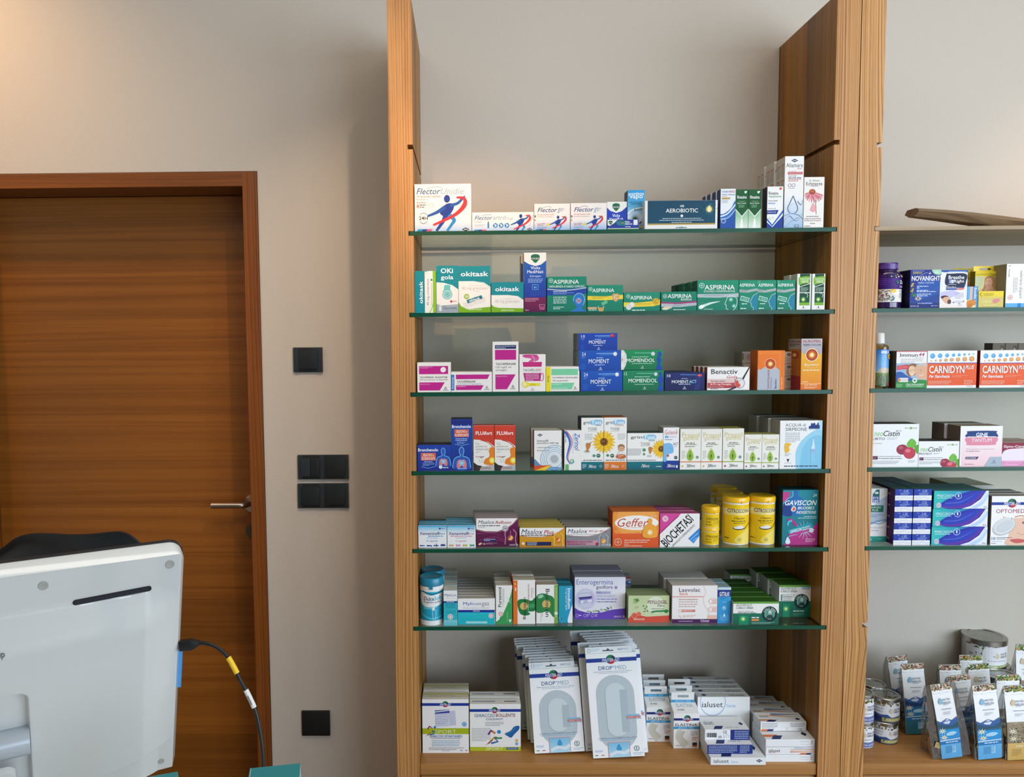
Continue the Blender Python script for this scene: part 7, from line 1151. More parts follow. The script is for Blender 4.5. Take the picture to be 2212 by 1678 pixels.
bm = bmesh.new(); w2 = o.dimensions.x / 2; ht = o.dimensions.z; hh_ = ht * .145
for x0, x1, z0, z1 in ((-w2 + .001, -w2 * .48, 0, hh_), (w2 * .45, w2 - .001, 0, hh_), (-w2 * .48, w2 * .45, 0, hh_ * .25), (-w2 * .48, w2 * .45, hh_ * .62, hh_)): bx(bm, x0, x1, .0095, .0104, ht + z0 - .0003, ht + z1)
obj('hang_tab', bm, plain('yellow_card', 'ecd02c', .45), o)
c = o.copy(); COL.objects.link(c); c.location.x -= .018; c.location.y += .05; c['label'] = 'yellow blister card mostly hidden behind the sleeping-man carton'
for ch in list(o.children): d = ch.copy(); COL.objects.link(d); d.parent = c
c = o.copy(); COL.objects.link(c); c.location.x += .004; c.location.y += .095; c['label'] = 'yellow blister card hindmost of the three, seen past the pale flank'
for ch in list(o.children): d = ch.copy(); COL.objects.link(d); d.parent = c
R(1590, 1312, 1934, 1535, 'd4c46c'); R(1590, 1312, 1934, 1395, 'ecd434'); S([(1590, 1395), (1760, 1375), (1934, 1395)], 8, 'd8c45c'); T('OHROPAX', 1652, 1340, 1802, 1362, '6c5c14', 1); S([(1640, 1334), (1612, 1348), (1618, 1370), (1640, 1378)], 8, '6c5c14'); L(1658, 1370, 1786, 1378, 1, '8c7c30'); T('Classic', 1642, 1432, 1772, 1468, 'f0e8b8', 0, 1); B([(1790, 1430), (1860, 1412), (1888, 1430), (1860, 1468), (1800, 1478)], 'd88c8c'); L(1660, 1502, 1850, 1512, 1, 'f0e8b8'); L(1640, 1520, 1870, 1526, 1, 'b8a850')
carton('small yellow carton with a pink wax plug, in front of the blister card', 1590, 1310, 1934, 1538, .03, 'd8c868', side='a89848')
R(1966, 940, 2400, 1540, 'efede8'); R(1958, 1482, 2400, 1540, '5cb0e4'); R(2132, 1482, 2180, 1540, '2c80c8'); T('valeriana dispert', 2140, 1035, 2192, 1420, '7c7470', 0, 1, -1); T('Vemedia', 1994, 1010, 2012, 1120, '4c4c4c', 1, 0, -1); L(2066, 1130, 2120, 1340, 3, 'a8a09c', 1); C(2029, 1402, 36, 'ecdcdc'); O(2029, 1402, 30, 5, 'c85c64'); C(2029, 1402, 10, 'c85c64'); S([(1996, 960), (2004, 978), (2020, 958)], 5, '2c2c2c', 0)
carton('white carton with sideways grey script and a sky-blue foot, cut by the photo edge', 1966, 940, 2400, 1540, .07, 'efede8', side='9c9478')
# ---- third shelf
ZM(1860, 680, 4.7955); shelf(SH2[2], .008); CUR['auto'] = False
t, r, hz = bottle_thing('arnica_bottle', 'clear bottle of golden oil with white cap and mountain meadow label', 232, 97, 186, 752, -DEP + .012)
bm = bmesh.new(); lathe(bm, [(r * .9, 0), (r, .004), (r, hz(345)), (r * .92, hz(318)), (r * .55, hz(302)), (r * .5, hz(292))], 44); obj('body', bm, glassy('clear_bottle', 'e0c890', 1.6), t, smooth=True)
bm = bmesh.new(); lathe(bm, [(r * .85, .003), (r * .93, .006), (r * .93, hz(360)), (0, hz(360))], 36); obj('oil', bm, plain('golden_oil', 'a88440', .1, noise=.1), t, smooth=True)
bm = bmesh.new(); lathe(bm, [(r * .54, hz(298)), (r * .56, hz(290)), (r * .5, hz(196)), (r * .44, hz(188)), (0, hz(188))], 36); obj('cap', bm, plain('frosted_cap', 'd8d6d2', .4), t, smooth=True)
R(135, 358, 330, 745, '2c7cd0', '9cccec'); T('ARNICA', 205, 372, 300, 402, 'ffffff', 2); L(190, 420, 280, 520, 6, '7cc0ec'); B([(180, 590), (200, 560), (240, 548), (290, 555), (320, 580), (320, 640), (180, 640)], 'c8b4a0'); R(150, 600, 330, 745, '7c9c50', '3c6428')
for k in range(70): x = 150 + (k * 53 % 175); S([(x, 740 - (k * 7 % 20)), (x + (k % 5 - 2) * 3, 600 + (k * 31 % 60))], 3, ('2c5420', '4c7c34', '9cac8c', 'b0a494')[k % 4], 0)
B([(275, 425), (300, 405), (325, 420), (322, 450), (295, 460)], 'e8b434'); C(300, 432, 10, '9c5c1c'); Pg([(290, 710), (325, 680), (330, 745), (285, 745)], 'c83444')
cylinder_pack('bottle_label', t, 0, 0, hz(742), r * 1.008, hz(360) - hz(742), take(), (135, 360, 330, 742), '4c90c8', M_gloss, prof=[(r * 1.008, 0), (r * 1.008, hz(360) - hz(742))], seg=44)
R(362, 375, 686, 757, 'f1efee'); R(362, 375, 686, 382, 'c84434'); T('Immun', 398, 395, 582, 434, '1c1c1c', 1); T('44', 590, 392, 655, 430, 'b8386c', 1, 1); L(555, 440, 650, 446, 1, 'c888a0'); L(408, 455, 640, 500, 3, 'a4a4a4'); R(362, 500, 686, 680, '9cb8d8'); B([(480, 530), (520, 505), (570, 510), (585, 560), (570, 610), (510, 640), (470, 600)], '8c6444'); B([(495, 545), (530, 525), (560, 550), (560, 600), (530, 635), (500, 610)], 'e8c0a0'); B([(560, 540), (620, 505), (686, 520), (686, 660), (600, 660), (565, 620)], 'dcae90'); B([(580, 530), (620, 500), (690, 500), (690, 540), (640, 525)], 'c8c0b8'); B([(362, 600), (420, 590), (480, 630), (540, 660), (540, 690), (362, 690)], '2c5ca8'); C(515, 575, 4, '3c2c20'); C(545, 570, 4, '3c2c20'); S([(512, 606), (528, 614), (545, 602)], 5, 'f8f0e8'); C(620, 575, 4, '3c2c20'); S([(600, 620), (625, 628), (650, 612)], 5, 'f8f0e8')
Pg([(370, 525), (485, 512), (488, 555), (372, 570)], 'd0303c'); L(378, 528, 480, 560, 3, 'f0a0a0'); R(362, 690, 686, 757, '2c8c3c'); B([(520, 680), (600, 672), (686, 680), (686, 720), (362, 720), (362, 700)], '2c8c3c'); S([(390, 672), (490, 672)], 42, 'f1efee', 0); C(396, 672, 18, 'c8903c'); L(418, 662, 498, 682, 2, '7c6c5c'); C(558, 678, 25, 'e4ece4'); C(558, 678, 12, '3c8c4c'); T('ÖKOPHARM', 468, 706, 652, 734, 'f4f8f4', 1); L(474, 740, 650, 746, 1, 'c8e4c8'); L(370, 715, 430, 745, 3, 'b0dcb0')
carton('white carton with a smiling girl and elder over a green foot', 362, 374, 686, 758, .06, 'f1efee', side='4c4434', top='a83c30')
def carnidyn(x):
    R(x, 372, x + 520, 748, 'f1f0ee'); R(x, 500, x + 520, 722, 'e8622c', 'e45a28'); R(x, 492, x + 520, 500, '5454a4')
    for i, (a, rr) in enumerate(((57, 26), (135, 23), (208, 20), (275, 17), (333, 15), (388, 12), (436, 9), (480, 6))): C(x + a, 423 - i * 2.6, rr, '4ca0dc'); C(x + a - rr * .2, 420 - i * 2.6, rr * .6, '6cb8e8')
    for i, (a, rr) in enumerate(((47, 6), (92, 9), (142, 13), (198, 16), (258, 18), (324, 20), (394, 22), (466, 25))): C(x + a, 472 - i * 2.6, rr, 'e0984c'); C(x + a - rr * .2, 469 - i * 2.6, rr * .6, 'ecb070')
    T('CARNIDYN', x + 24, 522, x + 390, 598, 'ffffff', 2); T('PLUS', x + 400, 520, x + 490, 558, 'ffffff', 2, 1); T('Per Stanchezza', x + 24, 614, x + 240, 644, 'ffffff', 2, 1); L(x + 260, 620, x + 430, 640, 2, 'f4a484'); L(x + 18, 676, x + 260, 710, 3, 'f8c8b0'); L(x + 390, 672, x + 480, 712, 3, 'f8c8b0'); L(x + 425, 730, x + 485, 736, 1, '8c8c8c')
carnidyn(678)
carton('white and orange carton with blue and orange dots, beside the girl-and-elder carton', 678, 371, 1198, 748, .05, 'f1f0ee', side='8c1c14', group='white and orange dotted cartons')
carnidyn(1230)
carton('white and orange carton with blue and orange dots, cut by the photo edge', 1230, 366, 1752, 746, .05, 'f1f0ee', side='8c1c14', group='white and orange dotted cartons')
for k in range(3):
    x = 1362 + 132 * k; R(x, 292, x + 128, 420, '6c6050'); R(x + 80, 300, x + 124, 350, '4c4438'); T('2', x + 86, 308, x + 112, 345, 'b8a890', 2); T('mag', x + 4, 330, x + 72, 358, 'a09078', 1)
    carton('small grey-brown carton behind the dotted cartons, %s of three' % ('beside the bare wall, first', 'middle one', 'cut by the photo edge, last')[k], x, 292, x + 128, 420, .035, '6c6050', side='54493a', Y=-.13, z1=None, group='small grey-brown cartons')
# ---- fourth shelf
shelf(SH2[3], .008); CUR['auto'] = False
def neocistin(x, y, s, w, sub, H):
    R(x, y, x + w, y + H, 'eff1f2'); T('neo', x + 12 * s + 5, y + 92 * s - 5, x + 105 * s + 5, y + 128 * s, '6cb844', 0, 1); T('Cistin', x + 108 * s + 5, y + 70 * s, x + 280 * s, y + 128 * s, '2c1c28', 1, 1); T('PAC-A', x + 245 * s, y + 64 * s, x + 295 * s, y + 80 * s, '2c1c28', 1); T(sub, x + 5, y + 142 * s, x + (130 * s if len(sub) < 5 else 165 * s), y + 168 * s, '3c2c54', 1); L(x + 150 * s if len(sub) < 5 else x + 180 * s, y + 144 * s, x + 260 * s, y + 164 * s, 2, 'a8a4b4')
    T('BIOS LINE', x + w - 145 * s, y + 36 * s, x + w - 20 * s, y + 52 * s, '8c9490'); C(x + w - 82 * s, y + 44 * s, 12 * s, '7cb83c')
    bx_, by_ = x + w - 120 * s, y + 265 * s; B([(bx_ + 0 * s, by_ - 50 * s), (bx_ + 30 * s, by_ - 100 * s), (bx_ + 60 * s, by_ - 108 * s), (bx_ + 95 * s, by_ - 70 * s), (bx_ + 80 * s, by_ - 20 * s), (bx_ + 30 * s, by_)], '6cb83c'); B([(bx_ + 80 * s, by_ - 30 * s), (bx_ + 130 * s, by_ - 40 * s), (bx_ + 130 * s, by_ + 50 * s), (bx_ + 90 * s, by_ + 30 * s)], '5ca834'); S([(bx_ + 20 * s, by_ - 10 * s), (bx_ + 55 * s, by_ - 100 * s)], 3, 'a0d870')
    E(bx_ - 45 * s, by_ + 5 * s, 60 * s, 54 * s, '983048'); E(bx_ - 60 * s, by_ - 15 * s, 24 * s, 16 * s, 'c0586c'); E(bx_ + 30 * s, by_ + 42 * s, 62 * s, 62 * s, 'c43c50'); E(bx_ + 12 * s, by_ + 18 * s, 28 * s, 20 * s, 'e07888')
    R(x + 12 * s, y + H - 118 * s, x + 62 * s, y + H - 80 * s, '5c1c3c'); L(x + 16 * s, y + H - 112 * s, x + 58 * s, y + H - 88 * s, 2, 'c890a8'); T('Per il benessere delle vie urinarie', x + 72 * s, y + H - 98 * s, x + 310 * s, y + H - 86 * s, '4c4c54', 1); L(x + 72 * s, y + H - 116 * s, x + 300 * s, y + H - 108 * s, 1, 'a0a0a8'); L(x + 12 * s, y + H - 65 * s, x + 280 * s, y + H - 32 * s, 3, 'a8a8b0'); L(x + w - 100 * s, y + H - 70 * s, x + w - 25 * s, y + H - 45 * s, 3, 'b8b8bc')
neocistin(118, 1132, 1.0, 476, 'URTO', 454); T('5 bustine', 126, 1328, 220, 1340, 'b8b484')
carton('large white carton with two cranberries and green leaves', 112, 1130, 596, 1586, .055, 'eff1f2', side='8c8c8c', top='30242c', ref=(118, 1132, 594, 1586))
neocistin(598, 1310, .86, 420, 'PROTECT', 272)
carton('low white carton with two smaller cranberries and green leaves', 594, 1308, 1016, 1582, .055, 'eff1f2', side='8c8c8c', top='30242c', ref=(598, 1310, 1018, 1582))
R(1040, 1152, 1462, 1580, 'eff0f3', 'f4ccd4'); B([(1095, 1225), (1110, 1204), (1380, 1202), (1397, 1225), (1396, 1270), (1094, 1270)], '1c3c7c'); B([(1094, 1268), (1396, 1268), (1394, 1335), (1375, 1352), (1110, 1354), (1092, 1335)], 'e08ca0'); R(1094, 1262, 1396, 1270, 'f4f4f8'); R(1094, 1240, 1396, 1262, '1c3c7c'); R(1094, 1270, 1396, 1290, 'e08ca0'); T('GINE', 1186, 1222, 1308, 1262, 'ffffff', 2); T('TANTUM', 1142, 1282, 1350, 1320, 'f8f0f4', 2); T('500 mg granulato per soluzione cutanea', 1090, 1390, 1382, 1402, 'a88c9c'); T('per genitali esterni', 1090, 1410, 1230, 1424, '7c6478', 1); Pg([(1084, 1478), (1224, 1476), (1204, 1504), (1084, 1502)], '1c2c5c'); T('NON INGERIRE', 1092, 1484, 1196, 1497, 'e8e8f4', 1); Pg([(1342, 1478), (1462, 1478), (1462, 1580), (1280, 1580)], 'a8b8c4'); acr(1383, 1522, 22, '2c4c7c'); T('Benzidamina', 1078, 1548, 1174, 1558, '7c6478')
carton('white-to-pink carton with a navy and rose name plate, in front of one alike', 1022, 1150, 1462, 1580, .052, 'eff0f3', side='74685c', top='8c8070', ref=(1022, 1150, 1462, 1580), rows=2, dx=-.006, gap=.004, back='white-to-pink carton standing behind its twin, only its flank showing', group='white-to-pink cartons')
R(1458, 1326, 1900, 1575, '8c2440'); B([(1462, 1440), (1500, 1400), (1600, 1386), (1900, 1384), (1900, 1520), (1462, 1520)], 'ece0ec'); T('Gyno-Canes', 1472, 1350, 1706, 1384, 'ffffff', 1); R(1458, 1515, 1900, 1575, 'e8a8cc'); bayer(1483, 1542, 17, 'b85c90'); L(1520, 1534, 1680, 1552, 2, 'c880a8'); S([(1640, 1575), (1720, 1520)], 30, 'd890b8', 0)
carton('maroon and pink carton cut by the photo edge, in front of one alike', 1456, 1325, 1900, 1577, .045, '8c2440', side='6c5c5c', top='b0a09c', rows=2, dx=0, gap=.003, back='maroon and pink carton standing behind its twin at the photo edge', group='maroon and pink cartons')
# ---- lowest glass shelf of that unit
ZM(1850, 1020, 4.9365); shelf(SH2[4], auto=True)
R(50, 175, 325, 700, 'f0f1f3'); Pg([(230, 300), (325, 250), (325, 520), (50, 560), (50, 480)], 'b8c8dc'); R(160, 184, 236, 256, '1c6c6c'); Pg([(160, 184), (200, 184), (162, 235)], 'e8f0f0'); E(205, 220, 22, 12, 'e8f0f0'); R(160, 256, 236, 324, '2c54a4'); T('EYE', 166, 262, 228, 284, 'f4f8fc', 2); T('SEE', 166, 294, 228, 320, 'f4f8fc', 2); R(70, 352, 285, 424, '0c6c58'); T('COMFORT', 110, 364, 262, 386, 'e0f0e8', 1); T('PLUS', 160, 392, 226, 414, 'e0f0e8', 1); L(100, 450, 290, 478, 2, '6c8cb0')
S([(60, 545), (150, 550), (220, 520), (325, 505)], 14, '7ca4d0'); S([(60, 560), (160, 535), (240, 550), (325, 515)], 8, '5c8cc4'); T('LENTINE SOLUTION', 60, 582, 300, 596, 'a8b0b8'); L(80, 616, 235, 630, 1, 'b8bcc4'); R(50, 682, 325, 742, '1c9c90', '148478'); T('100 ml', 232, 704, 276, 716, 'a8e0d8'); C(148, 715, 18, '4cc0b4')
carton('pale blue-grey carton with a teal foot and eye emblem, half hidden by the upright', 40, 174, 326, 742, .05, 'f0f1f3', side='8c9494', ref=(50, 175, 325, 742), rows=2, dx=0, back='pale carton with eye emblem standing behind its twin', group='eye emblem cartons')
nums = [('-2.00', '-3.50'), ('-1.75', '-3.25'), ('-1.50', '-3.00'), ('-1.25', '-2.75'), ('-1.00', '-2.50')]
ybs = [295, 416, 538, 655, 775]; ylv = PZ(1850 + 590 / Zs, 1020 + 775 / Zs, SH2[4]).y
z = [P(1850 + 590 / Zs, 1020 + q / Zs, ylv).z for q in (178, 300, 422, 542, 660)]; z.append(SH2[4])
for j in range(5):
    for i in range(2):
        sh = (4 - j) * 5; x0 = (392 + sh, 592 + sh)[i]; x1 = x0 + 192; y1 = ybs[j]; y0 = y1 - 113
        R(x0, y0, x1, y1, 'f0f1f5'); R(x0, y0, x1, y0 + 64, '1c3ca8', '1838a0'); T(nums[j][i], x0 + 84, y0 + 6, x0 + 142, y0 + 32, 'b8c8f0'); T('PWR', x0 + 44, y0 + 8, x0 + 66, y0 + 16, 'b8c8f0', 1); L(x0 + 56, y0 + 38, x0 + 160, y0 + 60, 2, 'a8b8e8'); T('PRECISION', x0 + 10, y0 + 78, x0 + 110, y0 + 90, 'b4b8c4'); O(x0 + 122, y0 + 84, 12, 2, 'b4b8c4'); O(x0 + 148, y0 + 90, 8, 2, 'b4b8c4'); O(x0 + 172, y0 + 90, 8, 2, 'b4b8c4'); L(x0 + 10, y0 + 98, x0 + 90, y0 + 104, 1, 'c4c8d0')
        af = take(); R(0, 0, 100, 20, '3c1454'); T('Alcon', 68, 7, 88, 13, 'b8a8c8', 1); S([(30, 6), (42, 12)], 1, '9c84b0', 0); R(0, 19, 100, 20, '5c3474'); sa = take(); R(0, 0, 1, 1, '1c3c5c', '14544c'); S([(.2, .5), (.8, .6)], .2, '2c5c84', 0); tt = take()
        w_ = lambda s: ('topmost', 'fourth', 'third', 'second', 'bottom')[s]
        carton('small dark blue lens box marked %s on its end, in the ten-box pile' % nums[j][i], x0, y0, x1, y1, .175, '1c3ca8', side='3c1454', top='1c2c54', art=af, top_art=(tt, (0, 0, 1, 1)) if j == 0 else None, left_art=(sa, (0, 0, 100, 20)), z=z[j + 1] + (.0002), z1=z[j] - .0003, Y=ylv + .0006 * (j % 2), name='lens_box', group='piled lens boxes')
xx = [(825, 1408), (812, 1400), (800, 1395)]; yy = [(196, 387), (392, 577), (583, 772)]
yl2 = PZ(1850 + 1100 / Zs, 1020 + 775 / Zs, SH2[4]).y; zq = [P(1850 + 1100 / Zs, 1020 + q / Zs, yl2).z for q in (196, 389, 580)] + [SH2[4]]
R(0, 0, 585, 190, '2cb8b8', '1c50b0', 1); Pg([(0, 0), (330, 0), (250, 60), (60, 150), (0, 190)], '2cb8b8'); ART[-1] = (ART[-1][0], '30c0b8', ('2088b8', (0, 330), 1)); B([(60, 150), (200, 60), (360, 10), (470, -20), (600, -20), (480, 110), (330, 190), (160, 190)], '1c2ca8'); B([(100, 150), (240, 80), (400, 30), (560, 0), (450, 110), (320, 170), (180, 180)], '2438b4')
S([(60, 160), (200, 178), (360, 150), (470, 80), (540, -10)], 14, '5c2ca0', 1, 30, 20); S([(120, 130), (280, 120), (420, 50)], 6, '4c6cd0', 1, 10, 3); Pg([(585, 0), (560, 0), (500, 90), (400, 160), (300, 190), (585, 190)], 'e8ecf6'); S([(420, 190), (520, 130), (585, 30)], 34, 'b8d4f0', 1, 30, 20); S([(380, 190), (500, 120), (560, 20)], 6, 'c8c4ec')
T('PRECISION', 32, 38, 232, 64, 'd8f0f4'); O(262, 52, 33, 4, 'd8ecf8'); T('1', 256, 36, 270, 66, 'd8ecf8'); L(34, 72, 196, 82, 1, 'b0e4e8'); C(52, 152, 30, 'a8b4c8'); C(52, 152, 26, 'c0c8d4'); L(30, 142, 74, 162, 2, '8c94a8'); T('Alcon', 535, 165, 572, 178, '6c6c84', 1); pa = take()
for j in range(3):
    carton('wide aqua-to-violet lens carton with a ringed numeral, %s of the stack of three' % ('top', 'middle', 'bottom')[j], xx[j][0], yy[j][0], xx[j][1], yy[j][1], .10, '2c80b0', side='1c4c78', top='14646c', art=pa, ref=(0, 0, 585, 190), z=zq[j + 1] + .0002, z1=zq[j] - .0003, Y=yl2, name='lens_carton', group='stacked wide lens cartons')
carton('plain grey-lidded carton behind the wide lens cartons, its lid showing', 1062, 138, 1470, 300, .12, 'c8c4bc', side='8c8880', top='b0aca4', Y=-.19, z1=None)
R(1440, 255, 1900, 772, 'f1f0f0'); maid(1440, 1900, 334, 1655, 48, 15); T('OPTOMED', 1490, 392, 1790, 434, 'a0283c', 2); B([(1560, 470), (1650, 490), (1800, 480), (1900, 500), (1900, 772), (1620, 772), (1600, 720), (1630, 680), (1640, 560)], 'e8c0a8'); S([(1690, 475), (1760, 462), (1830, 480)], 12, 'c89878'); E(1790, 535, 20, 12, '3c2c24'); C(1790, 535, 6, 'e8e0e0'); S([(1720, 640), (1760, 660), (1800, 655)], 7, 'd09c84'); B([(1645, 718), (1720, 705), (1790, 712), (1860, 725), (1720, 752)], 'c85c5c')
E(1580, 575, 128, 86, 'b0b4b8', rot=-.45); E(1580, 570, 122, 82, 'd8dadc', rot=-.45); E(1590, 570, 92, 52, 'c0c6ca', rot=-.45); E(1592, 566, 88, 48, 'ccd2d6', rot=-.45); S([(1660, 480), (1656, 505)], 4, '5c5c64', 0); T('10', 1454, 686, 1494, 716, '3c8cc0', 1); L(1506, 688, 1670, 712, 2, '5c646c'); L(1454, 730, 1566, 736, 1, '8cb8d8'); L(1448, 750, 1504, 756, 1, '5c5c64')
carton('white eye-patch carton with a face and padded oval, cut by the photo edge', 1434, 253, 1900, 776, .028, 'f1f0f0', side='7c7468', top='8c8680', ref=(1440, 255, 1900, 772), rows=3, dx=0, gap=.004, back='white eye-patch carton, # in its row from the front', group='eye-patch cartons')
# ---- tins and tea bags on the lower board
ZM(1850, 1340, 4.964); shelf(BOARD, auto=True)
M_tin = plain('tin_metal', 'a8a8a4', .28, 1.0, noise=.04); M_win = glassy('tin_window', 'd8d8d0', 1.5)
def herbs(x0, x1, y, h, cols, n): flora((x0 + x1) / 2, y, n, (x1 - x0) / 2, h, cols)
HB = ['4c3c2c', '6c7c34', '8c9c4c', '2c2418', 'a8642c', '5c5c28', '7c8c3c']
def tin(label, cx_, rp, y0, ylid, yb, kind, z0=None, Y=None, sub='9c9c4c', group='round herb tins', text=True, off=0):
    zb = BOARD if z0 is None else z0; Xp = Zx + cx_ / Zs
    Yf = Y if Y is not None else PZ(Xp, Zy + yb / Zs, zb).y
    a, b = P(Zx + (cx_ - rp) / Zs, Zy + yb / Zs, Yf).x, P(Zx + (cx_ + rp) / Zs, Zy + yb / Zs, Yf).x; r = (b - a) / 2; h = P(Xp, Zy + ylid / Zs, Yf).z - zb; ht = P(Xp, Zy + (y0 + rp * .35) / Zs, Yf).z - zb if False else h * 1.30
    t = empty('herb_tin', ((a + b) / 2, Yf + r, zb + .0004), 0, label, 'tin', group)
    x0, x1 = cx_ - rp, cx_ + rp; H = yb - ylid; R(x0, ylid, x1, yb, 'e8e9ee')
    herbs(x0, x1, ylid + H * .06, H * .09, HB, 40)
    if kind == 'mt':
        Pg([(x0, ylid + H * .55), (x0 + rp * .3, ylid + H * .62), (x0 + rp * .7, ylid + H * .58), (cx_, ylid + H * .72), (cx_ + rp * .5, ylid + H * .68), (x1, ylid + H * .74), (x1, yb), (x0, yb)], '34548c'); Pg([(x0, ylid + H * .68), (x0 + rp * .6, ylid + H * .75), (x1, ylid + H * .8), (x1, yb), (x0, yb)], '1c3460'); R(cx_ - rp * .6, yb - H * .26, cx_ + rp * .85, yb - H * .05, 'a8a060'); T('FIORI ALPINI', cx_ - rp * .4, yb - H * .2, cx_ + rp * .5, yb - H * .11, 'f0ecc8', 1); L(x0 + 8, ylid + H * .14, x0 + rp * .5, ylid + H * .5, 3, 'a8a8b0')
    elif kind == 'gr':
        for k in range(26): E(random.uniform(x0, x1), random.uniform(ylid + H * .1, ylid + H * .75), 9, 4, random.choice(['3c3434', '6c3c3c', '4c5c3c']), rot=random.uniform(0, 3), n=8)
        B([(x0 + rp * .45, ylid + H * .1), (cx_, ylid + H * .03), (x1 - 6, ylid + H * .08), (x1 - 4, ylid + H * .8), (cx_, ylid + H * .88), (x0 + rp * .45, ylid + H * .8)], 'e8e9ee'); R(x0, yb - H * .2, x1, yb, '8ca054'); R(x0, yb - H * .1, x1, yb, '2c2c24'); T('ZIRBEN - LA SPORTIVA', cx_ - rp * .3, yb - H * .18, cx_ + rp * .85, yb - H * .10, 'e8ecc8', 1)
    else: R(x0, yb - H * .26, x1, yb - H * .04, '6474b0'); T('KRÄUTER ALPIN', cx_ - rp * .9, yb - H * .2, cx_ + rp * .7, yb - H * .10, 'e0e4f4', 1)
    if text:
        s = H / 200; tx = cx_ + off
        B([(tx - 8 * s, ylid + H * .26), (tx + 14 * s, ylid + H * .4), (tx - 2 * s, ylid + H * .52), (tx - 24 * s, ylid + H * .44), (tx - 22 * s, ylid + H * .34)], 'd8cdb4'); T('KRÄUTER', tx + 24 * s, ylid + H * .26, tx + 102 * s, ylid + H * .36, '5c5c64', 1); T('REBELLEN', tx + 24 * s, ylid + H * .39, tx + 102 * s, ylid + H * .48, '5c5c64', 1)
        L(cx_ - rp * .4, ylid + H * .60, cx_ + rp * .5, ylid + H * .64, 1, 'a8a8b4') if kind != 'mt' else None
    cylinder_pack('body', t, 0, 0, 0, r, h, take(), (x0, ylid, x1, yb), 'c8c8c8', M_gloss, prof=[(r * .8, .0), (r * .93, h * .02), (r, h * .1), (r, h)])
    bm = bmesh.new(); l0, l1 = h + .0003, h + r * .30; lathe(bm, [(r * 1.02, l0), (r * 1.04, l0 + .0008), (r * 1.04, l1 - .0015), (r * 1.0, l1), (r * .84, l1), (r * .82, l1 - .0015), (r * .82, l0 + .001), (r * 1.02, l0)], 48); obj('lid', bm, M_tin, t, smooth=True)
    bm = bmesh.new(); lathe(bm, [(r * .819, l1 - .0022), (r * .819, l1 - .0014), (0, l1 - .0012)], 40); wn = obj('window', bm, M_win, t)
    bm = bmesh.new(); lay = bm.loops.layers.float_color.new('print'); 
    lathe(bm, [(r * .81, l1 - .009), (r * .81, l1 - .007)], 30)
    for f in bm.faces:
        for lp in f.loops: lp[lay] = colr('d8d6cc')
    rr = random.Random(len(label))
    for k in range(60):
        ang = rr.uniform(0, 6.283); rad = r * .7 * math.sqrt(rr.random()); s = rr.uniform(.002, .005); x, y = rad * math.cos(ang), rad * math.sin(ang); zz = l1 - .007 + rr.uniform(.0003, .004); q = rr.uniform(0, 3)
        vs = [bm.verts.new((x + s * math.cos(q + j * 1.57) * (1, .45)[j % 2], y + s * math.sin(q + j * 1.57) * (1, .45)[j % 2], zz + rr.uniform(-.0005, .0005))) for j in range(4)]
        f = bm.faces.new(vs); cc = colr(rr.choice(HB))
        for lp in f.loops: lp[lay] = cc
    obj('herbs', bm, M_card, t)
    return Yf, zb + .0004 + l1, (a + b) / 2, r
Yt, zt, xt, rt = tin('low mountain-print herb tin, bottom of the pile beside the blue tea bags', 362, 140, 1085, 1148, 1330, 'mt', off=10)
tin('low mountain-print herb tin, on top of the pile beside the blue tea bags', 376, 146, 780, 893, 1088, 'mt', z0=zt, Y=Yt + .002, off=0)
Yt2 = Yt - .004
Yt, zt, xt, rt = tin('taller herb tin with a lilac band, bottom of the pile hard against the upright', 108, 122, 1040, 1140, 1370, 'bl', off=-20)
tin('taller herb tin with a lilac band, on top of the pile against the upright', 110, 124, 668, 850, 1066, 'bl', z0=zt, Y=Yt + .001, off=-20)
Yk, zk, xk, rk = tin('herb tin at the back of the left pile, only its lid in sight'.replace('left ', ''), 250, 130, 1000, 1000, 1240, 'bl', Y=-.17, text=False)
tin('upper back herb tin of the pile, its window lid tilted to view'.replace(', its window lid tilted to view', ', behind the lilac-banded ones'), 235, 125, 640, 760, 1000, 'bl', z0=zk, Y=-.17, text=False)
Yg, zg, xg, rg = tin('wide herb tin at the bottom of the pile behind the tea bags', 1545, 195, 900, 880, 1080, 'gr', Y=-.096, text=False)
_o = tin('wide herb tin with an open view of its lid, cut by the photo edge', 1660, 170, 560, 700, 960, 'gr', Y=-.183, text=False, z0=None)
Yg, zg2, xg, rg = tin('wide dark herb tin in the middle of the pile behind the tea bags', 1540, 200, 560, 590, 800, 'gr', z0=zg, Y=-.096, text=False)
tin('widest herb tin with green band and leaf print, topmost of the pile', 1497, 208, 145, 290, 520, 'gr', z0=zg2, Y=-.098, off=15)
M_film = glassy('clear_film', 'dfe2e2', 3.4, .05)
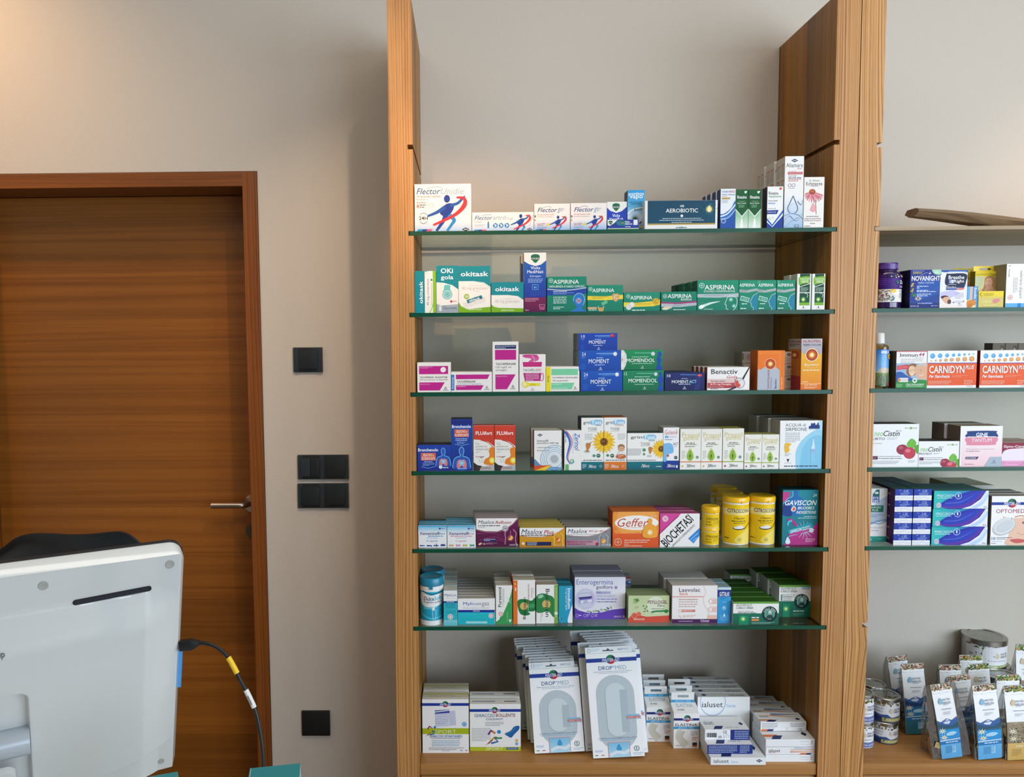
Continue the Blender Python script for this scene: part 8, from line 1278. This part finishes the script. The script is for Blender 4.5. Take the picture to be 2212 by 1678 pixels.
def teabag(label, bxc, byb, wpx, ytop, color='b', roll=0., lean=4., Y=None, tags=True, filmw=1.75, dp=.05):
    "clear gusseted bag of tea with a long paper strip down its front"
    Xp = Zx + bxc / Zs; Yf = PZ(Xp, Zy + byb / Zs, BOARD).y if Y is None else Y
    a, b = P(Zx + (bxc - wpx / 2) / Zs, Zy + byb / Zs, Yf).x, P(Zx + (bxc + wpx / 2) / Zs, Zy + byb / Zs, Yf).x; w = b - a; h = .1; rl = math.radians(lean)
    while pix(((a + b) / 2, Yf + h * math.sin(rl), BOARD + h * math.cos(rl)))[1] > Zy + ytop / Zs: h += .001
    t = empty('tea_bag_pouch', ((a + b) / 2, Yf, BOARD + .0006 + abs(math.sin(math.radians(roll))) * w * .9), 0, label, 'tea pouch', 'clear pouches of tea'); t.rotation_euler = (0, math.radians(roll), random.uniform(-.08, .08))
    # label strip: slightly bowed paper
    W0, H0 = 220, 800
    R(0, 0, W0, H0, 'f3f5f7'); herbs(0, W0, 30, 34, (['b06c5c', 'd8c09c', '6c8c4c', '3c2c34', 'a84c54', 'e8d8b0', '5c6c3c'] if color != 'g' else ['4c7c34', '7ca04c', 'e08c4c', '3c5c28', 'a8b45c', '34282c']), 150); 
    for k in range(14): C(10 + k * 16, 70 + (k * 7 % 9), 13, 'f3f5f7')
    c = {'b': ('8cbcd8', 'e8d', '6ca8dc'), 'g': ('d4c09c', '', 'c8a468')}[('b' if color != 'g' else 'g')]
    B([(74, 140), (92, 172), (84, 200), (66, 206), (50, 192), (54, 166)], c[0]); T('KRÄUTER', 92, 148, 178, 172, '7c8490', 1); T('REBELLEN', 92, 184, 178, 208, '7c8490', 1); L(95, 214, 150, 220, 1, 'b0b4bc'); L(70, 258, 176, 266, 1, '7c7c90'); L(82, 290, 160, 318, 3, 'b0b4c4')
    if color == 'b' or color == 'd':
        dk = color == 'd'
        Pg([(0, 370), (40, 395), (110, 360), (160, 385), (220, 350), (220, 470), (0, 470)], '3c64a4'); Pg([(60, 400), (110, 362), (140, 395), (120, 420), (80, 415)], 'd8e0ec'); Pg([(0, 400), (60, 430), (150, 440), (220, 400), (220, 480), (0, 480)], '34586c' if not dk else '24406c'); R(0, 470, 220, 640, '2c9cdc' if not dk else '2074ac', '3c8ccc'); B([(80, 520), (140, 505), (190, 520), (150, 545), (90, 545)], 'b0d8f0'); R(0, 590, 220, 640, '2c78b8'); S([(0, 596), (220, 590)], 8, 'f0f4f4', 0); R(0, 600, 220, 800, '6cb4e4' if not dk else '3c8494', '5ca8dc' if not dk else '347888'); L(60, 615, 190, 628, 1, 'e0f0fc')
        for k in range(2):
            ex, ey = 40 + 10 * k, 490 + 72 * k
            for aa in range(0, 360, 45): q = math.radians(aa + 10); S([(ex, ey), (ex + 44 * math.cos(q), ey + 36 * math.sin(q))], 14, 'e8ecd8', 0, 15, 2)
            C(ex, ey, 9, 'c8b45c')
        L(50, 665, 150, 740, 6, '2c6ca4'); R(118, 660, 160, 740, '9cd0f0')
    else:
        R(0, 380, 220, 620, '9c8c74', '8c7c64'); flora(120, 500, 60, 100, 110, ['b0a088', '7c6c54', 'c0b49c', '5c5444']); R(0, 610, 220, 800, 'd8b470', 'c8a458'); L(80, 640, 200, 652, 1, 'f4ecd0'); L(40, 680, 130, 750, 5, '8c6c34')
        for k in range(2):
            ex, ey = 50 + 6 * k, 480 + 80 * k
            for aa in range(0, 360, 45): q = math.radians(aa + 10); S([(ex, ey), (ex + 44 * math.cos(q), ey + 36 * math.sin(q))], 14, 'ece8d8', 0, 15, 2)
            C(ex, ey, 9, 'c8b45c')
    art = take(); ref = (0, 0, W0, H0)
    def front(v): return h * math.sin(rl) * (1 - v) - .006 * math.sin(math.pi * min(1, max(0, v)))    # y of the strip at height v
    bm = bmesh.new(); lay = bm.loops.layers.float_color.new('print'); N_ = 10
    for sgn in (1,):
        for i in range(N_):
            v0, v1 = i / N_, (i + 1) / N_; q = [bm.verts.new(((-w / 2, w / 2)[j in (1, 2)], front(vv) + .0004, h * (1 - vv))) for j, vv in ((0, v1), (1, v1), (2, v0), (3, v0))]; f = bm.faces.new(q)
            for lp in f.loops: lp[lay] = colr('f3f5f7')
    put_art(bm, lay, art, ref, lambda u, v, q: (-w / 2 + u * w, front(v) - q - .0002, h * (1 - v)))
    # folded floral flap behind the top edge
    bm2 = bmesh.new(); bx(bm2, -w / 2 + .001, w / 2 - .001, h * math.sin(rl) + .0012, h * math.sin(rl) + .0030, h * .93, h * .999); 
    obj('bag_label', bm, M_card, t)
    obj('label_fold', bm2, plain('label_paper', 'e8e8e4', .5), t)
    # the film: wide base, pinched top
    bm = bmesh.new(); rings = []; rr = random.Random(int(bxc)); fw = w * filmw / 2
    for i in range(9):
        v = i / 8; ww = fw * (1 - .22 * v ** 1.5); d = dp * (1 - v) ** .8 + .0022; yc = h * math.sin(rl) * v + .0012; z = h * (v * 1.0) + .0008; ring = []
        for j in range(16):
            g = j / 16 * 4; sd = int(g); fq = g - sd; cs = [(-1, 0), (1, 0), (1, 1), (-1, 1)]; p, q = cs[sd], cs[(sd + 1) % 4]; X_, Y_2 = p[0] + (q[0] - p[0]) * fq, p[1] + (q[1] - p[1]) * fq
            pin = (1 - .16 * math.sin(math.pi * Y_2) * (1 - v)) if abs(X_) > .99 else 1
            jx, jy = rr.uniform(-1, 1) * .0016 * (0 < i < 8), rr.uniform(0, 1) * .0022 * (0 < i < 8) * (1 if Y_2 > .02 else 0)
            ring.append(bm.verts.new((X_ * ww * pin + jx, yc + Y_2 * d + jy - (.0 if Y_2 else .0025 * math.sin(math.pi * v)), z)))
        rings.append(ring)
    for A_, B_ in zip(rings, rings[1:]):
        for j in range(16): bm.faces.new((A_[j], A_[(j + 1) % 16], B_[(j + 1) % 16], B_[j]))
    bm.faces.new(rings[0][::-1]); obj('clear_film', bm, M_film, t, smooth=False)
    # dark herb filling and one paper tag
    bm = bmesh.new(); lay = bm.loops.layers.float_color.new('print')
    for k in range(70 if tags else 34):
        s = rr.uniform(.004, .009); x, y, zz = rr.uniform(-fw * .82, fw * .82), rr.uniform(.010, dp * .75), rr.uniform(.006, h * .30); y *= (1 - zz / h * .8); q = rr.uniform(0, 3.1)
        m = Matrix.Translation((x, y + .004, zz)) @ Matrix.Rotation(q, 4, 'Z') @ Matrix.Rotation(rr.uniform(0, 1.5), 4, 'X')
        r_ = bmesh.ops.create_cone(bm, cap_ends=True, segments=3, radius1=s, radius2=.0002, depth=s * 1.4, matrix=m); cc = colr(rr.choice(['4c4030', '5c4c34', '3c3428', '6c5c40', '504838']))
        for v_ in r_['verts']:
            for lp in v_.link_loops: lp[lay] = cc
    if tags:
        xq = -fw * .62; zq_ = h * .30; R(0, 0, 10, 10, 'b8a468'); L(2, 3, 8, 6, 2, '7c6c3c'); m = Matrix.Rotation(.4, 3, 'Y')
        put_art(bm, lay, take(), (0, 0, 10, 10), lambda u, v, q: tuple(Vector((xq, -.0008 - q, zq_ - .02)) + m @ Vector(((u - .5) * .016, 0, (.5 - v) * .015))))
    obj('herbal_filling', bm, M_card, t)
    return t
teabag('clear pouch with blue strip label, its dark filling showing, foremost by the board edge', 1022, 1500, 215, 706, 'b', roll=-9, filmw=1.9, lean=3)
teabag('clear pouch with blue strip label, standing between its blue and its tan neighbour', 1430, 1498, 262, 706, 'b', roll=-4.5, filmw=1.25, lean=4)
teabag('clear pouch with tan strip label and white blossoms, cut by the photo edge', 1740, 1500, 250, 712, 'g', roll=-2, filmw=1.15, lean=5)
teabag('clear pouch with teal-footed strip label, nearest the herb tins', 650, 1228, 232, 480, 'd', roll=-4, filmw=1.1, lean=4, dp=.045)
teabag('clear pouch with strip label, behind the teal-footed one by the tins', 500, 1180, 215, 402, 'd', roll=-5, lean=5, Y=-.125, filmw=1.4, dp=.036, tags=False)
teabag('clear pouch with dark blue strip label, wedged behind the two foremost pouches', 1160, 1280, 245, 610, 'd', roll=-6, lean=3, Y=-.232, filmw=1.2, dp=.036, tags=False)
teabag('clear pouch with dusky floral strip label, third row behind the foremost pouches', 1020, 1180, 228, 488, 'd', roll=-2, lean=3, Y=-.170, filmw=1.2, dp=.036, tags=False)
teabag('clear pouch with green floral strip label, beneath the widest herb tin', 1330, 1180, 232, 478, 'g', roll=-3, lean=2, Y=-.172, filmw=1.1, dp=.036, tags=False)
teabag('clear pouch with green floral top, hindmost against the wall', 1235, 1100, 232, 385, 'g', roll=-2, lean=2, Y=-.110, filmw=1.1, dp=.036, tags=False)
teabag('clear pouch with green floral strip label, behind the tan one', 1620, 1280, 245, 592, 'g', roll=-1, lean=2, Y=-.240, filmw=1.15, dp=.036, tags=False)
teabag('clear pouch with dark-topped strip label, beside the widest tin at the photo edge', 1790, 900, 180, 262, 'g', roll=0, lean=2, Y=-.10, filmw=1.05, dp=.036, tags=False)
# ================================================================ carved plank lying on the wooden shelf
def loft(bm, secs, mi=0):
    R_ = [[bm.verts.new(p) for p in s] for s in secs]; n = len(R_[0])
    for A_, B_ in zip(R_, R_[1:]):
        for j in range(n): bm.faces.new((A_[j], A_[(j + 1) % n], B_[(j + 1) % n], B_[j])).material_index = mi
    bm.faces.new(R_[0][::-1]); bm.faces.new(R_[-1])
Yp = -.285; top = [(1984, 447.5), (2045, 451), (2110, 457), (2170, 464), (2212, 469.5), (2290, 481), (2360, 492)]; bot = [(1978, 466), (2040, 472.5), (2105, 480.5), (2165, 488.5), (2212, 493), (2290, 497), (2360, 499)]
secs = []
for i, (t_, b_) in enumerate(zip(top, bot)):
    a, b = P(*t_, Yp), P(*b_, Yp); h = a.z - b.z; zmin = SH2[0] + .0004; b.z = max(b.z, zmin); a.z = max(a.z, b.z + .008); wd = .030 + .020 * math.sin(min(1, i / 4) * 1.57); sec = []
    for x, y, z in ((a.x, Yp + .012, a.z), (a.x, Yp, a.z - h * .20), ((a.x + b.x) / 2, Yp - .008, a.z - h * .45), ((a.x + b.x) / 2, Yp - .004, b.z + h * .35), (b.x, Yp + .006, b.z), (b.x, Yp + wd, b.z), (a.x, Yp + wd + .03, (a.z + b.z) / 2), (a.x, Yp + wd + .02, a.z)): sec.append((x, y, max(z, zmin)))
    secs.append(sec)
bm = bmesh.new(); loft(bm, secs); bmesh.ops.recalc_face_normals(bm, faces=bm.faces[:])
o = obj('carved_plank', bm, wood('aged_oak', '8c7254', '54402c', axis='X', ring=70, grain=.35, stretch=.04, rough=.6), smooth=True)
tag(o, 'carved grey-brown wooden plank tilted up at its blunt end, on the wooden shelf', 'plank')

# ================================================================ desk, screen, chair
DZ = .74
t = empty('desk', (-.62, -1.30, 0), 0, 'white-topped desk below the picture edge carrying the monitor', 'desk')
M_dk = plain('desk_laminate', 'd8d6d0', .4)
box_obj('desk_top', -.62, .44, -.36, .36, DZ - .03, DZ, M_dk, t, .002)
for x in (-.58, .40):
    for y in (-.32, .32): box_obj('leg', x - .02, x + .02, y - .02, y + .02, .0005, DZ - .03, plain('desk_leg', '8c8c8c', .4, .6), t)
P0 = Vector((-.4175, -1.130, 1.2153)); al, th = math.radians(30), math.radians(22)
e_ = Vector((math.cos(al), math.sin(al), 0)); nh = Vector((math.sin(al), -math.cos(al), 0)); u_ = nh * math.sin(th) + Vector((0, 0, 1)) * math.cos(th); N_ = e_.cross(u_).normalized()
if N_.dot(CAM - P0) < 0: N_ = -N_
SW, SHT = .50, .455
mon = bpy.data.objects.new('monitor', None); COL.objects.link(mon); tag(mon, 'glossy white all-in-one monitor seen from behind, with a vent slot and screw holes', 'monitor')
mon.matrix_world = Matrix(((e_.x, -N_.x, u_.x, P0.x), (e_.y, -N_.y, u_.y, P0.y), (e_.z, -N_.z, u_.z, P0.z), (0, 0, 0, 1)))
def scr(px, py, off=0.):
    "pixel -> monitor coordinates on its back plane"
    d = ray(px, py); q = P0 + N_ * off; s = (q - CAM).dot(N_) / d.dot(N_); p = CAM + d * s - P0; return p.dot(e_), p.dot(u_)
M_ms = plain('monitor_white', 'd0d2d0', .16, spec=.5, coat=.5, noise=.01); M_bk = plain('bezel_black', '15141a', .25, coat=.3); M_gr = plain('hinge_grey', 'b4bcc4', .3, .2, noise=.01)
def rrect(x0, x1, z0, z1, r, n=8):
    out = []
    for cx_, cz_, a0 in ((x1 - r, z1 - r, 0), (x0 + r, z1 - r, 90), (x0 + r, z0 + r, 180), (x1 - r, z0 + r, 270)):
        for k in range(n + 1): a = math.radians(a0 + 90 * k / n); out.append((cx_ + r * math.cos(a), cz_ + r * math.sin(a)))
    return out
def ring_loft(bm, levels, cap0=True, cap1=True, mi=0):
    rs = [[bm.verts.new((x, y, z)) for x, z in pts] for pts, y in levels]; n = len(rs[0])
    for A_, B_ in zip(rs, rs[1:]):
        for j in range(n): bm.faces.new((A_[j], A_[(j + 1) % n], B_[(j + 1) % n], B_[j])).material_index = mi
    if cap0: bm.faces.new(rs[0])
    if cap1: bm.faces.new(rs[-1][::-1])
    bmesh.ops.recalc_face_normals(bm, faces=bm.faces[:])
# local y: + into the screen, - towards the camera; rim from the glass side to the back face
bm = bmesh.new(); ring_loft(bm, [(rrect(-SW, 0, -SHT, 0, .022), .030), (rrect(-SW, 0, -SHT, 0, .022), .024)]); obj('bezel', bm, M_bk, mon, smooth=True)
bm = bmesh.new(); ring_loft(bm, [(rrect(-SW + .001, -.001, -SHT + .001, -.001, .022), .024), (rrect(-SW + .001, -.001, -SHT + .001, -.001, .022), .009), (rrect(-SW + .007, -.006, -SHT + .007, -.007, .003), .0)]); obj('rim', bm, M_ms, mon, smooth=True)
# moulded back panel: flat upper band, bulged body below the vent line, lowered corner under an arc
rx0, rz0 = scr(0, 1335); rx1, rz1 = scr(328, 1277); arc = [scr(*q) for q in ((170, 1678), (240, 1652), (300, 1625), (345, 1604), (383, 1588))]
rec = [scr(-60, 1500), scr(66, 1475)]; zt_r = rec[1][1]; xr_r = scr(66, 1560)[0]
def arcz(x):
    if x <= arc[0][0]: return arc[0][1] + (x - arc[0][0]) * (arc[1][1] - arc[0][1]) / (arc[1][0] - arc[0][0])
    for a, b in zip(arc, arc[1:]):
        if x <= b[0]: return a[1] + (b[1] - a[1]) * (x - a[0]) / (b[0] - a[0])
    return arc[-1][1]
def sm(a, b, x): t = max(0, min(1, (x - a) / (b - a))); return t * t * (3 - 2 * t)
X0_, X1_, Z0_, Z1_ = -SW + .007, -.006, -SHT + .007, -.007
def disp(x, z):
    rz = rz0 + (rz1 - rz0) * (x - rx0) / (rx1 - rx0); ex = min(x - X0_, X1_ - x); d = 0.0005
    side = sm(0, .05, ex)
    below = sm(-.0015, .0, rz - z) * .0022 * sm(0, .012, (rx1 + .0) - x); bul = .014 * sm(0, .07, rz - z + .01) * side
    d += below + bul
    az = arcz(x)
    if z < az: d -= .0065 * sm(0, .005, az - z); 
    cut = sm(0, .006, xr_r - x) * sm(0, .006, zt_r - z) if x < xr_r and z < zt_r else 0
    rc = .016; cx_, cz_ = xr_r - rc, zt_r - rc
    if x > cx_ and z > cz_: cut = sm(0, .006, rc - math.hypot(x - cx_, z - cz_))
    d -= cut * .012
    return max(d, .0004) if ex > .001 else .0
bm = bmesh.new(); NX, NZ = 330, 300; g = []
for j in range(NZ + 1):
    z = Z0_ + (Z1_ - Z0_) * j / NZ; row = []
    for i in range(NX + 1): x = X0_ + (X1_ - X0_) * i / NX; row.append(bm.verts.new((x, -disp(x, z), z)))
    g.append(row)
for j in range(NZ):
    for i in range(NX):
        bm.faces.new((g[j][i], g[j][i + 1], g[j + 1][i + 1], g[j + 1][i]))
bk = obj('back_panel', bm, M_ms, mon, smooth=True)
for (px, py, rr) in ((93.5, 1264, .0060), (367, 1218, .0060), (348, 1643.5, .0046)):  # grey discs paint the shade of the screw recesses onto the panel
    x, z = scr(px, py); y = -disp(x, z)
    bm = bmesh.new(); pr = [(rr * 1.08, .0), (rr, .0005), (rr * .6, .0001), (0, .0)]
    for (r0, h0), (r1, h1) in zip(pr, pr[1:]):
        n = 28
        for k in range(n):
            a0, a1 = 2 * math.pi * k / n, 2 * math.pi * (k + 1) / n; vs = [bm.verts.new((x + r * math.cos(a), y - h - .0005, z + r * 1.18 * math.sin(a))) for r, h, a in ((r0, h0, a0), (r0, h0, a1), (r1, h1, a1), (r1, h1, a0))]
            f = bm.faces.new(vs)
    bmesh.ops.remove_doubles(bm, verts=bm.verts[:], dist=1e-5); bmesh.ops.recalc_face_normals(bm, faces=bm.faces[:]); obj('screw_hole_shade', bm, plain('screw_hole_shade_grey', 'a8a8a2', .5), mon, smooth=True)
a = scr(157, 1301); b = scr(327, 1268.5); dv = Vector((b[0] - a[0], b[1] - a[1])); Lv = dv.length; dv.normalize(); pv = Vector((-dv.y, dv.x)); hv = .0042
yv = -max(disp(a[0] + dv.x * Lv * k / 6, a[1] + dv.y * Lv * k / 6 + s * hv) for k in range(7) for s in (-1, 0, 1)) - .0006
def vp(s, t, y): return (a[0] + dv.x * s + pv.x * t, y, a[1] + dv.y * s + pv.y * t)
bm = bmesh.new(); pts = [(hv + (Lv - 2 * hv) * k + hv * math.cos(q) * 1, hv * math.sin(q)) for k, q in [(1, math.radians(-90 + 18 * i)) for i in range(11)] + [(0, math.radians(90 + 18 * i)) for i in range(11)]]
A_ = [bm.verts.new(vp(s, t, yv)) for s, t in pts]; B_ = [bm.verts.new(vp(s, t, yv + .008)) for s, t in pts]; bm.faces.new(A_); 
for i in range(len(A_)): bm.faces.new((A_[i], B_[i], B_[(i + 1) % len(A_)], A_[(i + 1) % len(A_)]))
bmesh.ops.recalc_face_normals(bm, faces=bm.faces[:]); vt = obj('vent', bm, plain('vent_black', '0e0c14', .5), mon)
bm = bmesh.new(); nx = int(Lv / .0032)
for i in range(nx):
    for j in range(2):
        s, t_ = .003 + i * .0032 + (j % 2) * .0016, (j - .5) * .0036
        if s > Lv - .003: continue
        for k in range(6):
            q0, q1 = math.radians(60 * k), math.radians(60 * k + 60); f = bm.faces.new([bm.verts.new(vp(s + r * math.cos(q), t_ + r * math.sin(q), yv - .0003)) for r, q in ((.0017, q0), (.0017, q1), (.0013, q1), (.0013, q0))])
obj('vent_mesh', bm, plain('vent_mesh_grey', '48465a', .5), vt)
# small grey lettering cut by the picture edge, hinge roll and neck, side socket flap
x0, z0 = scr(-6, 1421, .016); x1, z1 = scr(10.5, 1406, .016); bm = bmesh.new(); v, tr, a0, a1, b0, b1 = _glyphs('up', .02, 0)
for q in tr: bm.faces.new([bm.verts.new((x0 + (v[i][0] - a0) / (a1 - a0) * (x1 - x0), -disp(x0, z0) - .0006, z0 - .004 + (v[i][1] - b0) / (b1 - b0) * (z1 - z0 + .002))) for i in q])
obj('lettering', bm, plain('lettering_grey', '6c6c70', .5), bk)
hz0, hz1 = scr(40, 1609, .0)[1], scr(40, 1560, .0)[1]; hx1 = scr(66, 1580)[0]; rh = (hz1 - hz0) / 2 * .95
bm = bmesh.new(); tube(bm, [(hx1 - .001, -.006 - rh * .4, (hz0 + hz1) / 2 + .000), (hx1 - .12, -.006 - rh * .4, (hz0 + hz1) / 2 - .0)], rh, 32); obj('hinge', bm, M_gr, mon, smooth=True)
nx1 = scr(33, 1640)[0]; nz1 = scr(10, 1611)[1]
bm = bmesh.new(); ring_loft(bm, [(rrect(nx1 - .10, nx1 + .002, -SHT + .01, nz1, .014), -.030 - rh), (rrect(nx1 - .10, nx1 + .002, -SHT + .01, nz1, .014), -.018 - rh)]); obj('stand_neck', bm, M_ms, mon, smooth=True)
ft = P0 + e_ * (nx1 - .05) + u_ * (-SHT + .03) + N_ * .03
st = box_obj('stand_foot', -.09, .09, -.10, .08, 0, .012, M_ms, None, .004); st.parent = mon; st.matrix_parent_inverse = mon.matrix_world.inverted(); st.location = (ft.x, ft.y, DZ + .001); st.rotation_euler = (0, 0, al)
pm = box_obj('stand_post', -.03, .03, -.012, .012, 0, max(.02, ft.z - DZ + .02), M_ms, None, .003); pm.parent = mon; pm.matrix_parent_inverse = mon.matrix_world.inverted(); pm.location = (ft.x, ft.y, DZ + .012); pm.rotation_euler = (0, 0, al)
b0 = scr(392, 1410); b1 = scr(388, 1490)
bm = bmesh.new(); bx(bm, -.0065, .0035, .006, .0068, b1[1], b0[1], 0, .0003); bx(bm, .0027, .0035, .006, .017, b1[1] - .001, b0[1]); obj('blue_tab', bm, plain('blue_tape', '4c9ce0', .35), mon)
# plug and lead
pa = P0 + e_ * .0 + u_ * scr(392, 1393)[1]; dpt = (pa - CAM).dot(FWD)
def at_depth(px, py, d): q = ray(px, py); return CAM + q * d
pd = (pa.y - CAM.y) / ray(392, 1393).y
lead = empty('display_cable', at_depth(388, 1393, pd), 0, 'black display cable with yellow band and white tag, curving down from the monitor edge', 'cable')
def rel(pts): return [p - lead.location for p in pts]
bm = bmesh.new(); q0, q1, q2 = rel([at_depth(389, 1394, pd), at_depth(418, 1391, pd), at_depth(431, 1388, pd)]); ax = (q1 - q0).normalized(); upv = Vector((0, 0, 1)); upv = (upv - ax * upv.dot(ax)).normalized(); sd = ax.cross(upv)
def sec(c, hw, hh): return [bm.verts.new(c + upv * (hh * s1) + sd * (hw * s2)) for s1, s2 in ((1, .8), (1, -.8), (.75, -1), (-.75, -1), (-1, -.8), (-1, .8), (-.75, 1), (.75, 1))]
ss = [sec(q0, .006, .0078), sec(q0 + ax * .010, .0062, .0080), sec(q1 - ax * .004, .006, .0085), sec(q1 + ax * .002, .005, .0065), sec(q2, .0032, .0035)]
for A_, B_ in zip(ss, ss[1:]):
    for j in range(8): bm.faces.new((A_[j], A_[(j + 1) % 8], B_[(j + 1) % 8], B_[j]))
bm.faces.new(ss[0]); bm.faces.new(ss[-1][::-1]); bmesh.ops.recalc_face_normals(bm, faces=bm.faces[:]); M_cb = plain('cable_black', '141518', .42); obj('plug', bm, M_cb, lead, smooth=True)
cp = [(429, 1388), (447, 1390), (464, 1396), (480, 1406), (493, 1420), (503, 1437), (512, 1454), (521, 1472), (531, 1490), (541, 1510), (549, 1528), (556, 1550), (561, 1575), (565, 1600), (568, 1630), (569, 1660), (568, 1700), (560, 1760)]
path = catmull(rel([at_depth(x, y, pd - .0006 * i * 2) for i, (x, y) in enumerate(cp)]), 5)
end = Vector((path[-1].x - .03, path[-1].y + .03, DZ + .004 - lead.location.z)); path = path + catmull([path[-1], path[-1] * .4 + end * .6 + Vector((.01, 0, -.02)), end], 6)[1:]
bm = bmesh.new(); tube(bm, path, .0030, 14); obj('lead', bm, M_cb, lead, smooth=True)
bm = bmesh.new(); tube(bm, path[20:31], .0043, 16); obj('yellow_band', bm, plain('yellow_sleeve', 'e8c020', .4), lead, smooth=True)
bm = bmesh.new(); tube(bm, path[40:51], .0040, 16); lb = obj('white_tag', bm, plain('cable_label', 'd8d8d4', .4), lead, smooth=True)
bm = bmesh.new()
for k in range(5):
    c = path[43 + k]; f = (CAM - lead.location - c).normalized()
    for j in range(2): bx(bm, c.x - .0012 + .0016 * j, c.x - .0004 + .0016 * j, c.y - .0043, c.y - .0041, c.z - .002, c.z + .0012)
obj('tag_print', bm, plain('tag_print_grey', '5c5c64', .5), lb)
# two teal cartons standing on the desk, their tops just in the picture
def teal(xa, ya, xb, yb, d, wd, label):
    A_, B_ = at_depth(xa, ya, d), at_depth(xb, yb, d); zt = (A_.z + B_.z) / 2; A_ = CAM + ray(xa, ya) * ((zt - CAM.z) / ray(xa, ya).z); B_ = CAM + ray(xb, yb) * ((zt - CAM.z) / ray(xb, yb).z)
    v = B_ - A_; w = v.length; an = math.atan2(v.y, v.x); bm = bmesh.new(); lay = bm.loops.layers.float_color.new('print'); h = zt - DZ - .0006; bx(bm, 0, w, -wd, 0, 0, h)
    bmesh.ops.bevel(bm, geom=bm.edges[:], offset=.0007, segments=1, affect='EDGES')
    for f in bm.faces:
        for lp in f.loops: lp[lay] = colr('2c8c94' if f.normal.x < .5 else 'dfe4e2')
    R(0, 0, 1, 1, '2f8a92'); S([(.02, .02), (.02, .98)], .012, 'b8d0d0', 0); put_art(bm, lay, take(), (0, 0, 1, 1), lambda u, v, q: (u * w, -wd * v, h + q))
    o = tag(obj('teal_carton', bm, M_card), label, 'box'); o.location = (A_.x, A_.y, DZ + .0004); o.rotation_euler = (0, 0, an)
teal(540, 1659, 649, 1648, 1.03, .05, 'teal carton with a pale edge at the photo foot, below the door frame')
teal(322, 1677, 384, 1666, .93, .05, 'teal carton corner at the photo foot, in front of the white monitor')
# chair behind the screen
Yc = -.62
ch = empty('office_chair', (-.84, -.62, 0), 0, 'black moulded chair whose curved backrest shows above the white monitor', 'chair')
tp = [(-60, 1228), (-30, 1204), (0, 1183), (30, 1163), (68, 1154.5), (110, 1154), (150, 1156), (195, 1155.5), (238, 1152.5), (258, 1156), (276, 1168), (290, 1183), (301, 1200)]
bt = [(-60, 1262), (-30, 1238), (0, 1227), (20, 1224), (45, 1231), (80, 1262), (120, 1290), (160, 1300), (200, 1300), (240, 1292), (268, 1270), (290, 1235), (301, 1204)]
M_ch = plain('chair_black', '1c2226', .36, coat=.1, noise=.04)
def cpt(px, py, depth_in=0.): p = P(px, py, Yc); cx_ = P(130, py, Yc).x; p.y = Yc + 1.0 * (p.x - cx_) ** 2 + .10 * 0 + depth_in; return p - ch.location
bm = bmesh.new(); tps = catmull([Vector(q) for q in tp], 4); bts = catmull([Vector(q) for q in bt], 4); F_, K_ = [], []
for A_, B_ in zip(tps, bts):
    colF, colK = [], []
    for k in range(9):
        s = k / 8; q = A_ * (1 - s) + B_ * s; bow = .012 * math.sin(math.pi * s); e1 = .003 * (k in (0, 8)); colF.append(bm.verts.new(cpt(q.x, q.y, bow + e1))); colK.append(bm.verts.new(cpt(q.x, q.y, bow + .014 - e1)))
    F_.append(colF); K_.append(colK)
for i in range(len(F_) - 1):
    for k in range(8): bm.faces.new((F_[i][k], F_[i + 1][k], F_[i + 1][k + 1], F_[i][k + 1])); bm.faces.new((K_[i][k], K_[i][k + 1], K_[i + 1][k + 1], K_[i + 1][k]))
    bm.faces.new((F_[i][0], K_[i][0], K_[i + 1][0], F_[i + 1][0])); bm.faces.new((F_[i][8], F_[i + 1][8], K_[i + 1][8], K_[i][8]))
for i in (0, -1):
    for k in range(8): bm.faces.new((F_[i][k], F_[i][k + 1], K_[i][k + 1], K_[i][k]))
bmesh.ops.remove_doubles(bm, verts=bm.verts[:], dist=1e-6); bmesh.ops.recalc_face_normals(bm, faces=bm.faces[:]); br = obj('backrest', bm, M_ch, ch, smooth=True)
bm = bmesh.new(); pth = [cpt(x, y, .006) for x, y in ((100, 1245), (101, 1225), (108, 1211), (122, 1205), (150, 1204), (180, 1205), (215, 1210), (232, 1220), (236, 1245))]; tube(bm, catmull(pth, 5), .0022, 8); obj('moulded_rib', bm, M_ch, br, smooth=True)
bm = bmesh.new(); ring_loft(bm, [([(x, z) for x, z in rrect(-.25, .09, -.17, .17, .08)], .0), ([(x, z) for x, z in rrect(-.26, .10, -.18, .18, .08)], .03)])
bmesh.ops.rotate(bm, verts=bm.verts[:], cent=(0, 0, 0), matrix=Matrix.Rotation(math.radians(90), 3, 'X')); bmesh.ops.translate(bm, verts=bm.verts[:], vec=(0, -.02, .60)); obj('seat', bm, M_ch, ch, smooth=True)
bz = cpt(130, 1295, .02); bm = bmesh.new(); tube(bm, catmull([Vector((0, -.02, .57)), Vector((0, .14, .58)), Vector((bz.x * .6, bz.y + .03, .75)), Vector((bz.x, bz.y + .010, bz.z + .01))], 6), .018, 12); obj('back_support', bm, M_ch, ch, smooth=True)
bm = bmesh.new(); tube(bm, [(0, -.02, .08), (0, -.02, .575)], .025, 20); obj('post', bm, M_steel, ch, smooth=True)
for k in range(5):
    q = 2 * math.pi * k / 5 + .4; bm = bmesh.new(); tube(bm, [(0, -.02, .10), (.26 * math.cos(q), -.02 + .26 * math.sin(q), .065)], [.022, .014], 10); lg = obj('leg', bm, M_ch, ch, smooth=True)
    bm = bmesh.new(); c = (.26 * math.cos(q), -.02 + .26 * math.sin(q), .0295); prism(bm, [(c[1] + .028 * math.cos(j * .4488), c[2] + .028 * math.sin(j * .4488)) for j in range(14)], 'x', c[0] - .012, c[0] + .012); obj('caster', bm, M_ch, lg)
